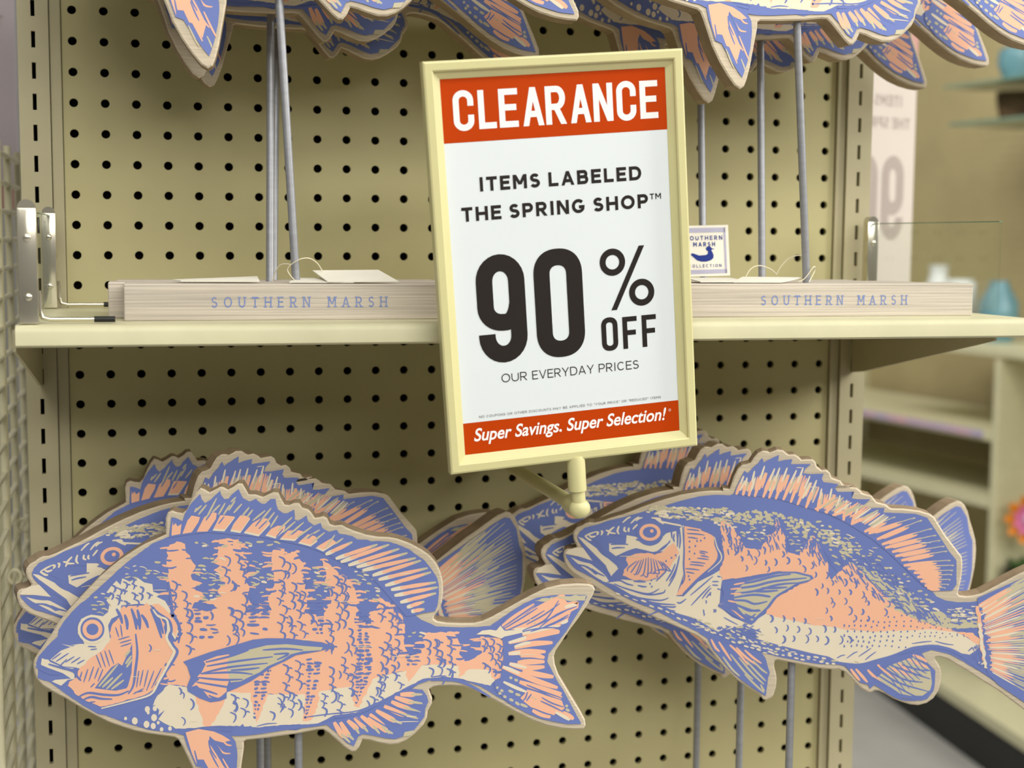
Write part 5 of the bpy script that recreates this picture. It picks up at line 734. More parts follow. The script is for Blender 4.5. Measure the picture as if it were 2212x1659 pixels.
    '[536,908,560,868,580,831]],[0,"B",5,11,[882,679,900,658,925,637]],[0,"B",5,10,[486,939,514,905,540,871]],[0,"B",5,12,[801,704,815,679,835,660]],[0,"B",5,9,[467,914,488,881,516,850]],[0,"B",5,9,[785,805,822,760,864,708]],[0,"B",5,8,[775,731,'
    '801,700,822,667]],[0,"B",5,8,[654,714,690,672,729,624]],[0,"B",5,11,[575,763,623,721,665,685]],[0,"B",5,9,[1031,520,1061,495,1084,466]],[0,"B",5,12,[817,789,852,731,885,678]],[0,"B",5,10,[565,855,591,829,617,806]],[0,"B",5,11,[556,877,589,8'
    '45,627,812]],[0,"B",5,8,[704,765,747,725,787,681]],[0,"B",5,8,[856,526,870,506,887,493]],[0,"B",5,9,[694,727,713,707,732,691]],[0,"B",5,12,[1082,493,1120,449,1153,403]],[0,"B",5,11,[914,681,940,647,962,618]],[0,"B",5,9,[710,638,733,621,750,'
    '599]],[0,"B",5,9,[756,770,796,735,837,699]],[0,"B",5,12,[612,879,638,840,669,802]],[0,"B",5,13,[839,726,856,706,876,684]],[0,"B",5,11,[1003,600,1031,568,1050,541]],[0,"B",5,13,[691,679,707,653,727,629]],[0,"B",5,10,[804,619,827,597,849,568]'
    '],[0,"B",5,10,[971,492,1001,440,1035,393]],[0,"B",5,13,[572,786,596,753,620,727]],[0,"B",5,8,[997,503,1014,478,1034,457]],[0,"B",5,13,[762,677,779,654,797,631]],[0,"B",5,9,[990,490,1036,444,1087,401]],[0,"B",5,14,[744,692,763,667,783,642]],'
    '[0,"B",5,12,[525,910,539,883,561,862]],[0,"B",5,11,[804,725,821,705,834,690]],[0,"B",5,10,[740,699,753,674,768,654]],[0,"B",5,10,[792,577,812,550,836,524]],[0,"B",5,10,[888,505,905,487,920,467]],[0,"B",5,8,[544,900,563,862,590,831]],[0,"B",'
    '5,12,[813,642,835,623,853,599]],[0,"B",5,8,[949,572,982,521,1012,473]],[0,"B",5,12,[1016,495,1039,470,1068,445]],[0,"B",5,11,[501,909,524,878,545,850]],[0,"B",5,9,[631,920,649,898,669,869]],[0,"B",5,11,[455,913,468,890,486,875]],[0,"B",5,10'
    ',[864,712,897,680,929,645]],[0,"B",5,9,[637,924,659,894,686,862]],[0,"B",5,10,[448,916,475,887,506,857]],[0,"B",5,13,[733,802,762,770,794,733]],[0,"B",5,11,[1125,474,1161,424,1194,378]],[0,"B",5,9,[763,790,792,752,814,710]],[0,"B",5,11,[993'
    ',483,1012,456,1033,425]],[0,"B",5,10,[649,850,698,801,746,745]],[0,"B",5,9,[1150,434,1167,419,1183,398]],[0,"B",5,13,[716,775,743,737,771,705]],[0,"B",5,13,[579,841,614,801,654,754]],[0,"B",5,8,[637,823,663,792,690,765]],[0,"B",5,13,[992,55'
    '8,1037,502,1082,454]],[0,"B",5,10,[885,621,915,586,940,549]],[0,"B",5,14,[848,752,886,711,917,677]],[0,"B",5,10,[569,843,588,820,603,796]],[0,"B",5,8,[737,737,754,718,776,696]],[0,"B",5,12,[661,864,707,823,755,779]],[0,"B",5,10,[973,489,994'
    ',466,1021,442]],[0,"B",5,9,[435,923,471,884,513,840]],[0,"B",5,11,[898,569,918,551,938,535]],[0,"B",5,13,[841,560,876,517,904,467]],[0,"B",5,13,[587,893,627,843,668,795]],[0,"B",5,13,[751,746,784,701,825,657]],[0,"B",5,10,[984,588,998,564,1'
    '018,534]],[0,"B",5,10,[989,515,1010,493,1034,474]],[0,"B",5,10,[781,721,809,689,830,659]],[0,"B",5,10,[664,898,710,850,752,797]],[0,"B",5,8,[594,930,619,898,644,874]],[0,"B",5,9,[902,533,934,501,967,464]],[0,"B",5,11,[819,742,846,709,871,67'
    '6]],[0,"B",5,13,[556,926,594,887,630,851]],[0,"B",5,10,[963,485,986,463,1004,439]],[0,"B",5,9,[941,614,960,580,984,543]],[0,"B",5,8,[850,671,864,649,885,624]],[0,"B",5,7,[825,558,843,548,856,543]],[0,"B",5,10,[748,635,763,631,776,629]],[0,"'
    'B",5,11,[831,547,853,537,873,533]],[0,"B",5,10,[828,721,845,714,867,705]],[0,"B",5,9,[799,613,824,605,855,599]],[0,"B",5,8,[653,760,669,758,680,750]],[0,"B",5,10,[829,522,849,520,864,515]],[0,"B",5,7,[679,824,703,819,727,810]],[0,"B",5,11,['
    '805,633,827,622,846,614]],[0,"B",5,8,[902,472,917,464,936,460]],[0,"B",5,11,[1025,440,1055,433,1081,420]],[0,"B",5,8,[1096,440,1111,438,1128,433]],[0,"B",5,7,[791,788,804,779,822,775]],[0,"B",5,11,[689,829,707,820,732,810]],[0,"B",5,10,[573'
    ',875,590,866,603,863]],[0,"B",5,9,[836,744,852,735,870,729]],[0,"B",5,7,[842,572,863,563,889,557]],[0,"B",5,7,[600,873,620,871,632,867]],[0,"B",5,10,[814,582,830,580,842,575]],[0,"B",5,11,[803,580,835,574,863,564]],[0,"B",5,10,[1128,423,115'
    '8,411,1189,403]],[0,"B",5,9,[854,623,870,617,892,609]],[0,"B",5,10,[1013,542,1030,540,1052,534]],[0,"B",5,11,[984,531,1008,519,1031,512]],[0,"B",5,9,[547,807,564,800,588,787]],[0,"B",5,7,[875,533,885,527,897,525]],[0,"B",5,11,[657,727,673,7'
    '26,690,722]],[0,"B",5,11,[713,735,741,728,763,726]],[0,"B",5,11,[937,606,955,598,970,595]],[0,"B",5,11,[708,625,737,620,767,617]],[0,"B",5,10,[1065,498,1090,493,1108,489]],[0,"B",5,9,[979,569,1009,553,1041,544]],[0,"B",5,9,[1061,486,1082,48'
    '5,1102,479]],[0,"B",5,9,[432,908,463,898,487,893]],[0,"B",5,10,[774,730,795,721,818,712]],[0,"B",5,7,[1011,435,1038,430,1059,422]],[0,"B",5,11,[943,476,962,474,982,469]],[0,"B",5,8,[720,781,748,769,772,763]],[0,"B",5,8,[611,737,637,735,660,'
    '727]],[0,"B",5,10,[721,728,734,722,744,721]],[0,"B",5,11,[1000,447,1023,441,1050,437]],[0,"B",5,10,[923,476,947,469,971,462]],[0,"B",5,11,[1022,474,1049,468,1076,464]],[0,"B",5,10,[695,815,713,812,737,807]],[0,"B",5,10,[655,834,670,831,686,'
    '820]],[0,"B",5,11,[997,436,1014,427,1032,424]],[0,"B",5,7,[798,553,819,552,838,547]],[0,"B",5,9,[837,557,865,547,893,536]],[0,"B",5,11,[1010,479,1027,478,1043,470]],[0,"B",5,8,[521,902,535,902,547,895]],[0,"B",5,10,[1040,463,1062,454,1080,4'
    '49]],[0,"B",5,11,[775,663,797,657,825,650]],[0,"B",5,9,[825,737,840,729,855,725]],[0,"B",5,10,[794,584,827,576,856,562]],[0,"B",5,10,[646,889,663,876,680,872]],[0,"B",5,11,[1019,566,1042,560,1059,554]],[0,"B",5,9,[865,572,889,566,908,563]],'
    '[0,"B",5,9,[654,837,682,824,702,816]],[0,"B",5,9,[738,683,758,675,775,667]],[0,"B",5,10,[507,832,532,822,550,810]],[0,"B",5,8,[784,580,809,566,830,556]],[0,"B",5,11,[530,919,562,917,587,908]],[0,"B",5,9,[800,744,819,741,836,736]],[0,"B",5,1'
    '0,[643,889,673,882,704,875]],[0,"B",5,10,[731,641,745,634,761,633]],[0,"B",5,9,[591,839,618,825,637,816]],[0,"B",5,8,[522,901,548,896,568,887]],[0,"B",5,8,[826,557,850,550,875,542]],[0,"B",5,8,[788,575,804,573,817,570]],[0,"B",5,10,[644,792'
    ',655,788,668,786]],[0,"B",5,11,[466,855,478,832,490,803]],[0,"B",5,9,[476,835,492,804,512,779]],[0,"B",5,9,[672,624,683,596,696,567]],[0,"B",5,14,[483,752,493,739,503,720]],[0,"B",5,14,[270,947,292,908,314,875]],[0,"B",5,14,[394,817,413,799'
    ',427,779]],[0,"B",5,12,[456,881,471,843,490,809]],[0,"B",5,10,[431,879,450,847,466,816]],[0,"B",5,14,[635,623,650,606,671,584]],[0,"B",5,9,[694,618,714,580,737,549]],[0,"B",5,14,[388,909,409,881,429,852]],[0,"B",5,10,[334,735,341,721,352,70'
    '6]],[0,"B",5,14,[630,677,653,647,669,617]],[0,"B",5,10,[511,745,522,719,534,697]],[0,"B",5,12,[300,753,312,727,327,706]],[0,"B",5,13,[503,820,518,791,537,758]],[0,"B",5,8,[705,608,720,582,738,559]],[0,"B",5,9,[376,757,395,725,408,693]],[0,"'
    'B",5,10,[376,931,395,884,411,842]],[0,"B",5,14,[491,743,505,721,519,704]],[0,"B",5,9,[392,873,403,856,409,840]],[0,"B",5,10,[580,684,591,665,600,649]],[0,"B",5,10,[685,630,699,601,714,572]],[0,"B",5,11,[466,805,470,790,481,768]],[0,"B",5,13'
    ',[360,761,372,746,384,734]],[0,"B",5,12,[420,823,437,789,460,764]],[0,"B",5,10,[340,773,350,747,365,717]],[0,"B",5,14,[508,817,527,793,541,776]],[0,"B",5,12,[541,789,551,772,558,757]],[0,"B",5,13,[539,757,559,728,587,693]],[0,"B",5,11,[378,'
    '882,389,865,401,853]],[0,"B",5,9,[560,735,572,715,576,701]],[0,"B",5,11,[414,890,426,873,443,855]],[0,"B",5,12,[321,843,332,827,347,807]],[0,"B",5,9,[521,801,536,783,546,763]],[0,"B",5,11,[397,895,409,875,423,850]],[0,"B",5,12,[277,893,299,'
    '864,315,840]],[0,"B",5,10,[363,904,370,890,380,871]],[0,"B",5,11,[370,766,380,744,386,727]],[0,"B",5,14,[451,750,462,734,478,714]],[0,"B",5,10,[-583,1162,-571,1135,-565,1110]],[0,"B",5,12,[-477,975,-473,960,-465,944]],[0,"B",5,9,[-510,1077,'
    '-505,1058,-499,1038]],[0,"B",5,12,[-553,1160,-550,1141,-544,1119]],[0,"B",5,9,[-573,1065,-566,1045,-558,1027]],[0,"B",5,13,[-530,1099,-525,1081,-513,1059]],[0,"B",5,12,[-531,967,-527,938,-521,917]],[0,"B",5,10,[-555,1173,-548,1156,-541,1142'
    ']],[0,"B",5,12,[-483,1013,-476,991,-466,972]],[0,"B",5,12,[-529,1045,-521,1021,-514,1005]],[0,"B",5,11,[-524,1112,-515,1090,-512,1071]],[0,"B",5,13,[-527,1077,-516,1058,-511,1036]],[0,"B",5,10,[-507,1002,-502,978,-496,957]],[0,"B",5,12,[-58'
    '1,1084,-573,1060,-559,1040]],[0,"B",5,11,[-437,1026,-436,1009,-429,995]],[0,"B",5,8,[-432,997,-425,974,-413,954]],[0,"B",5,12,[-137,1149,-129,1137,-124,1121]],[0,"B",5,10,[-236,1083,-229,1068,-227,1053]],[0,"B",5,10,[-180,1010,-170,986,-164'
    ',958]],[0,"B",5,10,[-196,1156,-184,1143,-177,1125]],[0,"B",5,11,[-220,1165,-214,1135,-202,1104]],[0,"B",5,11,[-96,1020,-88,1003,-76,981]],[0,"B",5,12,[-147,1019,-140,993,-132,968]],[0,"B",5,12,[-166,1101,-157,1087,-150,1076]],[0,"B",5,9,[-6'
    '5,986,-62,960,-52,934]],[0,"B",5,11,[-131,1089,-129,1068,-121,1044]],[0,"B",5,10,[-193,1118,-186,1096,-173,1074]],[0,"B",5,9,[-147,1034,-128,999,-114,969]],[0,"B",5,9,[-168,1078,-160,1049,-148,1014]],[0,"B",5,9,[-147,1167,-141,1145,-129,112'
    '5]],[0,"B",5,10,[-111,1178,-105,1168,-100,1152]],[0,"B",5,11,[-135,1233,-121,1201,-113,1171]],[0,"B",5,13,[-230,1102,-223,1090,-215,1075]],[0,"B",5,12,[-140,1174,-128,1158,-121,1140]],[0,"B",5,10,[146,872,156,862,158,847]],[0,"B",5,10,[229,'
    '885,241,867,251,847]],[0,"B",5,9,[158,886,170,857,188,836]],[0,"B",5,10,[104,957,115,935,129,918]],[0,"B",5,12,[159,975,172,955,183,932]],[0,"B",5,11,[168,1053,187,1029,203,1001]],[0,"B",5,11,[190,957,201,933,212,915]],[0,"B",5,12,[224,946,'
    '233,923,244,906]],[0,"B",5,8,[179,940,184,924,192,905]],[0,"B",5,10,[216,947,233,919,243,890]],[0,"B",5,12,[147,978,149,961,158,951]],[0,"B",5,9,[169,1072,175,1049,188,1024]],[0,"B",5,9,[199,1000,210,967,229,935]],[0,"B",5,12,[144,1079,160,'
    '1044,180,1015]],[0,"B",5,10,[137,985,154,966,163,944]],[0,"B",5,10,[135,1054,144,1044,149,1026]],[0,"B",5,10,[84,1016,94,1001,107,986]],[0,"B",5,11,[242,922,251,902,259,889]],[0,"B",5,12,[1495,502,1524,502,1551,497]],[0,"B",5,13,[1365,484,1'
    '383,484,1403,484]],[0,"B",5,12,[1260,406,1302,398,1347,390]],[0,"B",5,12,[1443,523,1467,520,1490,523]],[0,"B",5,12,[1380,505,1410,501,1442,503]],[0,"B",5,9,[1395,472,1415,469,1431,465]],[0,"B",5,9,[1409,537,1449,534,1486,537]],[0,"B",5,11,['
    '1377,463,1403,465,1436,463]],[0,"B",5,12,[1232,519,1273,517,1313,523]],[0,"B",5,13,[1358,486,1397,477,1437,470]],[0,"B",5,10,[1505,470,1541,471,1581,469]],[0,"B",5,9,[1500,464,1535,460,1565,459]],[0,"B",5,13,[1478,467,1498,465,1514,469]],[0'
    ',"B",5,14,[1232,451,1273,445,1310,439]],[0,"B",5,10,[1353,489,1381,495,1407,493]],[0,"B",5,14,[1396,418,1411,415,1427,413]],[0,"B",5,13,[1268,427,1304,423,1337,417]],[0,"B",5,12,[1311,444,1351,444,1398,442]],[0,"B",5,10,[1530,395,1552,399,1'
    '578,396]],[0,"B",5,9,[1391,424,1416,426,1436,427]],[0,"B",5,10,[1313,427,1337,430,1359,431]],[0,"B",5,13,[1434,434,1455,433,1471,431]],[0,"B",5,11,[1331,508,1349,501,1363,501]],[0,"B",5,10,[1323,501,1339,498,1362,498]],[0,"B",5,9,[1336,498,'
    '1361,494,1383,492]],[0,"B",5,12,[1497,394,1514,393,1537,394]],[0,"B",5,12,[1529,442,1562,436,1601,429]],[0,"B",5,12,[1394,508,1423,501,1455,496]],[0,"B",5,11,[1431,428,1459,424,1483,427]],[0,"B",5,13,[1445,399,1456,399,1474,395]],[0,"B",5,1'
    '0,[1442,494,1480,491,1524,487]],[0,"B",5,13,[1310,399,1339,404,1366,401]],[0,"B",5,11,[1451,452,1486,446,1519,447]],[0,"B",5,11,[1308,398,1328,395,1345,393]],[0,"B",5,9,[1506,68,1518,52,1535,32]],[0,"B",5,9,[1453,129,1463,113,1480,95]],[0,"'
    'B",5,8,[1522,159,1531,144,1536,136]],[0,"B",5,8,[1473,226,1489,210,1500,199]],[0,"B",5,8,[1524,185,1538,171,1545,158]],[0,"B",5,8,[1442,205,1452,189,1464,172]],[0,"B",5,8,[1464,214,1482,200,1497,181]],[0,"B",5,8,[1457,207,1468,198,1485,181]'
    '],[0,"B",5,8,[1500,192,1509,174,1517,160]],[0,"B",5,8,[1551,145,1562,129,1568,120]],[0,"B",5,8,[1503,143,1513,124,1527,110]],[0,"B",5,8,[1504,133,1515,120,1521,108]],[0,"B",5,8,[1490,90,1497,71,1512,58]],[0,"B",5,9,[1492,224,1510,208,1523,1'
    '89]],[0,"B",5,9,[1462,141,1472,127,1486,108]],[0,"B",5,9,[1539,100,1555,80,1565,57]],[0,"B",5,8,[1469,132,1486,145,1500,155]],[0,"B",5,10,[1415,169,1432,187,1442,199]],[0,"B",5,10,[1443,105,1459,116,1473,128]],[0,"B",5,9,[1510,167,1530,183,'
    '1552,203]],[0,"B",5,8,[1564,134,1578,144,1597,153]],[0,"B",5,9,[1487,152,1496,164,1510,170]],[0,"B",5,8,[1586,170,1595,180,1606,189]],[0,"B",5,8,[1502,151,1511,159,1525,169]],[0,"B",5,9,[1528,161,1542,173,1561,187]],[0,"B",5,8,[1542,101,155'
    '4,117,1566,125]],[0,"B",5,8,[1580,160,1601,173,1615,181]],[0,"B",5,9,[1499,60,1512,72,1530,81]],[0,"B",5,8,[1534,115,1548,124,1566,133]],[0,"B",5,8,[1506,52,1519,71,1539,90]],[0,"B",5,8,[1455,193,1468,200,1483,212]],[0,"B",5,8,[1501,149,151'
    '8,161,1528,176]],[0,"B",6,12,[766,443,771,436,766,429]],[0,"B",6,12,[814,441,818,435,813,429]],[0,"B",6,12,[873,457,877,451,872,444]],[0,"B",6,12,[914,459,918,454,913,449]],[0,"B",6,12,[971,458,975,453,970,447]],[0,"B",6,10,[1031,454,1036,4'
    '50,1030,446]],[0,"B",6,10,[1089,438,1093,434,1088,430]],[0,"B",6,10,[1129,447,1133,444,1128,440]],[0,"B",6,10,[1171,450,1175,446,1170,442]],[0,"B",6,10,[1217,434,1221,431,1216,427]],[0,"B",6,10,[1267,437,1271,434,1265,431]],[0,"B",6,10,[132'
    '6,425,1330,423,1325,421]],[0,"B",6,10,[1375,439,1379,438,1374,436]],[0,"B",6,12,[494,401,498,391,493,381]],[0,"B",6,12,[551,409,555,400,550,390]],[0,"B",6,12,[601,412,605,402,600,393]],[0,"B",6,12,[648,404,652,395,647,385]],[0,"B",6,12,[689'
    ',398,693,390,688,383]],[0,"B",6,12,[738,398,742,392,737,385]],[0,"B",6,12,[780,401,784,395,779,389]],[0,"B",6,12,[834,405,838,400,833,395]],[0,"B",6,12,[893,407,897,402,892,397]],[0,"B",6,12,[949,413,953,408,948,402]],[0,"B",6,10,[1007,408,'
    '1011,404,1006,400]],[0,"B",6,10,[1060,391,1064,388,1059,384]],[0,"B",6,10,[1106,394,1110,390,1105,386]],[0,"B",6,10,[1153,397,1157,394,1152,390]],[0,"B",6,10,[1201,399,1205,396,1199,393]],[0,"B",6,10,[1244,400,1248,398,1243,395]],[0,"B",6,1'
    '0,[1293,399,1297,397,1292,394]],[0,"B",6,10,[1337,386,1341,385,1336,383]],[0,"B",6,12,[417,367,422,355,417,344]],[0,"B",6,12,[457,361,461,353,456,345]],[0,"B",6,12,[500,367,504,359,499,351]],[0,"B",6,12,[549,364,553,356,548,347]],[0,"B",6,1'
    '2,[589,369,593,360,588,351]],[0,"B",6,12,[636,357,640,349,635,341]],[0,"B",6,12,[679,370,683,363,678,356]],[0,"B",6,12,[736,355,741,347,736,338]],[0,"B",6,12,[777,371,781,363,776,355]],[0,"B",6,12,[831,372,835,366,830,360]],[0,"B",6,12,[892'
    ',371,897,364,892,357]],[0,"B",6,12,[948,369,952,363,947,357]],[0,"B",6,10,[999,364,1003,358,998,353]],[0,"B",6,10,[1044,354,1048,349,1043,344]],[0,"B",6,10,[1103,361,1107,358,1102,354]],[0,"B",6,10,[1150,364,1154,360,1149,356]],[0,"B",6,10,'
    '[1192,351,1196,348,1191,344]],[0,"B",6,10,[1240,357,1244,355,1239,352]],[0,"B",6,10,[1281,340,1285,338,1280,336]],[0,"B",6,10,[1330,349,1334,347,1329,345]],[0,"B",6,10,[1379,335,1383,334,1378,332]],[0,"B",6,12,[446,318,450,309,445,300]],[0,'
    '"B",6,12,[501,318,505,310,500,303]],[0,"B",6,12,[553,320,558,311,553,303]],[0,"B",6,12,[606,318,610,312,605,306]],[0,"B",6,12,[650,313,654,306,649,299]],[0,"B",6,12,[711,320,715,313,710,306]],[0,"B",6,12,[763,318,767,310,762,302]],[0,"B",6,'
    '12,[813,329,817,323,812,318]],[0,"B",6,12,[871,322,875,316,870,309]],[0,"B",6,12,[924,327,928,321,923,314]],[0,"B",6,10,[982,331,986,325,981,320]],[0,"B",6,10,[1025,310,1029,306,1024,301]],[0,"B",6,10,[1064,321,1068,317,1063,313]],[0,"B",6,'
    '10,[1112,319,1116,315,1111,311]],[0,"B",6,10,[1153,320,1158,317,1152,314]],[0,"B",6,10,[1202,315,1206,312,1201,309]],[0,"B",6,10,[1261,312,1265,309,1260,306]],[0,"B",6,10,[1319,312,1323,310,1318,308]],[0,"B",6,10,[1369,306,1373,305,1367,303'
    ']],[0,"B",6,12,[420,283,424,272,419,261]],[0,"B",6,12,[468,265,473,256,468,247]],[0,"B",6,12,[519,272,523,263,518,254]],[0,"B",6,12,[569,272,573,262,568,253]],[0,"B",6,12,[627,270,632,262,627,253]],[0,"B",6,12,[667,284,671,275,666,266]],[0,'
    '"B",6,12,[715,283,720,274,715,266]],[0,"B",6,12,[773,282,777,275,772,268]],[0,"B",6,12,[813,290,817,282,812,275]],[0,"B",6,12,[874,282,878,276,873,269]],[0,"B",6,12,[923,276,928,270,922,263]],[0,"B",6,12,[963,289,967,284,962,279]],[0,"B",6,'
    '10,[1020,286,1024,281,1019,276]],[0,"B",6,10,[1064,287,1068,282,1063,277]],[0,"B",6,10,[1104,291,1109,287,1103,282]],[0,"B",6,10,[1143,291,1147,287,1142,283]],[0,"B",6,10,[1184,278,1188,276,1182,272]],[0,"B",6,10,[1230,284,1234,282,1229,279'
    ']],[0,"B",6,10,[1279,291,1283,289,1278,286]],[0,"B",6,10,[1320,299,1324,297,1319,294]],[0,"B",6,10,[1374,295,1378,293,1372,291]],[0,"B",6,12,[448,232,453,225,447,217]],[0,"B",6,12,[491,242,496,235,490,227]],[0,"B",6,12,[533,237,538,228,533,'
    '219]],[0,"B",6,12,[576,237,580,228,575,219]],[0,"B",6,12,[620,231,624,222,619,212]],[0,"B",6,12,[661,245,665,238,660,230]],[0,"B",6,12,[708,239,713,232,707,225]],[0,"B",6,12,[761,248,766,242,760,235]],[0,"B",6,12,[808,244,812,236,807,228]],'
    '[0,"B",6,12,[866,252,870,246,865,241]],[0,"B",6,12,[423,195,427,184,422,173]],[0,"B",6,12,[480,195,484,187,479,178]],[0,"B",6,12,[523,205,528,195,522,186]],[0,"B",6,12,[562,197,567,189,562,180]],[0,"B",6,12,[606,191,611,182,606,172]],[0,"B"'
    ',6,12,[648,202,652,195,647,187]],[0,"B",6,12,[701,198,706,192,701,185]],[0,"B",6,12,[752,203,756,198,751,192]],[0,"B",6,12,[803,200,807,194,802,187]],[0,"B",6,12,[859,192,863,187,858,181]],[0,"B",6,12,[913,194,917,188,912,182]],[0,"W",7,12,'
    '[-779,340,-752,327]],[0,"W",7,15,[-731,325,-707,312]],[0,"W",7,11,[-683,301,-653,286]],[0,"W",7,13,[-634,275,-609,262]],[0,"W",7,12,[-586,256,-558,245]],[0,"W",7,14,[-536,233,-504,220]],[0,"W",7,15,[-485,201,-452,187]],[0,"W",7,16,[-435,195'
    ',-406,186]],[0,"W",7,15,[-384,167,-345,155]],[0,"W",7,13,[-332,155,-297,144]],[0,"W",7,17,[-281,142,-245,130]],[0,"W",7,10,[-230,114,-193,109]],[0,"W",7,10,[-179,122,-150,118]],[0,"W",7,15,[-128,103,-101,99]],[0,"W",7,14,[-77,98,-51,95]],[0'
    ',"W",7,17,[-26,97,6,91]],[0,"W",7,15,[25,77,62,70]],[0,"W",7,15,[76,66,112,60]],[0,"W",7,10,[126,73,153,68]],[0,"W",7,9,[177,66,203,62]],[0,"W",7,16,[228,51,261,46]],[0,"W",7,17,[279,39,307,35]],[0,"W",7,16,[329,38,357,34]],[0,"W",7,16,[-14'
    '33,579,-1398,567]],[0,"W",7,10,[-1364,564,-1325,551]],[0,"W",7,9,[-1295,534,-1251,520]],[0,"W",7,16,[-1227,526,-1182,511]],[0,"W",7,15,[-1158,484,-1119,469]],[0,"W",7,15,[-1090,467,-1048,452]],[0,"W",7,15,[-1025,441,-993,425]],[0,"W",7,9,[-'
    '980,425,-952,412]],[0,"W",7,16,[-934,388,-900,372]],[0,"W",7,12,[-883,375,-844,360]],[0,"W",7,11,[-815,341,-771,325]],[0,"W",7,12,[-751,328,-721,316]],[0,"W",7,15,[-705,296,-671,281]],[0,"W",7,13,[-659,276,-627,262]],[0,"W",7,12,[-395,231,-'
    '365,220]],[0,"W",7,13,[-340,207,-302,191]],[0,"W",7,12,[-285,172,-245,156]],[0,"W",7,13,[-231,153,-203,148]],[0,"W",7,13,[-180,142,-146,135]],[0,"W",7,17,[-129,150,-92,143]],[0,"W",7,11,[-78,137,-53,132]],[0,"W",7,16,[-27,115,0,110]],[0,"W"'
    ',7,14,[24,112,51,107]],[0,"W",7,14,[75,100,105,94]],[0,"W",7,16,[126,90,157,85]],[0,"W",7,16,[180,90,224,84]],[0,"W",7,17,[247,81,282,77]],[0,"W",7,13,[-492,290,-458,273]],[0,"W",7,12,[-444,265,-416,251]],[0,"W",7,16,[-396,244,-372,234]],[0'
    ',"W",7,10,[-348,218,-324,208]],[0,"W",7,11,[-299,205,-271,197]],[0,"W",7,13,[-245,192,-205,180]],[0,"B",5,12,[-470,321,-443,311,-412,294]],[0,"B",5,10,[-558,301,-539,293,-520,289]],[0,"B",5,12,[-336,312,-317,307,-301,294]],[0,"B",5,11,[-535'
    ',331,-516,322,-492,320]],[0,"B",5,12,[-334,304,-313,299,-294,292]],[0,"B",5,11,[-419,309,-397,299,-375,292]],[0,"B",5,10,[-346,254,-324,247,-306,243]],[0,"B",5,12,[-466,312,-432,298,-399,286]],[0,"B",5,11,[-399,269,-363,256,-331,249]],[0,"B'
    '",5,10,[-506,290,-475,280,-442,270]],[0,"B",5,12,[-399,336,-363,324,-333,312]],[0,"B",5,10,[-308,304,-282,295,-256,285]],[0,"B",5,12,[-490,288,-459,283,-422,274]],[0,"B",5,11,[-424,327,-398,321,-369,311]],[0,"B",5,9,[-289,299,-265,293,-243,'
    '280]],[0,"B",5,12,[-466,286,-432,276,-400,266]],[0,"B",5,11,[-394,343,-375,331,-355,324]],[0,"B",5,11,[-407,303,-393,297,-371,289]],[0,"B",5,9,[-325,293,-295,283,-270,265]],[0,"B",5,10,[-562,309,-527,290,-498,271]],[0,"B",5,10,[-420,272,-39'
    '8,264,-380,253]],[0,"B",5,12,[-357,303,-325,292,-297,282]],[0,"B",5,10,[-300,261,-283,247,-266,241]],[0,"B",5,10,[-328,283,-298,274,-265,267]],[0,"B",5,9,[-511,291,-472,278,-432,272]],[0,"B",5,9,[-333,254,-304,241,-276,224]],[0,"B",5,11,[-5'
    '44,299,-533,305,-521,315]],[0,"B",5,11,[-349,269,-338,282,-323,290]],[0,"B",5,10,[-344,249,-327,254,-318,266]],[0,"B",5,10,[-556,288,-536,302,-516,312]],[0,"B",5,11,[-374,281,-366,291,-350,299]],[0,"B",5,10,[-401,238,-385,252,-371,259]],[0,'
    '"B",5,9,[-351,261,-338,268,-324,273]],[0,"B",5,9,[-383,328,-371,341,-354,348]],[0,"B",5,10,[-484,290,-470,298,-459,309]],[0,"B",5,9,[-337,271,-315,283,-296,290]],[0,"B",5,9,[-388,318,-377,326,-362,333]],[0,"B",5,10,[-530,272,-514,281,-501,2'
    '89]],[0,"B",5,11,[-514,286,-505,294,-494,298]],[0,"B",5,10,[-418,297,-403,303,-387,311]],[0,"B",5,10,[-603,295,-580,309,-564,322]],[0,"B",5,11,[-393,337,-384,344,-373,354]],[0,"B",5,9,[-607,304,-594,312,-580,322]],[0,"B",5,10,[-585,294,-572'
    ',305,-559,314]],[0,"B",5,10,[-291,290,-273,302,-256,310]],[0,"B",5,10,[-406,282,-389,294,-369,307]],[0,"B",5,9,[-334,316,-319,329,-306,334]],[0,"B",5,10,[-353,241,-339,246,-330,257]],[5,"B",11,10,[677,16,793,-64,905,-208]],[5,"B",11,10,[716'
    ',30,826,-53,932,-182]],[5,"B",11,10,[754,45,859,-41,959,-156]],[5,"B",11,10,[793,59,893,-30,985,-129]],[5,"B",11,10,[832,73,926,-19,1012,-103]],[5,"B",11,10,[871,87,959,-7,1039,-77]],[5,"B",11,10,[910,101,992,4,1066,-51]],[5,"B",11,10,[949,'
    '115,1025,16,1092,-25]],[5,"B",11,10,[987,129,1058,27,1119,1]],[0,"W",5,15,[1318,455,1344,454,1377,460]],[0,"W",5,15,[1551,525,1578,524,1610,528]],[0,"W",5,19,[1238,514,1264,514,1297,517]],[0,"W",5,19,[1558,424,1585,423,1618,425]],[0,"W",5,2'
    '1,[1272,465,1299,465,1332,468]],[0,"W",5,14,[1527,446,1553,445,1586,446]],[0,"W",5,19,[1404,487,1431,486,1464,488]],[0,"W",5,18,[1428,445,1454,444,1487,449]],[0,"W",5,17,[1268,424,1294,423,1327,424]],[0,"W",5,14,[1539,477,1565,476,1598,477]'
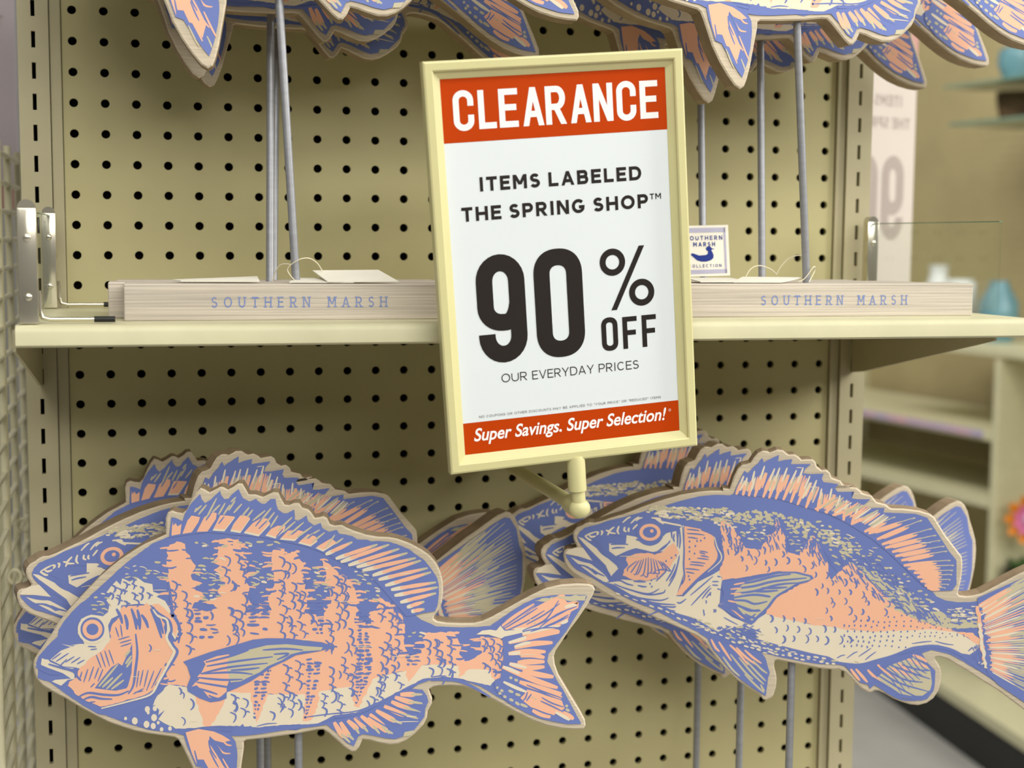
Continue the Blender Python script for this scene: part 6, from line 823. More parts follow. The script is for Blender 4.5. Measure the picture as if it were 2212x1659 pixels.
    '],[0,"W",5,19,[1393,438,1420,437,1453,441]],[0,"W",5,23,[1317,500,1344,499,1377,497]],[0,"W",5,20,[1498,472,1525,472,1558,476]],[0,"W",5,19,[1338,474,1364,473,1397,475]],[0,"W",5,17,[1350,466,1377,465,1410,469]],[0,"W",5,17,[1549,461,1575,4'
    '60,1608,457]],[0,"B",5,13,[-542,1082,-528,1062,-521,1037]],[0,"B",5,11,[-523,1153,-514,1133,-515,1098]],[0,"B",5,12,[-533,1083,-521,1063,-523,1027]],[0,"B",5,11,[-530,1142,-514,1121,-531,1080]],[0,"B",5,13,[-480,1059,-463,1038,-462,994]],[0'
    ',"B",5,14,[-544,1140,-535,1119,-548,1093]],[0,"B",5,15,[-458,997,-444,977,-457,924]],[0,"B",5,16,[-414,1041,-405,1021,-400,1000]],[0,"B",5,11,[-439,1000,-427,980,-425,955]],[0,"B",5,12,[-420,1008,-412,988,-423,940]],[0,"B",5,12,[-446,1052,-'
    '428,1032,-432,1006]],[0,"B",5,15,[-464,982,-446,962,-445,936]],[0,"B",5,10,[-219,1034,-207,1014,-196,990]],[0,"B",5,11,[-201,1006,-188,986,-189,943]],[0,"B",5,13,[-243,1068,-226,1048,-244,1021]],[0,"B",5,15,[-205,1082,-189,1062,-202,1023]],'
    '[0,"B",5,16,[-251,991,-230,971,-236,927]],[0,"B",5,17,[-237,1082,-218,1062,-216,1021]],[0,"B",5,12,[-150,1224,-140,1203,-127,1168]],[0,"B",5,12,[-151,1134,-136,1113,-147,1090]],[0,"B",5,15,[-139,1176,-121,1155,-129,1133]],[0,"B",5,15,[-119,'
    '1168,-102,1148,-100,1094]],[0,"B",5,14,[-172,1164,-153,1144,-159,1121]],[0,"B",5,14,[-167,1224,-159,1203,-153,1178]],[0,"B",5,11,[-74,1019,-61,999,-73,972]],[0,"B",5,14,[-87,1108,-68,1088,-60,1058]],[0,"B",5,12,[-43,1020,-29,1000,-33,954]],'
    '[0,"B",5,12,[-48,1082,-33,1062,-29,1018]],[0,"B",5,13,[-62,1057,-46,1037,-50,1003]],[0,"B",5,13,[-50,1090,-37,1070,-42,1018]],[0,"B",5,14,[49,1009,58,989,69,951]],[0,"B",5,15,[63,1023,74,1003,77,974]],[0,"B",5,13,[58,1040,78,1020,83,986]],['
    '0,"B",5,16,[49,1016,60,996,70,971]],[0,"B",5,13,[92,1044,107,1023,93,978]],[0,"B",5,16,[53,1019,62,999,63,954]],[0,"B",5,12,[97,1065,107,1045,95,1021]],[0,"B",5,15,[125,1040,142,1019,149,970]],[0,"B",5,16,[119,1006,129,986,127,937]],[0,"B",'
    '5,14,[75,1049,91,1029,75,983]],[0,"B",5,16,[137,963,149,943,153,915]],[0,"B",5,16,[124,1050,132,1030,131,984]],[0,"B",5,11,[187,1012,196,991,209,938]],[0,"B",5,17,[159,1111,179,1091,171,1062]],[0,"B",5,15,[149,1074,164,1054,169,1022]],[0,"B'
    '",5,17,[146,1056,155,1036,161,1003]],[0,"B",5,15,[145,1036,158,1016,141,976]],[0,"B",5,11,[160,1029,171,1008,165,968]],[0,"B",5,13,[203,924,220,903,209,882]],[0,"B",5,13,[245,976,253,956,273,917]],[0,"B",5,14,[193,910,205,890,207,844]],[0,"'
    'B",5,14,[246,916,262,896,257,874]],[0,"B",5,13,[232,930,240,909,257,867]],[0,"B",5,11,[222,955,242,934,240,909]],[0,"K",4,18,[-623,1293,-605,1289,-589,1295]],[0,"K",4,11,[-782,1258,-767,1255,-743,1263]],[0,"K",4,20,[-1076,1299,-1058,1306,-1'
    '048,1306]],[0,"K",4,12,[-805,1231,-781,1232,-767,1232]],[0,"K",4,19,[-1133,1244,-1113,1244,-1104,1248]],[0,"W",4,14,[-1197,1260,-1175,1256,-1166,1261]],[0,"K",4,13,[-967,1251,-948,1258,-927,1250]],[0,"K",4,19,[-1007,1293,-992,1288,-962,1291'
    ']],[0,"W",4,18,[-1170,1278,-1157,1282,-1139,1283]],[0,"K",4,19,[-1162,1300,-1140,1306,-1113,1292]],[0,"W",4,14,[-560,1171,-540,1178,-529,1167]],[0,"W",4,17,[-812,1250,-790,1247,-779,1247]],[0,"K",4,21,[-837,1269,-817,1264,-802,1265]],[0,"W"'
    ',4,14,[-495,1144,-482,1148,-460,1148]],[0,"W",4,20,[-786,1292,-774,1297,-758,1292]],[0,"K",4,22,[-1092,1289,-1074,1284,-1053,1292]],[0,"K",4,18,[-967,1255,-944,1261,-917,1263]],[0,"K",4,16,[-1110,1271,-1095,1267,-1070,1272]],[0,"K",4,22,[-7'
    '35,1256,-713,1256,-688,1252]],[0,"W",4,15,[-985,1295,-969,1301,-951,1289]],[0,"K",4,19,[-1061,1285,-1051,1285,-1028,1288]],[0,"K",4,21,[-638,1196,-626,1196,-594,1195]],[0,"W",4,18,[-1092,1260,-1069,1263,-1059,1252]],[0,"W",4,17,[-1136,1282,'
    '-1122,1285,-1091,1275]],[0,"K",4,15,[-497,1235,-484,1243,-448,1240]],[0,"K",4,21,[-942,1256,-927,1253,-903,1260]],[0,"W",4,18,[-1111,1271,-1094,1271,-1084,1276]],[0,"W",4,16,[-1101,1249,-1087,1250,-1064,1241]],[0,"K",4,19,[-719,1243,-709,12'
    '43,-687,1246]],[0,"W",4,19,[-726,1246,-714,1251,-691,1237]],[0,"K",4,12,[-580,1150,-569,1150,-533,1148]],[0,"K",4,15,[-811,1205,-796,1203,-771,1196]],[0,"K",4,14,[-1121,1255,-1106,1253,-1078,1247]],[0,"W",4,15,[-747,1276,-732,1273,-713,1268'
    ']],[0,"K",4,12,[-892,1271,-877,1267,-861,1266]],[0,"W",4,15,[-530,1141,-511,1146,-497,1136]],[0,"K",4,20,[-1148,1292,-1127,1293,-1108,1299]],[0,"K",4,17,[-973,1257,-961,1260,-927,1254]],[0,"W",4,18,[-737,1247,-726,1250,-701,1241]],[0,"W",4,'
    '16,[-677,1261,-661,1267,-649,1262]],[0,"K",4,21,[-1065,1293,-1044,1300,-1014,1286]],[0,"K",4,13,[-1019,1255,-1003,1259,-973,1260]],[0,"K",4,11,[-746,1290,-726,1289,-709,1297]],[0,"K",4,14,[-948,1222,-930,1219,-920,1223]],[0,"W",4,18,[-1091,'
    '1282,-1071,1284,-1044,1287]],[0,"W",4,16,[-1117,1248,-1095,1250,-1075,1242]],[0,"K",4,11,[-1007,1299,-994,1296,-974,1305]],[0,"W",4,19,[-604,1203,-585,1210,-570,1209]],[0,"K",4,12,[-565,1203,-550,1207,-516,1199]],[0,"K",4,13,[-493,1194,-477'
    ',1194,-455,1190]],[0,"W",4,17,[-1138,1297,-1118,1303,-1096,1300]],[0,"W",4,15,[-1129,1296,-1110,1293,-1098,1295]],[0,"K",4,17,[-991,1226,-975,1226,-950,1228]],[0,"K",4,14,[-531,1177,-513,1182,-490,1170]],[0,"K",4,16,[-731,1217,-709,1216,-68'
    '3,1215]],[0,"K",4,11,[-538,1200,-518,1200,-502,1196]],[0,"K",4,11,[-1003,1287,-991,1287,-954,1294]],[0,"K",4,14,[-1015,1285,-992,1285,-981,1281]],[0,"K",4,18,[-585,1225,-572,1229,-542,1231]],[0,"W",4,16,[-619,1168,-607,1164,-589,1161]],[0,"'
    'W",4,19,[-912,1295,-889,1297,-862,1293]],[0,"K",4,14,[-855,1298,-834,1301,-811,1295]],[0,"K",4,11,[-573,1183,-561,1178,-536,1182]],[0,"W",4,12,[-534,1263,-516,1269,-505,1256]],[0,"K",4,18,[-958,1267,-937,1273,-912,1269]],[0,"K",4,17,[-900,1'
    '292,-881,1292,-853,1286]],[0,"W",4,21,[-1074,1263,-1053,1267,-1023,1268]],[0,"W",4,14,[-848,1219,-832,1224,-814,1217]],[0,"K",4,21,[-712,1260,-697,1259,-670,1253]],[0,"K",4,16,[-837,1289,-827,1284,-789,1287]],[0,"K",4,13,[-775,1238,-756,124'
    '3,-731,1235]],[0,"W",4,17,[-952,1219,-937,1226,-907,1217]],[0,"K",4,14,[-637,1281,-620,1278,-591,1279]],[0,"K",4,19,[-647,1212,-635,1210,-610,1211]],[0,"K",4,19,[-651,1210,-628,1218,-615,1209]],[0,"W",4,13,[-565,1231,-546,1238,-522,1235]],['
    '0,"K",4,13,[-1105,1277,-1095,1285,-1069,1280]],[0,"K",4,11,[-1077,1253,-1056,1257,-1047,1250]],[0,"K",4,11,[-952,1257,-939,1254,-923,1257]],[0,"W",4,11,[-543,1252,-524,1259,-510,1258]],[0,"K",4,11,[-967,1208,-951,1215,-924,1202]],[0,"K",4,1'
    '8,[-1038,1216,-1015,1212,-993,1208]],[0,"W",4,14,[-1037,1268,-1014,1267,-997,1272]],[0,"K",4,19,[-1114,1295,-1097,1292,-1068,1293]],[0,"K",4,16,[-861,1204,-838,1209,-832,1211]],[0,"K",4,19,[-1118,1298,-1100,1297,-1076,1290]],[0,"K",4,21,[-9'
    '41,1283,-921,1281,-903,1278]],[0,"K",4,21,[-532,1278,-520,1272,-493,1271]],[0,"W",4,21,[-1063,1239,-1051,1246,-1015,1233]],[0,"W",4,10,[-1083,1253,-1062,1257,-1032,1246]],[0,"W",4,17,[-577,1274,-555,1281,-548,1274]],[0,"K",4,17,[-1084,1227,'
    '-1073,1224,-1035,1229]],[0,"K",4,11,[-914,1292,-898,1299,-874,1299]],[0,"K",4,21,[-629,1194,-610,1195,-584,1193]],[0,"K",4,15,[-483,1222,-470,1221,-439,1219]],[0,"K",4,21,[-1083,1289,-1067,1293,-1044,1288]],[0,"W",4,22,[-959,1271,-939,1277,'
    '-926,1277]],[0,"K",4,19,[-835,1215,-812,1214,-799,1220]],[0,"K",4,15,[-814,1266,-796,1268,-764,1263]],[0,"K",4,14,[-1008,1289,-995,1288,-964,1297]],[0,"W",4,19,[-517,1262,-499,1257,-481,1259]],[0,"W",4,16,[-1094,1229,-1074,1225,-1057,1226]]'
    ',[0,"K",4,19,[-794,1214,-779,1209,-749,1220]],[0,"K",4,17,[-639,1289,-626,1289,-596,1283]],[0,"K",4,16,[-872,1198,-851,1206,-840,1203]],[0,"W",4,19,[-551,1150,-538,1145,-520,1145]],[0,"K",4,20,[-1067,1298,-1045,1300,-1028,1301]],[0,"K",4,18'
    ',[-675,1200,-660,1208,-638,1193]],[0,"K",4,12,[-1032,1288,-1022,1284,-986,1291]],[0,"K",4,22,[-1179,1277,-1157,1273,-1136,1276]],[0,"K",4,11,[-765,1239,-754,1240,-735,1231]],[0,"W",4,10,[-1118,1250,-1105,1257,-1082,1253]],[0,"K",4,21,[-681,'
    '1274,-659,1280,-652,1274]],[0,"K",4,21,[-856,1266,-841,1272,-811,1264]],[0,"K",4,12,[-604,1220,-587,1216,-563,1213]],[0,"W",4,20,[-582,1279,-568,1283,-552,1272]],[0,"K",4,12,[-896,1281,-880,1284,-862,1288]],[0,"K",4,21,[-1088,1268,-1067,127'
    '5,-1043,1261]],[0,"K",4,20,[-1170,1281,-1158,1286,-1130,1281]],[0,"W",4,13,[-953,1297,-938,1295,-903,1305]],[0,"W",4,11,[-1148,1285,-1130,1282,-1100,1290]],[0,"W",4,21,[-1061,1219,-1045,1221,-1013,1224]],[0,"K",4,12,[-919,1243,-907,1243,-88'
    '9,1236]],[0,"K",4,12,[-625,1182,-613,1190,-593,1188]],[0,"K",4,12,[-928,1275,-915,1275,-886,1279]],[0,"K",4,13,[-830,1219,-819,1225,-793,1226]],[0,"K",4,19,[-994,1271,-976,1268,-948,1274]],[0,"K",4,16,[-1102,1241,-1085,1238,-1069,1239]],[0,'
    '"K",4,19,[-788,1242,-778,1249,-756,1242]],[0,"W",4,21,[-648,1181,-637,1180,-617,1180]],[0,"K",4,11,[-826,1248,-813,1252,-787,1253]],[0,"K",4,20,[-538,1225,-519,1226,-509,1218]],[0,"W",4,22,[-555,1253,-532,1250,-516,1246]],[0,"K",4,19,[-705,'
    '1276,-693,1271,-675,1280]],[0,"K",4,13,[-591,1198,-569,1203,-542,1200]],[0,"K",4,18,[-780,1200,-769,1200,-742,1195]],[0,"K",4,22,[-583,1294,-571,1300,-554,1287]],[0,"W",4,12,[-769,1217,-754,1224,-735,1216]],[0,"K",4,20,[-1031,1291,-1012,128'
    '7,-981,1291]],[0,"W",4,15,[-908,1215,-888,1223,-879,1213]],[0,"K",4,18,[-886,1282,-875,1289,-837,1277]],[0,"K",4,20,[-497,1211,-486,1213,-459,1216]],[0,"K",4,13,[-539,1278,-516,1280,-505,1279]],[0,"W",4,17,[-1068,1259,-1046,1266,-1030,1253]'
    '],[0,"K",4,18,[-644,1288,-622,1283,-608,1295]],[0,"W",4,16,[-1011,1211,-996,1218,-982,1212]],[0,"K",4,19,[-1108,1291,-1093,1298,-1077,1296]],[0,"K",4,13,[-582,1293,-558,1301,-534,1297]],[0,"K",4,18,[-1125,1277,-1112,1278,-1077,1275]],[0,"W"'
    ',4,12,[-739,1292,-717,1298,-697,1286]],[0,"K",4,18,[239,1114,251,1109,268,1103]],[0,"K",4,26,[-283,1260,-270,1253,-262,1252]],[0,"K",4,23,[366,1046,378,1041,389,1031]],[0,"K",4,21,[-457,1263,-445,1259,-419,1248]],[0,"K",4,24,[62,1162,74,116'
    '0,96,1150]],[0,"K",4,26,[374,960,387,955,407,947]],[0,"K",4,14,[-276,1246,-264,1239,-254,1230]],[0,"K",4,15,[-286,1194,-274,1188,-260,1189]],[0,"K",4,25,[-126,1254,-113,1253,-86,1244]],[0,"K",4,25,[-238,1249,-226,1245,-211,1238]],[0,"K",4,2'
    '7,[-292,1232,-279,1226,-255,1224]],[0,"K",4,20,[-156,1226,-144,1221,-127,1210]],[0,"K",4,20,[3,1127,15,1124,23,1116]],[0,"K",4,25,[-476,1223,-464,1219,-440,1207]],[0,"K",4,18,[188,1108,201,1104,209,1095]],[0,"K",4,24,[-212,1225,-200,1222,-1'
    '88,1209]],[0,"K",4,22,[-19,1148,-7,1147,6,1135]],[0,"K",4,16,[399,986,412,981,434,974]],[0,"K",4,25,[-331,1196,-319,1193,-304,1182]],[0,"K",4,17,[289,1117,301,1116,323,1100]],[0,"K",4,14,[171,1098,183,1094,205,1091]],[0,"K",4,23,[-362,1182,'
    '-350,1179,-328,1173]],[0,"K",4,21,[176,1094,188,1093,212,1080]],[0,"K",4,20,[275,1061,287,1056,310,1049]],[0,"K",4,20,[230,1134,243,1129,267,1127]],[0,"K",4,14,[78,1144,90,1141,100,1128]],[0,"K",4,21,[284,1020,296,1018,317,1012]],[0,"K",4,1'
    '8,[-115,1252,-102,1247,-94,1243]],[0,"K",4,21,[353,1038,365,1034,376,1026]],[0,"K",4,15,[53,1185,65,1179,75,1173]],[0,"K",4,26,[-106,1237,-94,1231,-72,1229]],[0,"K",4,16,[263,1099,276,1095,302,1086]],[0,"K",4,16,[-365,1205,-353,1200,-340,11'
    '97]],[0,"K",4,27,[-140,1253,-128,1247,-116,1247]],[0,"K",4,14,[-469,1255,-457,1250,-436,1239]],[0,"K",4,15,[-397,1204,-385,1201,-374,1193]],[0,"K",4,17,[172,1065,184,1059,201,1050]],[0,"K",4,19,[-336,1220,-324,1214,-306,1209]],[0,"K",4,22,['
    '411,945,423,943,444,933]],[0,"K",4,27,[-463,1212,-451,1211,-438,1207]],[0,"K",4,24,[-324,1285,-312,1283,-299,1272]],[0,"K",4,16,[434,963,446,959,471,955]],[0,"K",4,21,[270,1061,282,1056,306,1054]],[0,"K",4,22,[292,1076,304,1074,315,1064]],['
    '0,"K",4,18,[-401,1217,-389,1214,-362,1204]],[0,"K",4,23,[93,1200,105,1196,122,1193]],[0,"K",4,25,[-298,1274,-285,1270,-264,1268]],[0,"K",4,14,[-348,1277,-336,1275,-315,1265]],[0,"K",4,15,[-379,1235,-367,1234,-346,1224]],[0,"K",4,17,[269,106'
    '2,281,1056,298,1056]],[0,"K",4,21,[-256,1200,-243,1199,-220,1192]],[0,"K",4,21,[130,1170,142,1168,168,1157]],[0,"K",4,19,[224,1040,236,1034,263,1033]],[0,"K",4,25,[12,1172,24,1168,44,1156]],[0,"K",4,16,[-208,1259,-196,1257,-174,1245]],[0,"K'
    '",4,24,[125,1082,137,1078,148,1075]],[0,"K",4,16,[-455,1191,-443,1188,-431,1182]],[0,"K",4,16,[-385,1254,-373,1252,-353,1237]],[0,"K",4,17,[-156,1214,-144,1211,-131,1207]],[0,"K",4,23,[-349,1197,-336,1193,-326,1188]],[0,"K",4,20,[-410,1238,'
    '-398,1234,-388,1224]],[0,"K",4,24,[-163,1269,-151,1265,-140,1259]],[0,"K",4,22,[374,1042,386,1040,410,1027]],[0,"K",4,26,[88,1174,100,1168,122,1163]],[0,"K",4,21,[382,1014,394,1008,403,1004]],[0,"K",4,24,[-203,1192,-191,1187,-165,1183]],[0,'
    '"K",4,25,[266,1059,279,1055,294,1053]],[0,"K",4,17,[-228,1242,-216,1241,-192,1237]],[0,"K",4,20,[77,1116,89,1115,106,1102]],[0,"K",4,16,[168,1147,180,1145,191,1140]],[0,"K",4,16,[-214,1230,-202,1227,-191,1216]],[0,"K",4,27,[62,1122,74,1116,'
    '84,1106]],[0,"K",4,24,[-230,1260,-218,1255,-199,1247]],[0,"K",4,17,[191,1121,204,1119,216,1110]],[0,"K",4,21,[279,1120,291,1118,306,1113]],[0,"K",4,24,[-343,1212,-331,1209,-307,1207]],[0,"K",4,16,[153,1129,165,1123,178,1119]],[0,"K",4,18,[-'
    '316,1225,-304,1219,-290,1211]],[0,"K",4,25,[393,1001,405,995,424,987]],[0,"K",4,19,[-158,1222,-146,1217,-131,1211]],[0,"K",4,19,[421,940,433,936,445,928]],[0,"K",4,19,[80,1137,92,1134,114,1122]],[0,"K",4,18,[-426,1251,-414,1247,-403,1233]],'
    '[0,"K",4,21,[246,1117,258,1115,273,1110]],[0,"K",4,23,[427,1030,439,1026,460,1017]],[0,"K",4,24,[-232,1221,-220,1218,-195,1210]],[0,"K",4,14,[-16,1123,-4,1120,17,1110]],[0,"K",4,17,[384,1030,397,1028,419,1025]],[0,"K",4,14,[394,1000,407,993'
    ',417,991]],[0,"K",4,24,[346,1087,358,1081,369,1070]],[0,"K",4,18,[-473,1227,-461,1224,-435,1213]],[0,"K",4,19,[362,970,374,965,394,960]],[0,"K",4,26,[3,1161,15,1157,28,1153]],[0,"K",4,20,[-40,1238,-28,1235,-18,1224]],[0,"K",4,17,[-126,1264,'
    '-114,1260,-102,1254]],[0,"K",4,17,[280,1020,292,1015,306,1009]],[0,"K",4,23,[-62,1194,-50,1189,-38,1186]],[0,"K",4,23,[-62,1173,-50,1172,-25,1163]],[0,"K",4,15,[366,1042,378,1039,402,1027]],[0,"K",4,25,[390,995,403,990,416,987]],[0,"K",4,25'
    ',[357,1040,369,1039,381,1026]],[0,"K",4,24,[37,1218,49,1215,68,1207]],[0,"K",4,25,[-457,1221,-444,1215,-436,1210]],[0,"K",4,16,[-341,1285,-329,1279,-313,1277]],[0,"K",4,15,[436,974,448,972,465,962]],[0,"K",4,27,[75,1096,87,1089,105,1085]],['
    '0,"K",4,20,[269,1074,281,1070,298,1064]],[0,"K",4,21,[284,1070,296,1067,306,1055]],[0,"K",4,24,[-314,1234,-301,1231,-288,1217]],[0,"K",4,24,[-377,1238,-365,1232,-345,1230]],[0,"K",4,27,[-462,1235,-450,1233,-430,1222]],[0,"K",4,15,[-207,1182'
    ',-195,1180,-169,1170]],[0,"K",4,25,[-39,1211,-27,1207,-2,1194]],[0,"K",4,17,[-288,1216,-275,1211,-266,1210]],[0,"K",4,27,[-415,1260,-403,1255,-395,1254]],[0,"K",4,21,[-182,1275,-170,1269,-161,1259]],[0,"K",4,25,[277,1109,289,1105,312,1098]]'
    ',[0,"K",4,21,[107,1190,120,1186,135,1173]],[0,"K",4,27,[-248,1277,-236,1273,-222,1260]],[0,"K",4,22,[-316,1245,-303,1242,-285,1239]],[0,"K",4,24,[-7,1221,5,1218,25,1210]],[0,"K",4,16,[438,985,451,981,471,976]],[0,"K",4,17,[10,1190,22,1188,4'
    '4,1181]],[0,"K",4,17,[-408,1219,-396,1213,-377,1208]],[0,"K",4,14,[-320,1278,-308,1272,-286,1265]],[0,"K",4,20,[431,1011,443,1006,468,1006]],[0,"K",4,17,[-404,1243,-392,1238,-382,1234]],[0,"K",4,23,[222,1081,235,1074,251,1074]],[0,"K",4,18,'
    '[-386,1279,-374,1274,-364,1272]],[0,"K",4,16,[-39,1169,-27,1168,-11,1161]],[0,"B",5,14,[-1251,1161,-1210,1183,-1170,1178,-1115,1164,-1067,1138]],[0,"B",5,14,[-1460,1060,-1413,1061,-1358,1048]],[0,"B",5,14,[-1623,1015,-1575,995,-1547,947]],['
    '0,"B",5,14,[-1703,804,-1641,771,-1599,730]],[0,"B",5,14,[-1503,669,-1407,685,-1359,666]],[0,"B",5,14,[-1170,397,-1035,450,-945,403]],[0,"B",5,14,[-1488,627,-1337,561,-1185,481]],[0,"B",5,14,[-1083,470,-1021,450,-946,442]],[0,"B",5,14,[-1277'
    ',1119,-1251,1148,-1224,1155]],[0,"W",5,15,[-1095,1185,-1082,1179,-1058,1183]],[0,"W",5,15,[-1076,1182,-1062,1176,-1039,1178]],[0,"W",5,15,[-1057,1178,-1043,1173,-1020,1174]],[0,"W",5,15,[-1038,1174,-1024,1170,-1001,1169]],[0,"W",5,15,[-1019'
    ',1170,-1005,1167,-982,1165]],[0,"W",5,15,[-1000,1167,-986,1163,-963,1161]],[0,"W",5,15,[-981,1163,-967,1160,-944,1156]],[0,"W",5,15,[-962,1159,-948,1157,-925,1152]],[0,"W",5,15,[-943,1155,-929,1154,-906,1147]],[4,"C",9,20,[1482,551,1605,628'
    ',1727,705]],[4,"K",9,9,[1700,688,1740,713,1752,721]],[4,"K",10,9,[1727,717,1820,775,1912,822]],[4,"W",9,20,[1487,540,1619,626,1751,712]],[4,"K",9,9,[1723,694,1769,724,1786,735]],[4,"K",10,9,[1751,724,1847,786,1942,836]],[4,"C",9,16,[1497,53'
    '4,1595,599,1694,665]],[4,"K",9,9,[1664,645,1749,702,1804,739]],[4,"K",10,9,[1694,677,1833,770,1971,851]],[4,"C",9,16,[1511,530,1626,609,1741,688]],[4,"K",9,13,[1710,666,1813,737,1885,787]],[4,"W",9,16,[1512,517,1585,568,1657,618]],[4,"K",9,'
    '17,[1624,595,1812,726,1967,835]],[4,"C",9,12,[1498,493,1580,551,1662,609]],[4,"K",9,13,[1627,584,1769,684,1876,759]],[4,"C",9,20,[1516,493,1609,558,1702,624]],[4,"K",9,9,[1665,598,1862,737,2022,850]],[4,"K",10,9,[1702,636,1898,775,2093,901]'
    '],[4,"W",9,20,[1502,469,1656,576,1810,683]],[4,"K",9,13,[1772,656,1856,715,1901,746]],[4,"C",9,16,[1540,479,1642,547,1743,615]],[4,"K",9,9,[1703,588,1857,691,1971,768]],[4,"K",10,9,[1743,627,1950,765,2156,891]],[4,"C",9,16,[1532,459,1667,54'
    '3,1802,628]],[4,"K",9,17,[1761,602,1888,682,1974,736]],[4,"W",9,20,[1532,443,1636,505,1741,567]],[4,"K",9,13,[1699,542,1844,627,1946,688]],[4,"K",10,9,[1741,579,1965,711,2190,832]],[4,"C",9,20,[1517,420,1708,526,1900,632]],[4,"K",9,17,[1857'
    ',609,1974,673,2048,714]],[4,"K",10,9,[1900,644,2053,729,2207,802]],[4,"C",9,16,[1527,411,1620,459,1714,508]],[4,"K",9,9,[1670,485,1863,586,2013,665]],[4,"K",10,9,[1714,520,1964,651,2215,770]],[4,"W",9,12,[1536,401,1715,489,1895,577]],[4,"K"'
    ',9,17,[1852,556,2025,641,2156,705]],[4,"K",10,9,[1895,589,2057,668,2220,736]],[4,"C",9,12,[1529,383,1695,459,1862,536]],[4,"K",9,9,[1818,516,2022,609,2182,683]],[4,"K",10,9,[1862,548,2043,631,2224,702]],[4,"C",9,12,[1525,367,1706,445,1887,5'
    '22]],[4,"K",9,17,[1844,504,1956,552,2025,581]],[4,"K",10,9,[1887,534,2058,607,2229,669]],[4,"W",9,16,[1538,358,1677,413,1816,469]],[4,"K",9,9,[1772,451,1938,517,2060,565]],[4,"K",10,9,[1816,481,2027,564,2238,636]],[4,"C",9,12,[1544,346,1648'
    ',385,1752,423]],[4,"K",9,17,[1708,406,1864,463,1976,504]],[4,"K",10,9,[1752,435,2001,525,2250,604]],[4,"C",9,12,[1540,331,1743,399,1946,467]],[4,"K",9,17,[1901,452,2017,491,2088,514]],[4,"K",10,9,[1946,479,2102,531,2259,572]],[4,"W",9,20,[1'
    '537,317,1653,352,1768,388]],[4,"K",9,9,[1724,374,1915,432,2061,477]],[4,"C",9,16,[1554,308,1754,364,1953,419]],[4,"K",9,9,[1909,407,1957,420,1962,421]],[4,"K",10,9,[1953,431,2105,473,2257,503]],[4,"C",9,20,[1569,298,1752,344,1936,389]],[4,"'
    'K",9,9,[1891,378,2061,421,2186,452]],[4,"K",10,9,[1936,401,2096,441,2256,469]],[4,"W",9,20,[1587,288,1713,316,1839,343]],[4,"K",9,9,[1795,334,1911,359,1983,375]],[4,"K",10,9,[1839,355,2047,401,2255,435]],[4,"C",9,20,[1567,270,1672,290,1777,'
    '310]],[4,"K",9,17,[1733,301,1885,331,1993,351]],[4,"K",10,9,[1777,322,2015,368,2253,401]],[4,"C",9,20,[1554,254,1697,277,1840,300]],[4,"K",9,13,[1796,293,1993,325,2146,350]],[4,"K",10,9,[1840,312,2046,346,2251,367]],[4,"W",9,12,[1587,245,17'
    '15,262,1844,279]],[4,"K",9,13,[1801,273,1909,288,1974,297]],[4,"K",10,9,[1844,291,2046,318,2249,333]],[4,"C",9,12,[1563,228,1655,238,1747,248]],[4,"K",9,17,[1704,243,1928,267,2109,286]],[4,"K",10,9,[1747,260,1995,286,2244,300]],[4,"C",9,20,'
    '[1575,216,1670,223,1766,231]],[4,"K",9,17,[1723,227,1980,247,2195,263]],[4,"W",9,16,[1582,203,1716,209,1850,215]],[4,"K",9,17,[1809,214,1941,220,2033,224]],[4,"K",10,9,[1850,227,2041,236,2231,233]],[4,"C",9,12,[1569,190,1686,192,1804,194]],'
    '[4,"K",9,17,[1763,193,1911,195,2019,197]],[4,"K",10,9,[1804,206,2012,209,2220,201]],[4,"C",9,12,[1599,176,1711,175,1823,174]],[4,"K",9,17,[1784,174,1957,172,2090,170]],[4,"K",10,9,[1823,186,2016,183,2209,169]],[4,"W",9,16,[1594,163,1746,157'
    ',1897,151]],[4,"K",9,17,[1858,152,2000,147,2103,142]],[4,"K",10,9,[1897,163,2046,157,2194,139]],[4,"C",9,20,[1599,150,1701,143,1803,136]],[4,"K",9,9,[1766,138,1962,125,2120,115]],[4,"K",10,9,[1803,148,1989,135,2175,111]],[4,"C",9,16,[1583,1'
    '38,1744,123,1906,107]],[4,"K",9,9,[1870,111,1999,98,2092,89]],[4,"K",10,9,[1906,119,2030,107,2155,83]],[4,"W",9,20,[1593,124,1734,106,1875,89]],[4,"K",9,17,[1840,93,1958,78,2042,68]],[4,"K",10,9,[1875,101,2005,85,2135,56]],[4,"C",9,12,[1596'
    ',111,1709,93,1822,75]],[4,"K",9,13,[1788,81,1922,60,2023,44]],[4,"C",9,16,[1592,99,1662,85,1733,72]],[4,"K",9,17,[1701,78,1822,55,1911,38]],[4,"W",9,16,[1608,82,1722,56,1836,30]],[4,"K",9,13,[1805,37,1909,13,1982,-3]],[4,"K",10,9,[1836,42,1'
    '955,14,2075,-24]],[4,"C",9,20,[1604,70,1679,49,1754,29]],[4,"K",9,13,[1724,37,1895,-9,2036,-48]],[4,"K",10,9,[1754,41,1908,-1,2061,-55]],[4,"C",9,16,[1589,62,1668,36,1747,10]],[4,"K",9,9,[1719,20,1844,-20,1941,-52]],[4,"K",10,9,[1747,22,189'
    '8,-26,2048,-86]],[4,"W",9,16,[1607,43,1694,10,1782,-22]],[4,"K",9,9,[1754,-12,1831,-41,1880,-59]],[4,"C",9,16,[1597,34,1695,-7,1794,-50]],[4,"K",9,9,[1767,-39,1878,-87,1962,-123]],[4,"C",9,12,[1592,24,1687,-22,1782,-69]],[4,"K",9,9,[1757,-5'
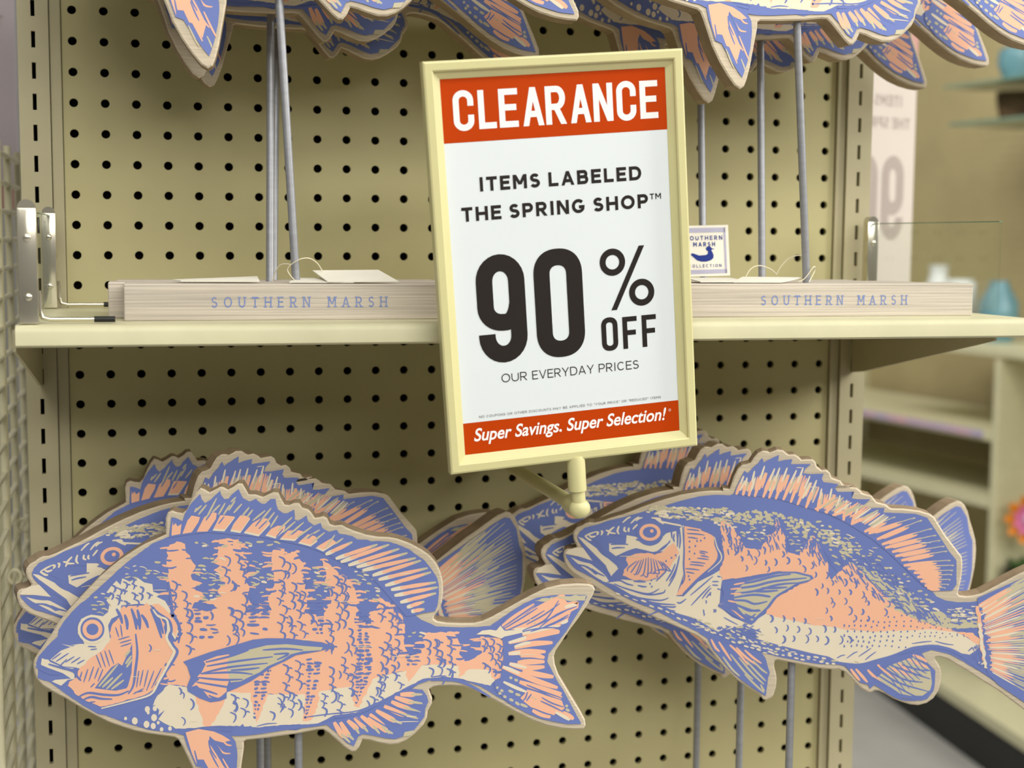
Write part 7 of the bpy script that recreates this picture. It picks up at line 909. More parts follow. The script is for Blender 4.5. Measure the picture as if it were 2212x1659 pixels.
    '6,1859,-106,1935,-144]],[4,"K",10,9,[1782,-57,1893,-111,2003,-178]],[4,"W",9,12,[1612,2,1712,-53,1812,-110]],[4,"K",9,9,[1788,-96,1885,-150,1957,-191]]],"bars":[],"scales":[[-575,1147,-425,1060,-275,946,-72,930,63,878,266,814,-473,797,-572,'
    '974],[211,841,546,801,643,686,781,551,752,419,223,405],[-234,428,361,353,498,232,97,165,-175,213],[145,847,257,683,152,612,78,845]],"khaki_dash":[[-727,1316,-579,1319,-604,1208,-887,1189,-957,1311],[-484,1280,-283,1284,-174,1238,-238,1092,-'
    '263,1029,-411,1047,-483,1211],[-114,1246,149,1162,124,1093,48,933,-47,972,-92,1157],[120,1230,491,1101,530,930,296,925,205,1060],[257,1090,567,1008,771,861,910,692,847,573,711,653,437,888,291,850],[839,828,1044,640,1183,485,982,522,878,657]'
    ',[1193,536,1504,544,1573,477,1377,389,1208,475],[-583,273,-448,325,-271,281,-106,180,98,130,93,67,-240,128,-459,199],[200,91,570,80,504,36,167,55],[-898,422,-658,344,-657,288,-897,352],[1376,84,1581,256,1619,133,1524,26]],"ticks":[[-832,546'
    ',-630,620,-573,482,-762,408]],"sd":[0.0092,0.0074,0.0032,0.0014,0.05]}}')
PARTS = ['body_print', 'eye', 'pectoral_fin', 'dorsal_fin', 'tail_fin', 'anal_fin', 'pelvic_fin']
FACE = lambda x, y, z: (x, -0.0004 - z, y)
LZ = 0.00004
STEP = [0]
def lz(l):
    STEP[0] = (STEP[0] + 0.6180339887) % 1.0
    return (l + 0.95 * STEP[0]) * LZ
U = 1e-4
def prs(a): return [(a[i] * U, a[i + 1] * U) for i in range(0, len(a), 2)]

def jagged(pts, amp, rnd):
    out = []
    n = len(pts)
    for i in range(n):
        a, b = pts[i], pts[(i + 1) % n]; out.append(a)
        d = math.hypot(b[0] - a[0], b[1] - a[1]); k = int(d / .0022)
        for j in range(1, k):
            t = j / k
            out.append((a[0] + (b[0] - a[0]) * t + rnd.uniform(-1, 1) * amp, a[1] + (b[1] - a[1]) * t + rnd.uniform(-.4, .4) * amp))
    return out

def make_board(D, seed):
    rnd = random.Random(seed)
    out = prs(D['o']); T = 0.018; R = 0.0012
    tri = [list(t) for t in tessellate_polygon([[Vector((x, y, 0)) for x, y in out]])]
    area2 = sum(out[i - 1][0] * out[i][1] - out[i][0] * out[i - 1][1] for i in range(len(out)))
    n = len(out)
    mb = MB()
    # front face with a slightly eased edge
    cx = lambda i: (Vector(out[(i + 1) % n]) - Vector(out[i - 1])).normalized()
    sgn = 1 if area2 > 0 else -1
    inn = [(out[i][0] - cx(i).y * R * sgn, out[i][1] + cx(i).x * R * sgn) for i in range(n)]
    ft = []
    for t in tri:
        a, b, c = (inn[k] for k in t)
        ft.append(t if (b[0] - a[0]) * (c[1] - a[1]) - (b[1] - a[1]) * (c[0] - a[0]) > 0 else t[::-1])
    mb.add([(x, 0, y) for x, y in inn], ft, M['wood'])
    ring = [(x, 0, y) for x, y in inn] + [(x, R * .8, y) for x, y in out] + [(x, T, y) for x, y in out]
    fs = []
    for i in range(n):
        j = (i + 1) % n
        q = [[i, j, n + j, n + i], [n + i, n + j, 2 * n + j, 2 * n + i]]
        fs.append((q[0] if sgn < 0 else q[0][::-1], 0)); fs.append((q[1] if sgn < 0 else q[1][::-1], 1))
    mb.add(ring, [a for a, k in fs if k == 0], M['wood']); mb.add(ring, [a for a, k in fs if k == 1], M['edge'])
    mb.add([(x, T, y) for x, y in out], [t[::-1] for t in ft], M['edge'])
    board = mb.build('fish_board')
    meshes = [MB() for _ in PARTS]
    b0 = meshes[0]
    b0.poly(jagged(prs(D['p']), .0003, rnd), M['B'], 0, FACE)
    for g, c, l, jag, pts in D['P']:
        q = prs(pts)
        if jag: q = jagged(q, jag * .0009, rnd)
        meshes[g].poly(q, M[c], lz(l), FACE)
        if jag >= 1.5:
            q0 = prs(pts)
            for i in range(len(q0)):
                a, b = q0[i], q0[(i + 1) % len(q0)]; dx, dy = b[0] - a[0], b[1] - a[1]
                if abs(dy) < abs(dx) * .8: continue
                k = max(1, int(abs(dy) / .0024))
                for j in range(k):
                    tt = (j + rnd.random()) / k; x, y = a[0] + dx * tt, a[1] + dy * tt
                    r_ = rnd.uniform(.002, .0085) * (1 if rnd.random() < .5 else -1)
                    ins = inside(x + (r_ * .3), y, q0)
                    add_stroke(meshes[g], [(x - r_ * .25, y), (x + r_ * .4, y + rnd.uniform(-.0006, .0006)), (x + r_, y + rnd.uniform(-.001, .001))], rnd.uniform(.0011, .0021), M['B'] if ins else M[c], lz(l), FACE)
    for g, c, l, w, pts in D['S']:
        add_stroke(meshes[g], prs(pts), w * U, M[c], lz(l), FACE)
    for reg in D['bars']:
        q = prs(reg); xa, xb, ya, yb = bounds(q); y = ya
        while y < yb:
            xs = [x for x in (xa + (xb - xa) * k / 60 for k in range(61)) if inside(x, y, q)]
            if xs:
                a, b = xs[0], xs[-1]; m_ = (a + b) / 2
                for s0, s1 in ((a, m_), (m_, b)):
                    if rnd.random() < .85:
                        u0 = s0 + rnd.uniform(0, .4) * (s1 - s0); u1 = s1 - rnd.uniform(-.1, .3) * (s1 - s0)
                        add_stroke(b0, [(u0, y + rnd.uniform(-.0006, .0006)), ((u0 + u1) / 2, y), (u1, y + rnd.uniform(-.0008, .0008))], rnd.uniform(.0012, .0026), M['B'], lz(5), FACE)
            y += rnd.uniform(.0022, .0034)
    for reg in D['khaki_dash']:
        q = prs(reg); xa, xb, ya, yb = bounds(q); y = ya
        while y < yb:
            x = xa + rnd.uniform(0, .008)
            while x < xb:
                if inside(x, y, q) and rnd.random() < .68:
                    l = rnd.uniform(.0022, .0058); w = rnd.uniform(.0007, .0019); an = rnd.uniform(-.5, .25)
                    add_stroke(b0, [(x, y), (x + l * .5, y + l * .25 * an + rnd.uniform(-.0004, .0004)), (x + l, y + l * an)], w, M['K'] if rnd.random() < .75 else M['W'], lz(5), FACE)
                x += rnd.uniform(.0042, .0085)
            y += rnd.uniform(.0023, .0034)
    def arcs(reg, dx, dy, r, col, prob):
        q = prs(reg); xa, xb, ya, yb = bounds(q); y = ya; row = 0
        while y < yb:
            x = xa + (dx / 2 if row % 2 else 0)
            while x < xb:
                px, py = x + rnd.uniform(-.15, .15) * dx, y + rnd.uniform(-.2, .2) * dy
                if inside(px, py, q) and rnd.random() < prob:
                    rr_ = r * rnd.uniform(.7, 1.2); a0 = rnd.uniform(50, 85); a1 = -rnd.uniform(40, 80)
                    p = [(px + rr_ * math.cos(math.radians(a0 + (a1 - a0) * k / 5)), py + rr_ * math.sin(math.radians(a0 + (a1 - a0) * k / 5))) for k in range(6)]
                    add_stroke(b0, p, D['sd'][3] * rnd.uniform(.75, 1.25), M[col], lz(6), FACE)
                    if rnd.random() < D['sd'][4]:
                        add_stroke(b0, [(p[3][0], p[3][1]), (p[3][0] + .002, p[3][1] - .002), (p[3][0] + rnd.uniform(.0, .004), p[3][1] - .0055)], .0011, M[col], lz(6), FACE)
                x += dx
            y += dy; row += 1
    for reg in D['scales']: arcs(reg, D['sd'][0], D['sd'][1], D['sd'][2], 'B', .85)
    for reg in D['ticks']:
        q = prs(reg); xa, xb, ya, yb = bounds(q)
        for _ in range(int((xb - xa) * (yb - ya) * 14000)):
            x, y = rnd.uniform(xa, xb), rnd.uniform(ya, yb)
            if inside(x, y, q): add_stroke(b0, [(x, y), (x + .0006, y - .0015), (x + .0002, y - .003)], .0011, M['B'], lz(6), FACE)
    # worn white scratches along the grain
    xa, xb, ya, yb = bounds(out)
    for _ in range(26):
        x, y = rnd.uniform(xa, xb), rnd.uniform(ya, yb); l = rnd.uniform(.004, .02)
        if inside(x, y, prs(D['p'])) and inside(x + l, y, prs(D['p'])):
            add_stroke(b0, [(x, y), (x + l / 2, y + .0002), (x + l, y)], rnd.uniform(.0003, .0007), M['W'], lz(13), FACE)
    for nm, m_ in zip(PARTS, meshes):
        if m_.v: m_.build(nm, board)
    return board

PW, PD, PH = .2487, .036, .0265
def make_plank():
    mb = MB(); mb.box((-PW / 2, -PD / 2, 0), (PW / 2, PD / 2, PH), M['plank'], .0009)
    p = mb.build('plank_base')
    mb = MB()
    ff = lambda x, y, z: (x, -PD / 2 - .0002 - z, y)
    text_line(mb, 'SOUTHERN MARSH', -.0635, .0640, .0094, .0077, .00085, M['letter'], ff, 0, gap=.95, space=.75, serif=True)
    mb.build('lettering', p)
    return p

def axes(phi, roll, pitch):
    ex = Vector((math.cos(phi), -math.sin(phi), 0)); n = Vector((-math.sin(phi), -math.cos(phi), 0)); ez = Vector((0, 0, 1))
    e2 = ez * math.cos(pitch) + n * math.sin(pitch); c, s = math.cos(roll), math.sin(roll)
    return ex * c + e2 * s, -ex * s + e2 * c
def pose(o, phi, roll, pitch):
    ax, az = axes(phi, roll, pitch); ay = -(ax.cross(az))
    m = Matrix((ax, ay, az)).transposed().to_4x4(); m.translation = Vector(o)
    return m
mb = MB(); mb.tube([(0, 0, 0), (0, 0, 1)], .0031, M['rod'], 16); rod_proto = mb.build('rod', smooth=True)
boards = {'A': make_board(DATA['A'], 11), 'B': make_board(DATA['B'], 23)}
plank_proto = make_plank()

def fish(kind, board_pose, base, rod_base, rod_top, label, first):
    """base: plank centre on the shelf (x, y, z, yaw); rod_top: where the rod enters the board's underside"""
    root = empty('fish_decoration', base[:3])
    tag(root, label, 'fish decoration', 'printed wooden fish cutouts on rods')
    B = Vector(base[:3])
    def put(proto, mtx):
        o = proto if first.get(proto) is None else copy_tree(proto)
        first[proto] = 1
        o.parent = root
        o.matrix_basis = Matrix.Translation(-B) @ mtx
        return o
    put(plank_proto, Matrix.Translation(B) @ Matrix.Rotation(base[3], 4, 'Z'))
    M4 = pose(*board_pose)
    put(boards[kind], M4)
    # keep the rod inside the thickness of the board where it enters
    inv = M4.inverted(); l = inv @ Vector(rod_top); l.y = .009
    a = Vector(rod_base); b = M4 @ l; d = (b - a); L = d.length + .016; a2 = a - d.normalized() * .012
    put(rod_proto, Matrix.Translation(a2) @ d.to_track_quat('Z', 'Y').to_matrix().to_4x4() @ Matrix.Diagonal((1, 1, L + .012, 1)))
    return root
POSES = {'LL1': [0.16227, -0.212, 1.0883, 0.13963, 0.0, 0.0], 'LL2': [0.14613, -0.12822, 1.1187, -0.21429, 0.05471, 0.02927], 'LL3': [0.14179, -0.04318, 1.09239, -0.05385, 0.06041, -0.00055], 'LR1': [0.56134, -0.218, 1.11739, 0.31416, 0.0, 0.0], 'LR2': [0.55747, -0.1306, 1.11336, -0.04384, 0.08267, 0.01308], 'LR3': [0.55029, -0.04142, 1.11728, -0.02661, 0.05991, -0.00667], 'UL1': [0.15725, -0.19858, 1.63729, 0.06909, -0.04166, -0.01645], 'UL2': [0.1563, -0.12506, 1.63392, -0.08148, -0.09833, 0.0], 'UL3': [0.16862, -0.07387, 1.62957, -0.07798, -0.14693, -0.00017], 'UR1': [0.55984, -0.21648, 1.63319, -0.04695, -0.04018, -0.00988], 'UR2': [0.56599, -0.13518, 1.6293, -0.0823, -0.04536, -0.00033], 'UR3': [0.53641, -0.07368, 1.62931, -0.04567, -0.11472, -0.00269]}
first = {}
def pv(k): v = POSES[k]; return (v[:3], v[3], v[4], v[5])
RODS = {'UL1': [0.15449, -0.18939, 1.63583], 'UL2': [0.15436, -0.11619, 1.63473], 'UL3': [0.16299, -0.06528, 1.63873], 'UR1': [0.55685, -0.20762, 1.63195], 'UR2': [0.5617, -0.1265, 1.62727], 'UR3': [0.5322, -0.06491, 1.61265], 'LL1': [0.16315, -0.20303, 1.08587], 'LL2': [0.14017, -0.11848, 1.05784], 'LL3': [0.15254, -0.03362, 1.02765], 'LR1': [0.56594, -0.21003, 1.11474], 'LR2': [0.55984, -0.12114, 1.08682], 'LR3': [0.55445, -0.03267, 1.06316]}      # where each rod meets the underside of its board
for key, kind, base, rb, rt, label in (
    ('LL1', 'A', (.163, -.203, LOW_Z, -.14), (.163, -.203), (.1634, 1.088), 'striped fish cutout with forked tail in front at lower left, nose by the wire grid'),
    ('LL2', 'B', (.142, -.1185, LOW_Z, .21), (.1415, -.113), (.1425, 1.118), 'fish cutout with open mouth and fan tail directly behind the lower left striped fish'),
    ('LL3', 'A', (.150, -.034, LOW_Z, .05), (.150, -.049), (.150, 1.09), 'shaded fish cutout rearmost of the lower left three, spiny fin against the pegboard'),
    ('LR1', 'B', (.567, -.209, LOW_Z, -.31), (.567, -.209), (.5685, 1.117), 'fish cutout with open mouth in front at lower right, its tail leaving the frame'),
    ('LR2', 'B', (.5615, -.121, LOW_Z, .04), (.5615, -.121), (.5615, 1.113), 'open-mouthed fish cutout second in the lower right row of three'),
    ('LR3', 'B', (.5485, -.040, LOW_Z, .13), (.5485, -.040), (.5485, 1.118), 'open-mouthed fish cutout rearmost at lower right, behind the sign arm'),
    ('UL1', 'A', (.1654, -.198, SHELF_Z, 0), (.1645, -.198), (.1537, 1.6345), 'front fish cutout standing at the left end of the middle shelf, pale leaning rod'),
    ('UL2', 'A', (.1537, -.161, SHELF_Z, 0), (.1485, -.158), (.1509, 1.6286), 'second fish cutout on the left of the middle shelf, tail tip above the sign corner'),
    ('UL3', 'A', (.1585, -.122, SHELF_Z, 0), (.1545, -.118), (.1592, 1.634), 'rearmost dark fish cutout on the left of the middle shelf, next to the pegboard'),
    ('UR1', 'A', (.5918, -.198, SHELF_Z, 0), (.5756, -.198), (.5603, 1.635), 'front fish cutout standing on the right of the middle shelf, belly at top edge'),
    ('UR2', 'A', (.5620, -.160, SHELF_Z, 0), (.5552, -.156), (.5515, 1.6228), 'second fish cutout on the right of the middle shelf, shaded pelvic fin beside sign'),
    ('UR3', 'A', (.5300, -.122, SHELF_Z, 0), (.5188, -.116), (.5187, 1.63), 'rearmost fish cutout on the right of the middle shelf, dark tail over the pale poster'),
):
    z = base[2] + PH
    top = RODS[key]
    if base[2] < 1: rb = top[:2]
    fish(kind, pv(key), base, (*rb, z), top, label, first)

# ------------------------------------------------------------------ clearance sign on its arm
SP = [0.35777, -0.28228, 1.3037, 0.00141, 0.08558, 0.06375, 0.2879]
SW, SH = .187, SP[6]
sm = pose(SP[:3], SP[3], SP[4], SP[5])
sign = empty('sign_holder', SP[:3]); tag(sign, 'cream framed clearance sign on a peg arm in front of the shelf', 'sign')
sign.matrix_basis = sm
FS = lambda x, y, z: (x, -z, y)
def frame_mesh(mb, w, h, mt):
    # profile: (inset from the outer edge, height towards viewer)
    prof = [(0, -.009), (0, -.001), (.0004, .0004), (.0016, .001), (.0062, .001), (.0072, .0002), (.0072, -.0012), (.0078, -.0016), (.0122, -.0042), (.0122, -.0052)]
    vs = []
    for ins, z in prof:
        vs += [FS(-w / 2 + ins, ins, z), FS(w / 2 - ins, ins, z), FS(w / 2 - ins, h - ins, z), FS(-w / 2 + ins, h - ins, z)]
    fs = [[4 * i + k, 4 * i + (k + 1) % 4, 4 * i + 4 + (k + 1) % 4, 4 * i + 4 + k] for i in range(len(prof) - 1) for k in range(4)]
    fs.append([3, 2, 1, 0])
    mb.add(vs, fs, mt)
mb = MB(); frame_mesh(mb, SW, SH, M['sign']); mb.build('frame', sign)
mb = MB(); k = .001; ZP = -.0046
mb.poly([(-81.8 * k, 11.5 * k), (81.8 * k, 11.5 * k), (81.8 * k, 275.8 * k), (-81.8 * k, 275.8 * k)], M['paper'], ZP, FS)
mb.poly([(-81.8 * k, 232.2 * k), (81.8 * k, 232.2 * k), (81.8 * k, 275.8 * k), (-81.8 * k, 275.8 * k)], M['orange'], ZP + .00008, FS)
mb.poly([(-81.8 * k, 11.5 * k), (81.8 * k, 11.5 * k), (81.8 * k, 35.1 * k), (-81.8 * k, 35.1 * k)], M['orange'], ZP + .00008, FS)
poster = mb.build('poster', sign)
ZT = ZP + .00018
mb = MB()
for ch, a, b in (('C', -73.3, -58.8), ('L', -55.6, -43.1), ('E', -41.0, -27.4), ('A', -24.2, -8.9), ('R', -7.6, 7.4), ('A', 10.3, 25.5), ('N', 27.2, 41.6), ('C', 44.4, 58.8), ('E', 61.7, 75.1)):
    tbl = dict(COND); tbl['R'] = [('r', [(0, 0), (0, 1)]), ('r', bowl_(.45, 1, .95, .42)), ('d', .5, .45, 1, 0)]
    glyph(mb, ch, a * k, (240.6 if ch != 'C' else 240.0) * k, (b - a) * k, (26.4 if ch != 'C' else 27.6) * k, 4.25 * k, M['white'], FS, ZT, tbl)
mb.build('headline_lettering', poster)
mb = MB()
text_line(mb, 'ITEMS', -58.2 * k, -14.6 * k, 197.9 * k, 9.9 * k, 2.25 * k, M['ink'], FS, ZT)
mb.build('message_lettering', poster); mb = MB()
text_line(mb, 'LABELED', -8.3 * k, 60.4 * k, 197.9 * k, 9.9 * k, 2.25 * k, M['ink'], FS, ZT)
mb.build('message_lettering', poster); mb = MB()
text_line(mb, 'THE', -72.2 * k, -43.8 * k, 177.8 * k, 9.9 * k, 2.25 * k, M['ink'], FS, ZT)
text_line(mb, 'SPRING', -38.0 * k, 17.4 * k, 177.8 * k, 9.9 * k, 2.25 * k, M['ink'], FS, ZT)
text_line(mb, 'SHOP', 23.5 * k, 64.6 * k, 177.8 * k, 9.9 * k, 2.25 * k, M['ink'], FS, ZT)
text_line(mb, 'TM', 66.0 * k, 74.5 * k, 183.5 * k, 4.1 * k, .75 * k, M['ink'], FS, ZT)
mb.build('message_lettering', poster); mb = MB()
text_line(mb, 'OUR', -51.1 * k, -32.2 * k, 61.8 * k, 6.3 * k, .68 * k, M['ink'], FS, ZT, gap=.18)
text_line(mb, 'EVERYDAY', -28.4 * k, 17.9 * k, 61.8 * k, 6.3 * k, .68 * k, M['ink'], FS, ZT, gap=.16)
text_line(mb, 'PRICES', 21.5 * k, 52.0 * k, 61.8 * k, 6.3 * k, .68 * k, M['ink'], FS, ZT, gap=.18)
mb.build('message_lettering', poster); mb = MB()
text_line(mb, 'NO COUPONS OR OTHER DISCOUNTS MAY BE APPLIED TO "YOUR PRICE" OR "REDUCED" ITEMS', -69.3 * k, 68.0 * k, 37.9 * k, 1.75 * k, .26 * k, M['inkgrey'], FS, ZT, gap=.26, space=.4)
mb.build('message_lettering', poster)
mb = MB()
glyph(mb, '9', -65.4 * k, 76.2 * k, 35.4 * k, 77.2 * k, 12.0 * k, M['ink'], FS, ZT, COND)
def o_shape(mb, x, y, w, h, t, mt):
    n = 24; pts = []
    for (r_, ww, hh) in ((0, w, h), (t, w - 2 * t, h - 2 * t)):
        c = []; rr_ = ww / 2; ex = 2.3; straight = hh / 2 - rr_ * (1.05)
        for i in range(4 * n):
            a = 2 * math.pi * i / (4 * n); ca, sa = math.cos(a), math.sin(a)
            px = rr_ * math.copysign(abs(ca) ** (2 / ex), ca); py = rr_ * 1.05 * math.copysign(abs(sa) ** (2 / ex), sa)
            c.append((x + w / 2 + px, y + h / 2 + py + math.copysign(max(0, straight), sa if abs(sa) > 1e-9 else 1)))
        pts.append(c)
    N = 4 * n
    mb.add([FS(a, b, ZT) for a, b in pts[0]] + [FS(a, b, ZT) for a, b in pts[1]], [[i, (i + 1) % N, N + (i + 1) % N, N + i] for i in range(N)], mt)
o_shape(mb, -23.3 * k, 76.0 * k, 36.0 * k, 78.0 * k, 11.9 * k, M['ink'])
for cx, cy in ((35.7, 140.9), (56.8, 117.4)):
    N = 40; vs = [FS((cx + r_ * math.cos(2 * math.pi * i / N)) * k, (cy + r_ * 1.02 * math.sin(2 * math.pi * i / N)) * k, ZT) for r_ in (9.6, 5.1) for i in range(N)]
    mb.add(vs, [[i, (i + 1) % N, N + (i + 1) % N, N + i] for i in range(N)], M['ink'])
mb.poly([(33.2 * k, 106.2 * k), (37.4 * k, 106.2 * k), (60.2 * k, 151.2 * k), (56.0 * k, 151.2 * k)], M['ink'], ZT, FS)
o_shape(mb, 24.9 * k, 76.9 * k, 12.4 * k, 24.5 * k, 3.7 * k, M['ink'])
for x in (41.0, 55.7):
    glyph(mb, 'F', x * k, 77.2 * k, 11.0 * k, 23.4 * k, 3.6 * k, M['ink'], FS, ZT)
mb.build('discount_lettering', poster)
mb = MB()
font_mesh(mb, 'Super Savings, Super Selection!', -74.0 * k, 71.6 * k, 21.5 * k, .26, .018, M['white'], FS, ZT)
N = 16; vs = [FS((74.4 + r_ * math.cos(2 * math.pi * i / N)) * k, (28.4 + r_ * math.sin(2 * math.pi * i / N)) * k, ZT) for r_ in (.95, .7) for i in range(N)]
mb.add(vs, [[i, (i + 1) % N, N + (i + 1) % N, N + i] for i in range(N)], M['white'])
mb.build('slogan_lettering', poster)
# stem, elbow and arm
mb = MB()
top = Vector((0, .004, -.001))
inv = sm.inverted()
elbow_w = sm @ Vector((0.0012, .004, -.0375)); elbow = inv @ elbow_w
mb.lathe([(0, 0), (.0068, 0), (.0068, .023), (.0060, .026), (0, .026)], (0.0004, .004, -.0235), M['sign'])
mb.tube([(.0006, .004, -.022), tuple(elbow)], .0052, M['sign'], 18)
mb.build('stem', sign, smooth=True)
mb = MB()
mb.ball(elbow, .0082, M['sign'], 1, .9, .9)
root_w = Vector((elbow_w.x - .002, -.001, elbow_w.z))
mb.tube([tuple(elbow), tuple(inv @ (elbow_w + Vector((0, .020, 0))))], .0078, M['sign'], 20)
mb.tube([tuple(inv @ (elbow_w + Vector((0, .019, 0)))), tuple(inv @ root_w)], .0056, M['sign'], 18)
mb.build('arm', sign, smooth=True)

# ------------------------------------------------------------------ hang tags and strings
def card(name, corners, thick, mt, label, cat, group=None, extra=None):
    """thin folded card given by its four corners in order"""
    c = [Vector(p) for p in corners]; n = (c[1] - c[0]).cross(c[3] - c[0]).normalized() * thick
    ctr = sum(c, Vector()) / 4; root = MB()
    vs = [p - ctr for p in c] + [p - ctr + n for p in c]
    root.add(vs, [[3, 2, 1, 0], [4, 5, 6, 7]] + [[i, (i + 1) % 4, 4 + (i + 1) % 4, 4 + i] for i in range(4)], mt)
    o = root.build(name); o.location = ctr
    tag(o, label, cat, group)
    return o, ctr
zt = SHELF_Z + PH
card('hang_tag', [(.186, -.214, zt + .001), (.239, -.213, zt + .001), (.228, -.184, zt + .009), (.178, -.186, zt + .0085)], .0007, M['tag'], 'white hang tag lying flat on the left plank, right of the rods', 'tag', 'hang tags')
card('hang_tag', [(.081, -.199, zt + .0012), (.137, -.207, zt + .0012), (.137, -.184, zt + .004), (.075, -.180, zt + .0015)], .0007, M['tag'], 'thin pale hang tag lying on the left plank, left of the rods', 'tag', 'hang tags')
card('hang_tag', [(.158, -.212, zt + .0006), (.205, -.214, zt + .0006), (.215, -.19, zt + .003), (.165, -.185, zt + .003)], .0006, M['tag'], 'hang tag at the foot of the left rods, under the larger white one', 'tag', 'hang tags')
card('hang_tag', [(.505, -.214, zt + .0006), (.545, -.216, zt + .0006), (.573, -.196, zt + .004), (.523, -.19, zt + .004)], .0007, M['tag'], 'cream hang tag lying on the right plank, left of the front rod', 'tag', 'hang tags')
card('hang_tag', [(.478, -.213, zt + .0008), (.521, -.212, zt + .0008), (.518, -.176, zt + .003), (.478, -.176, zt + .003)], .0007, M['tag'], 'cream hang tag lying under the upright duck tag', 'tag', 'hang tags')
# upright tag with the duck
tx0, tx1, tz0, tz1, ty = .4925, .5365, zt + .0035, zt + .0465, -.119
tg = empty('hang_tag', ((tx0 + tx1) / 2, ty - .006, tz0)); tag(tg, 'upright white hang tag with navy duck, partly behind the sign', 'tag', 'hang tags')
tgm = pose(((tx0 + tx1) / 2, ty - .0125, tz0), .05, .03, -.11); tg.matrix_basis = tgm
w, h = tx1 - tx0, tz1 - tz0
FT = lambda x, y, z: (x, -z, y)
mb = MB()
mb.box((-w / 2, 0, 0), (w / 2, .0007, h), M['tag'])
for a in ((-.47, .44, .94, .04), ):
    pass
bd = .0021
for q in ([(-w * .44, h * .86), (w * .44, h * .86), (w * .44, h * .95), (-w * .44, h * .95)], [(-w * .44, h * .05), (w * .44, h * .05), (w * .44, h * .13), (-w * .44, h * .13)], [(w * .40, h * .05), (w * .44, h * .05), (w * .44, h * .95), (w * .40, h * .95)], [(-w * .44, h * .05), (-w * .40, h * .05), (-w * .40, h * .95), (-w * .44, h * .95)]):
    mb.poly(q, M['taglilac'], .0002, FT)
mb.build('card', tg)
mb = MB()
text_line(mb, 'SOUTHERN', -w * .37, w * .37, h * .71, h * .085, .00065, M['tagblue'], FT, .0003, gap=.5)
text_line(mb, 'MARSH', -w * .22, w * .22, h * .585, h * .085, .0007, M['tagblue'], FT, .0003, gap=.5)
text_line(mb, 'COLLECTION', -w * .33, w * .33, h * .175, h * .06, .0004, M['tagblue'], FT, .0003, gap=.6)
mb.build('lettering', tg)
mb = MB()
duck = [(-.52, .18), (-.42, .16), (-.2, .06), (.08, .08), (.16, .14), (.17, .26), (.10, .32), (.09, .42), (.15, .49), (.24, .50), (.31, .45), (.33, .40), (.46, .37), (.34, .34), (.31, .30), (.36, .2), (.40, .06), (.38, -.08), (.28, -.18), (.1, -.24), (-.12, -.24), (-.3, -.17), (-.42, -.04), (-.55, .10)]
mb.poly([(-.0005 + u * w * .48, h * .385 + v * h * .40) for u, v in duck], M['tagblue'], .0003, FT)
mb.build('duck_emblem', tg)
card('hang_tag', [(.527, -.100, zt + .004), (.533, -.0995, zt + .010), (.546, -.096, zt + .036), (.520, -.098, zt + .0395)], .0006, M['tagbeige'], 'beige hang tag tilted behind the upright duck tag', 'tag', 'hang tags')
def string(pts, label):
    mb = MB(); P = [Vector(p) for p in pts]; Q = []
    for i in range(len(P) - 1):
        p0 = P[max(i - 1, 0)]; p1 = P[i]; p2 = P[i + 1]; p3 = P[min(i + 2, len(P) - 1)]
        for k_ in range(6):
            t = k_ / 6; Q.append(0.5 * ((2 * p1) + (p2 - p0) * t + (2 * p0 - 5 * p1 + 4 * p2 - p3) * t * t + (3 * p1 - p0 - 3 * p2 + p3) * t ** 3))
    Q.append(P[-1]); c = P[0].copy()
    mb.tube([q - c for q in Q], .00042, M['string'], 8)
    o = mb.build('tag_string', smooth=True, loc=c); tag(o, label, 'string', 'tag strings')
string([(.164, -.2035, zt + .0006), (.158, -.199, zt + .010), (.165, -.206, zt + .017), (.173, -.204, zt + .0185), (.180, -.196, zt + .015), (.185, -.190, zt + .0085)], 'thin cream string looping from the front left rod to the white tag')
string([(.150, -.163, zt + .0006), (.154, -.172, zt + .012), (.161, -.176, zt + .0135), (.167, -.18, zt + .010), (.163, -.186, zt + .003)], 'faint string loop between the two left rods')
string([(.575, -.2035, zt + .0008), (.582, -.199, zt + .010), (.578, -.205, zt + .013), (.571, -.2045, zt + .004), (.566, -.2035, zt + .001)], 'white string knotted round the foot of the front right rod')
string([(.5265, -.188, zt + .004), (.532, -.186, zt + .011), (.541, -.182, zt + .0135), (.551, -.180, zt + .011), (.556, -.182, zt + .007)], 'string arching over the right plank in front of the middle rod')
string([(.556, -.182, zt + .006), (.560, -.184, zt + .014), (.566, -.186, zt + .020), (.573, -.188, zt + .022), (.580, -.190, zt + .021)], 'string rising from the plank towards the front right rod')

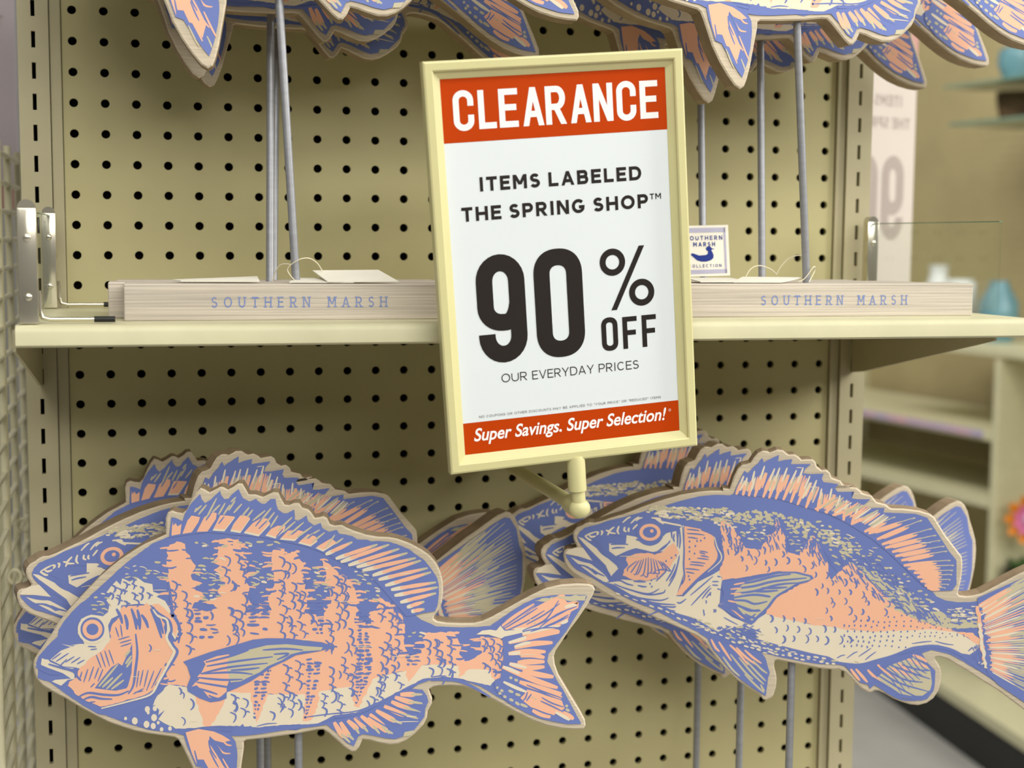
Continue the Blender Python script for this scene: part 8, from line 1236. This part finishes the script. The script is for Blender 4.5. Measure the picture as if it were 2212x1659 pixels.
# ------------------------------------------------------------------ chrome and glass shelf dividers
def divider(x, s, label, both=True):
    d = empty('shelf_divider', (x, -.13, SHELF_Z)); tag(d, label, 'shelf divider', 'glass end dividers of the shelf')
    o = (-x, .13, -SHELF_Z); z0 = SHELF_Z + .0008; z1 = SHELF_Z + .0785
    mb = MB(); mb.box((x - .0014, -.243, z0 + .004), (x + .0014, -.026, z1 - .002), M['glass']); 
    mb.box((x - .0014, -.243, z1 - .002), (x + .0014, -.026, z1 - .0012), M['glassedge']); mb.build('glass_panel', d, loc=o)
    for y, wd in (((-.250, .0062), (-.028, .0055)) if both else ((-.028, .0055),)):
        mb = MB()
        # channel shaped upright with a rounded top
        mb.box((x - wd, y - .004, z0), (x + wd, y - .0025, z1), M['chrome'], .0006)
        mb.box((x - wd, y - .0025, z0), (x - wd + .0016, y + .006, z1), M['chrome'], .0004)
        mb.box((x + wd - .0016, y - .0025, z0), (x + wd, y + .006, z1), M['chrome'], .0004)
        mb.tube([(x, y - .0036, z1), (x, y + .0058, z1)], wd - .0003, M['chrome'], 20)
        p = mb.build('post', d, loc=o, smooth=True)
        for zz in (.058, .018):
            mb = MB(); mb.ball((x, y - .0042, z0 + zz), .0026, M['chrome'], 1, .5, 1); mb.build('rivet', p, smooth=True)
        mb = MB(); yy = y + .008
        mb.tube([(x + s * .006, yy, z0 + .022), (x + s * .0065, yy, z0 + .008), (x + s * .008, yy, z0 + .0035), (x + s * .013, yy, z0 + .0022), (x + s * .052, yy, z0 + .0022)], .0016, M['chrome'], 10)
        f_ = mb.build('foot_wire', d, loc=o, smooth=True)
        mb = MB(); mb.tube([(x + s * .042, yy, z0 + .0022), (x + s * .056, yy, z0 + .0022)], .0021, M['kick'], 10); mb.build('rubber_sleeve', f_, smooth=True)
divider(-.0205, 1, 'chrome and glass divider at the left end of the middle shelf')
divider(.7220, -1, 'glass divider with one chrome post at the right end of the middle shelf', False)

# ------------------------------------------------------------------ wire grid at the left
XG = -.0665
grid = empty('wire_grid_panel', (XG, .12, 0)); tag(grid, 'cream coated wire grid panel seen edge-on at the left of the bay', 'wire grid')
og = (-XG, -.12, 0)
for y in (-.055, .044, .140, .247):
    mb = MB(); mb.tube([(XG, y, 0), (XG, y, 1.545)], .0036, M['wire'], 12); mb.build('vertical_wire', grid, loc=og, smooth=True)
mb = MB()
z = .9
while z < 1.54:
    mb.tube([(XG, -.058, z), (XG, .25, z)], .0026, M['wire'], 8); z += .0254
mb.build('cross_wires', grid, loc=og, smooth=True)
mb = MB()
z = .05
while z < .9:
    mb.tube([(XG, -.058, z), (XG, .25, z)], .0026, M['wire'], 8); z += .0762
mb.build('lower_cross_wires', grid, loc=og, smooth=True)
def hook(y, z, label):
    mb = MB(); x = XG + .0068
    pts = [(x + .0052 * math.sin(math.radians(a)), y, z + .0060 * math.cos(math.radians(a))) for a in range(-150, 190, 20)]
    mb.tube([(x - .0025, y + .05, z - .004)] + [(x - .0027, y + .012, z - .0055)] + pts, .0018, M['wire'], 10)
    c = Vector((x, y, z)); mb.v = [tuple(Vector(v) - c) for v in mb.v]
    tag(mb.build('wire_hook', smooth=True, loc=c), label, 'hook', 'wire hooks on the grid')
hook(.03, 1.166, 'round-ended cream wire hook by the nose of the open-mouthed fish')
hook(.12, 1.194, 'upper cream wire hook on the grid at lower left')
hook(.13, 1.138, 'lowest cream wire hook on the grid beside the fish mouth')
# dark framed panel and back of another poster, behind and left of the bay
pn = empty('framed_panel', (-.105, .14, 1.52)); tag(pn, 'dark grey framed panel cut off at the top left corner', 'panel')
mb = MB(); mb.box((-.0975 - .10, .128, 1.548), (-.0785, .136, 1.82), M['darkpanel']); mb.build('dark_board', pn, loc=(.105, -.14, -1.52))
mb = MB(); mb.box((-.0785, .126, 1.54), (-.0765, .140, 1.82), M['cream'], .0005); mb.box((-.20, .126, 1.52), (-.0765, .140, 1.548), M['cream'], .001)
mb.box((-.0815, .1285, 0.0), (-.0765, .1365, 1.52), M['cream'], .001)
mb.build('cream_frame', pn, loc=(.105, -.14, -1.52))

def back_poster(name, x0, x1, zb, zt_, y, yaw, label, stand):
    r = empty(name, ((x0 + x1) / 2, y, zb)); tag(r, label, 'sign')
    r.rotation_euler = (0, 0, yaw)
    w_ = x1 - x0; h_ = zt_ - zb
    mb = MB(); mb.box((-w_ / 2, 0, 0), (w_ / 2, .003, h_), M['backpaper'] if stand == 'R' else M['backlilac']); mb.build('paper', r)
    kx = w_ / .1636; kz = h_ / .2643
    fx = lambda x, yy, z_: (-x * kx, -.0003 - z_, (yy - .0115) * kz)   # read from behind: mirrored
    mb = MB()
    k_ = .001
    for a, b in ((11.5, 35.1), (232.2, 275.8)):
        mb = MB(); mb.poly([(-81.8 * k_, a * k_), (81.8 * k_, a * k_), (81.8 * k_, b * k_), (-81.8 * k_, b * k_)], M['backpink'], 0, fx); mb.build('colour_band', r)
    mb = MB()
    text_line(mb, 'ITEMS', -58.2 * k_, -14.6 * k_, 197.9 * k_, 9.9 * k_, 2.0 * k_, M['backink'], fx, .0001)
    text_line(mb, 'LABELED', -8.3 * k_, 60.4 * k_, 197.9 * k_, 9.9 * k_, 2.0 * k_, M['backink'], fx, .0001)
    text_line(mb, 'THE', -72.2 * k_, -43.8 * k_, 177.8 * k_, 9.9 * k_, 2.0 * k_, M['backink'], fx, .0001)
    text_line(mb, 'SPRING', -38.0 * k_, 17.4 * k_, 177.8 * k_, 9.9 * k_, 2.0 * k_, M['backink'], fx, .0001)
    text_line(mb, 'SHOP', 23.5 * k_, 64.6 * k_, 177.8 * k_, 9.9 * k_, 2.0 * k_, M['backink'], fx, .0001)
    glyph(mb, '9', -65.4 * k_, 76.2 * k_, 35.4 * k_, 77.2 * k_, 12.0 * k_, M['backink'], fx, .0001, COND)
    glyph(mb, 'O', -23.3 * k_, 76.0 * k_, 36.0 * k_, 78.0 * k_, 12.0 * k_, M['backink'], fx, .0001, COND)
    mb.build('show_through_lettering', r)
    mb = MB()
    mb.box((-.006, .003, -zb), (.006, .012, h_ * .3), M['cream'], .001)
    mb.build('stand_post', r)
    return r
back_poster('paper_sign', .862, 1.060, 1.372, 1.752, .45, .36, 'pale back of a paper sign with mirrored grey lettering, right of the slotted upright', 'R')
back_poster('paper_sign', -.285, -.0815, 1.492, 1.812, .45, -.05, 'lilac-grey back of a paper sign with pink band, left of the slotted upright', 'L')

# ------------------------------------------------------------------ far gondola across the aisle
FD = Vector((-.167, .986, 0)).normalized(); FN = Vector((FD.y, -FD.x, 0))     # along the run, and back into its depth
FK = 1.09; FO = (2.338, 2.982, 0)
ZF = lambda z: max(.1665, 1.4636 + FK * (z - 1.4636))
far = empty('far_gondola', FO); tag(far, 'blurred cream shelf unit with dark gaps between shelves at far right', 'store shelving')
far.rotation_euler = (0, 0, math.atan2(FD.y, FD.x))
# local frame: x along the run, y negative into depth
def fbox(mb, s0, s1, d0, d1, z0, z1, mt, bev=0): mb.box((s0 * FK, -d1 * FK, ZF(z0)), (s1 * FK, -d0 * FK, ZF(z1)), mt, bev)
lb = empty('display_base', (2.60, 2.4, 0)); tag(lb, 'low cream display base with black kickplate along the floor at lower right', 'display base')
lb.rotation_euler = (0, 0, math.radians(-4.2))
mb = MB(); mb.box((-.293, -1.5, 0), (.55, 1.6, .130), M['kick']); mb.build('kickplate', lb)
mb = MB(); mb.box((-.300, -1.5, .130), (.55, 1.6, .166), M['cream'], .004); mb.build('base_deck', lb)
mb = MB()
z = .28
while z < 2.3:
    fbox(mb, -1.4, 1.3, .47, .49, z, z + .0225, M['tan']); fbox(mb, -1.4, 1.3, .4735, .4845, z + .0225, z + .0254, M['tan']); z += .0254
mb.build('back_panel', far)
for s0 in (-.585, .62, -1.38):
    mb = MB(); fbox(mb, s0, s0 + .075, .40, .47, .1, 2.3, M['cream'], .003); mb.build('upright', far)
mb = MB(); fbox(mb, -.512, -.492, .02, .46, .1, 1.15, M['cream'], .003); mb.build('side_panel', far)
mb = MB(); fbox(mb, -.9, -.24, .05, .36, 1.786, 1.793, M['glassedge']); mb.build('glass_shelf', far)
for zz, s0, s1, dd in ((.955, -.49, .70, .40), (.772, -.49, .70, .42), (.53, -1.3, -.515, .42), (1.185, -1.3, -.02, .34)):
    mb = MB(); fbox(mb, s0, s1, .02, .02 + dd, zz - .028, zz, M['cream'], .004); sh = mb.build('shelf', far)
mb = MB(); fbox(mb, -.46, .68, .016, .0195, .936, .954, M['lilacstrip']); mb.build('price_strip', far)
mb = MB(); fbox(mb, -.9, -.20, .06, .40, 1.894, 1.900, M['glassedge']); mb.build('glass_shelf', far)
FMW = Matrix.Translation(FO) @ Matrix.Rotation(math.atan2(FD.y, FD.x), 4, 'Z')
def FW(s, d, z): return FMW @ Vector((s * FK, -d * FK, ZF(z)))
# potted artificial flower in a black bowl on the near shelf of the far gondola
c = FW(-.585, .10, .53)
fl = empty('potted_flower', c); tag(fl, 'blurred pink and orange artificial flower in a glossy black bowl far right', 'potted flower')
mb = MB(); mb.lathe([(0, 0), (.03, 0), (.045, .006), (.080, .040), (.086, .058), (.080, .060), (.07, .045), (0, .04)], (0, 0, .0003), M['bowl'], 32); mb.build('bowl', fl, smooth=True)
mb = MB()
mb.tube([(0, 0, .04), (.01, -.005, .10), (.0, .0, .20)], .004, M['leaf'], 8)
mb.build('stem', fl, smooth=True)
rnd = random.Random(5)
for i in range(9):
    a = i * .7; mb = MB(); l = .09
    pts = [(0, 0), (.3, .30), (.7, .33), (1, 0), (.7, -.33), (.3, -.30)]
    d = Vector((math.cos(a), math.sin(a), .45)).normalized(); sd = Vector((-math.sin(a), math.cos(a), 0)); up = d.cross(sd)
    vs = [d * (u * l) + sd * (v * l * .8) + Vector((0, 0, .05)) - up * (abs(v) * .012) for u, v in pts]
    mb.add(vs + [v + up * .002 for v in vs], [[0, 1, 5], [1, 2, 4, 5], [2, 3, 4], [6, 11, 7], [7, 11, 10, 8], [8, 10, 9]], M['leaf']); mb.build('leaf', fl)
ctr = Vector((-.02, .0, .215))
toc = (CAM_LOC - (c + ctr)).normalized(); u_ = toc.cross(Vector((0, 0, 1))).normalized(); v_ = u_.cross(toc)
toc = Vector((-.5, -.85, .1)).normalized(); u_ = toc.cross(Vector((0, 0, 1))).normalized(); v_ = u_.cross(toc)
for ring, (rr_, ln, mt_) in enumerate(((.035, .075, 'petal_o'), (.02, .05, 'petal_p'))):
    for i in range(10):
        a = i * math.pi / 5 + ring * .3; mb = MB(); dd = u_ * math.cos(a) + v_ * math.sin(a); sd = -u_ * math.sin(a) + v_ * math.cos(a)
        pts = [(.012, .006), (.5, .36), (.85, .3), (1, 0), (.85, -.3), (.5, -.36), (.012, -.006)]
        o_ = ctr + toc * (.004 + ring * .012)
        vs = [o_ + dd * (u * ln) + sd * (v * ln * .6) + toc * (.02 * u * u) for u, v in pts]
        mb.add(vs + [v - toc * .0015 for v in vs], [[0, 1, 5, 6], [1, 2, 4, 5], [2, 3, 4], [13, 12, 8, 7], [12, 11, 9, 8], [11, 10, 9]], M[mt_]); mb.build('petal', fl)
mb = MB(); mb.ball(ctr + toc * .022, .022, M['petal_l'], 1, 1, 1); mb.build('flower_centre', fl, smooth=True)
# wares on the far gondola
def ware(name, s, d, z, prof, mt, label, cat):
    mb = MB(); mb.lathe(prof, (0, 0, 0), mt, 24); o = mb.build(name, smooth=True, loc=FW(s, d, z + .0005)); tag(o, label, cat); return o
vase = [(0, 0), (.035, 0), (.055, .04), (.058, .09), (.03, .13), (.028, .15), (.034, .16), (.03, .158), (0, .14)]
ware('ceramic_vase', -.09, .16, 1.185, [(r, z_ * 1.42) for r, z_ in vase], M['whiteware'], 'blurred white vase over the plank end at right, leftmost of the pale wares', 'vase')
ware('ceramic_vase', -.215, .13, 1.185, [(0, 0), (.035, 0), (.055, .03), (.055, .15), (.046, .185), (.04, .185), (.04, .05), (0, .03)], M['whiteware'], 'blurred white straight vase beside the plank end, second of the pale wares', 'vase')
ware('ceramic_vase', -.345, .16, 1.185, [(0, 0), (.04, 0), (.062, .05), (.058, .12), (.03, .17), (.028, .185), (0, .185)], M['teal'], 'blurred teal vase at the right edge above the middle shelf', 'vase')
ware('ceramic_jar', -.33, .2, 1.900, [(0, 0), (.03, 0), (.055, .06), (.05, .10), (.03, .11), (0, .11)], M['teal'], 'blurred blue-green jar near the top right corner', 'jar')
mb = MB(); mb.lathe([(0, 0), (.05, 0), (.062, .05), (.066, .09), (.06, .09), (.055, .06), (0, .01)], (0, 0, 0), M['brown'], 24)
o = mb.build('woven_basket', smooth=True, loc=FW(-.345, .2, 1.7935)); tag(o, 'blurred brown woven basket hanging high at the right edge', 'basket')
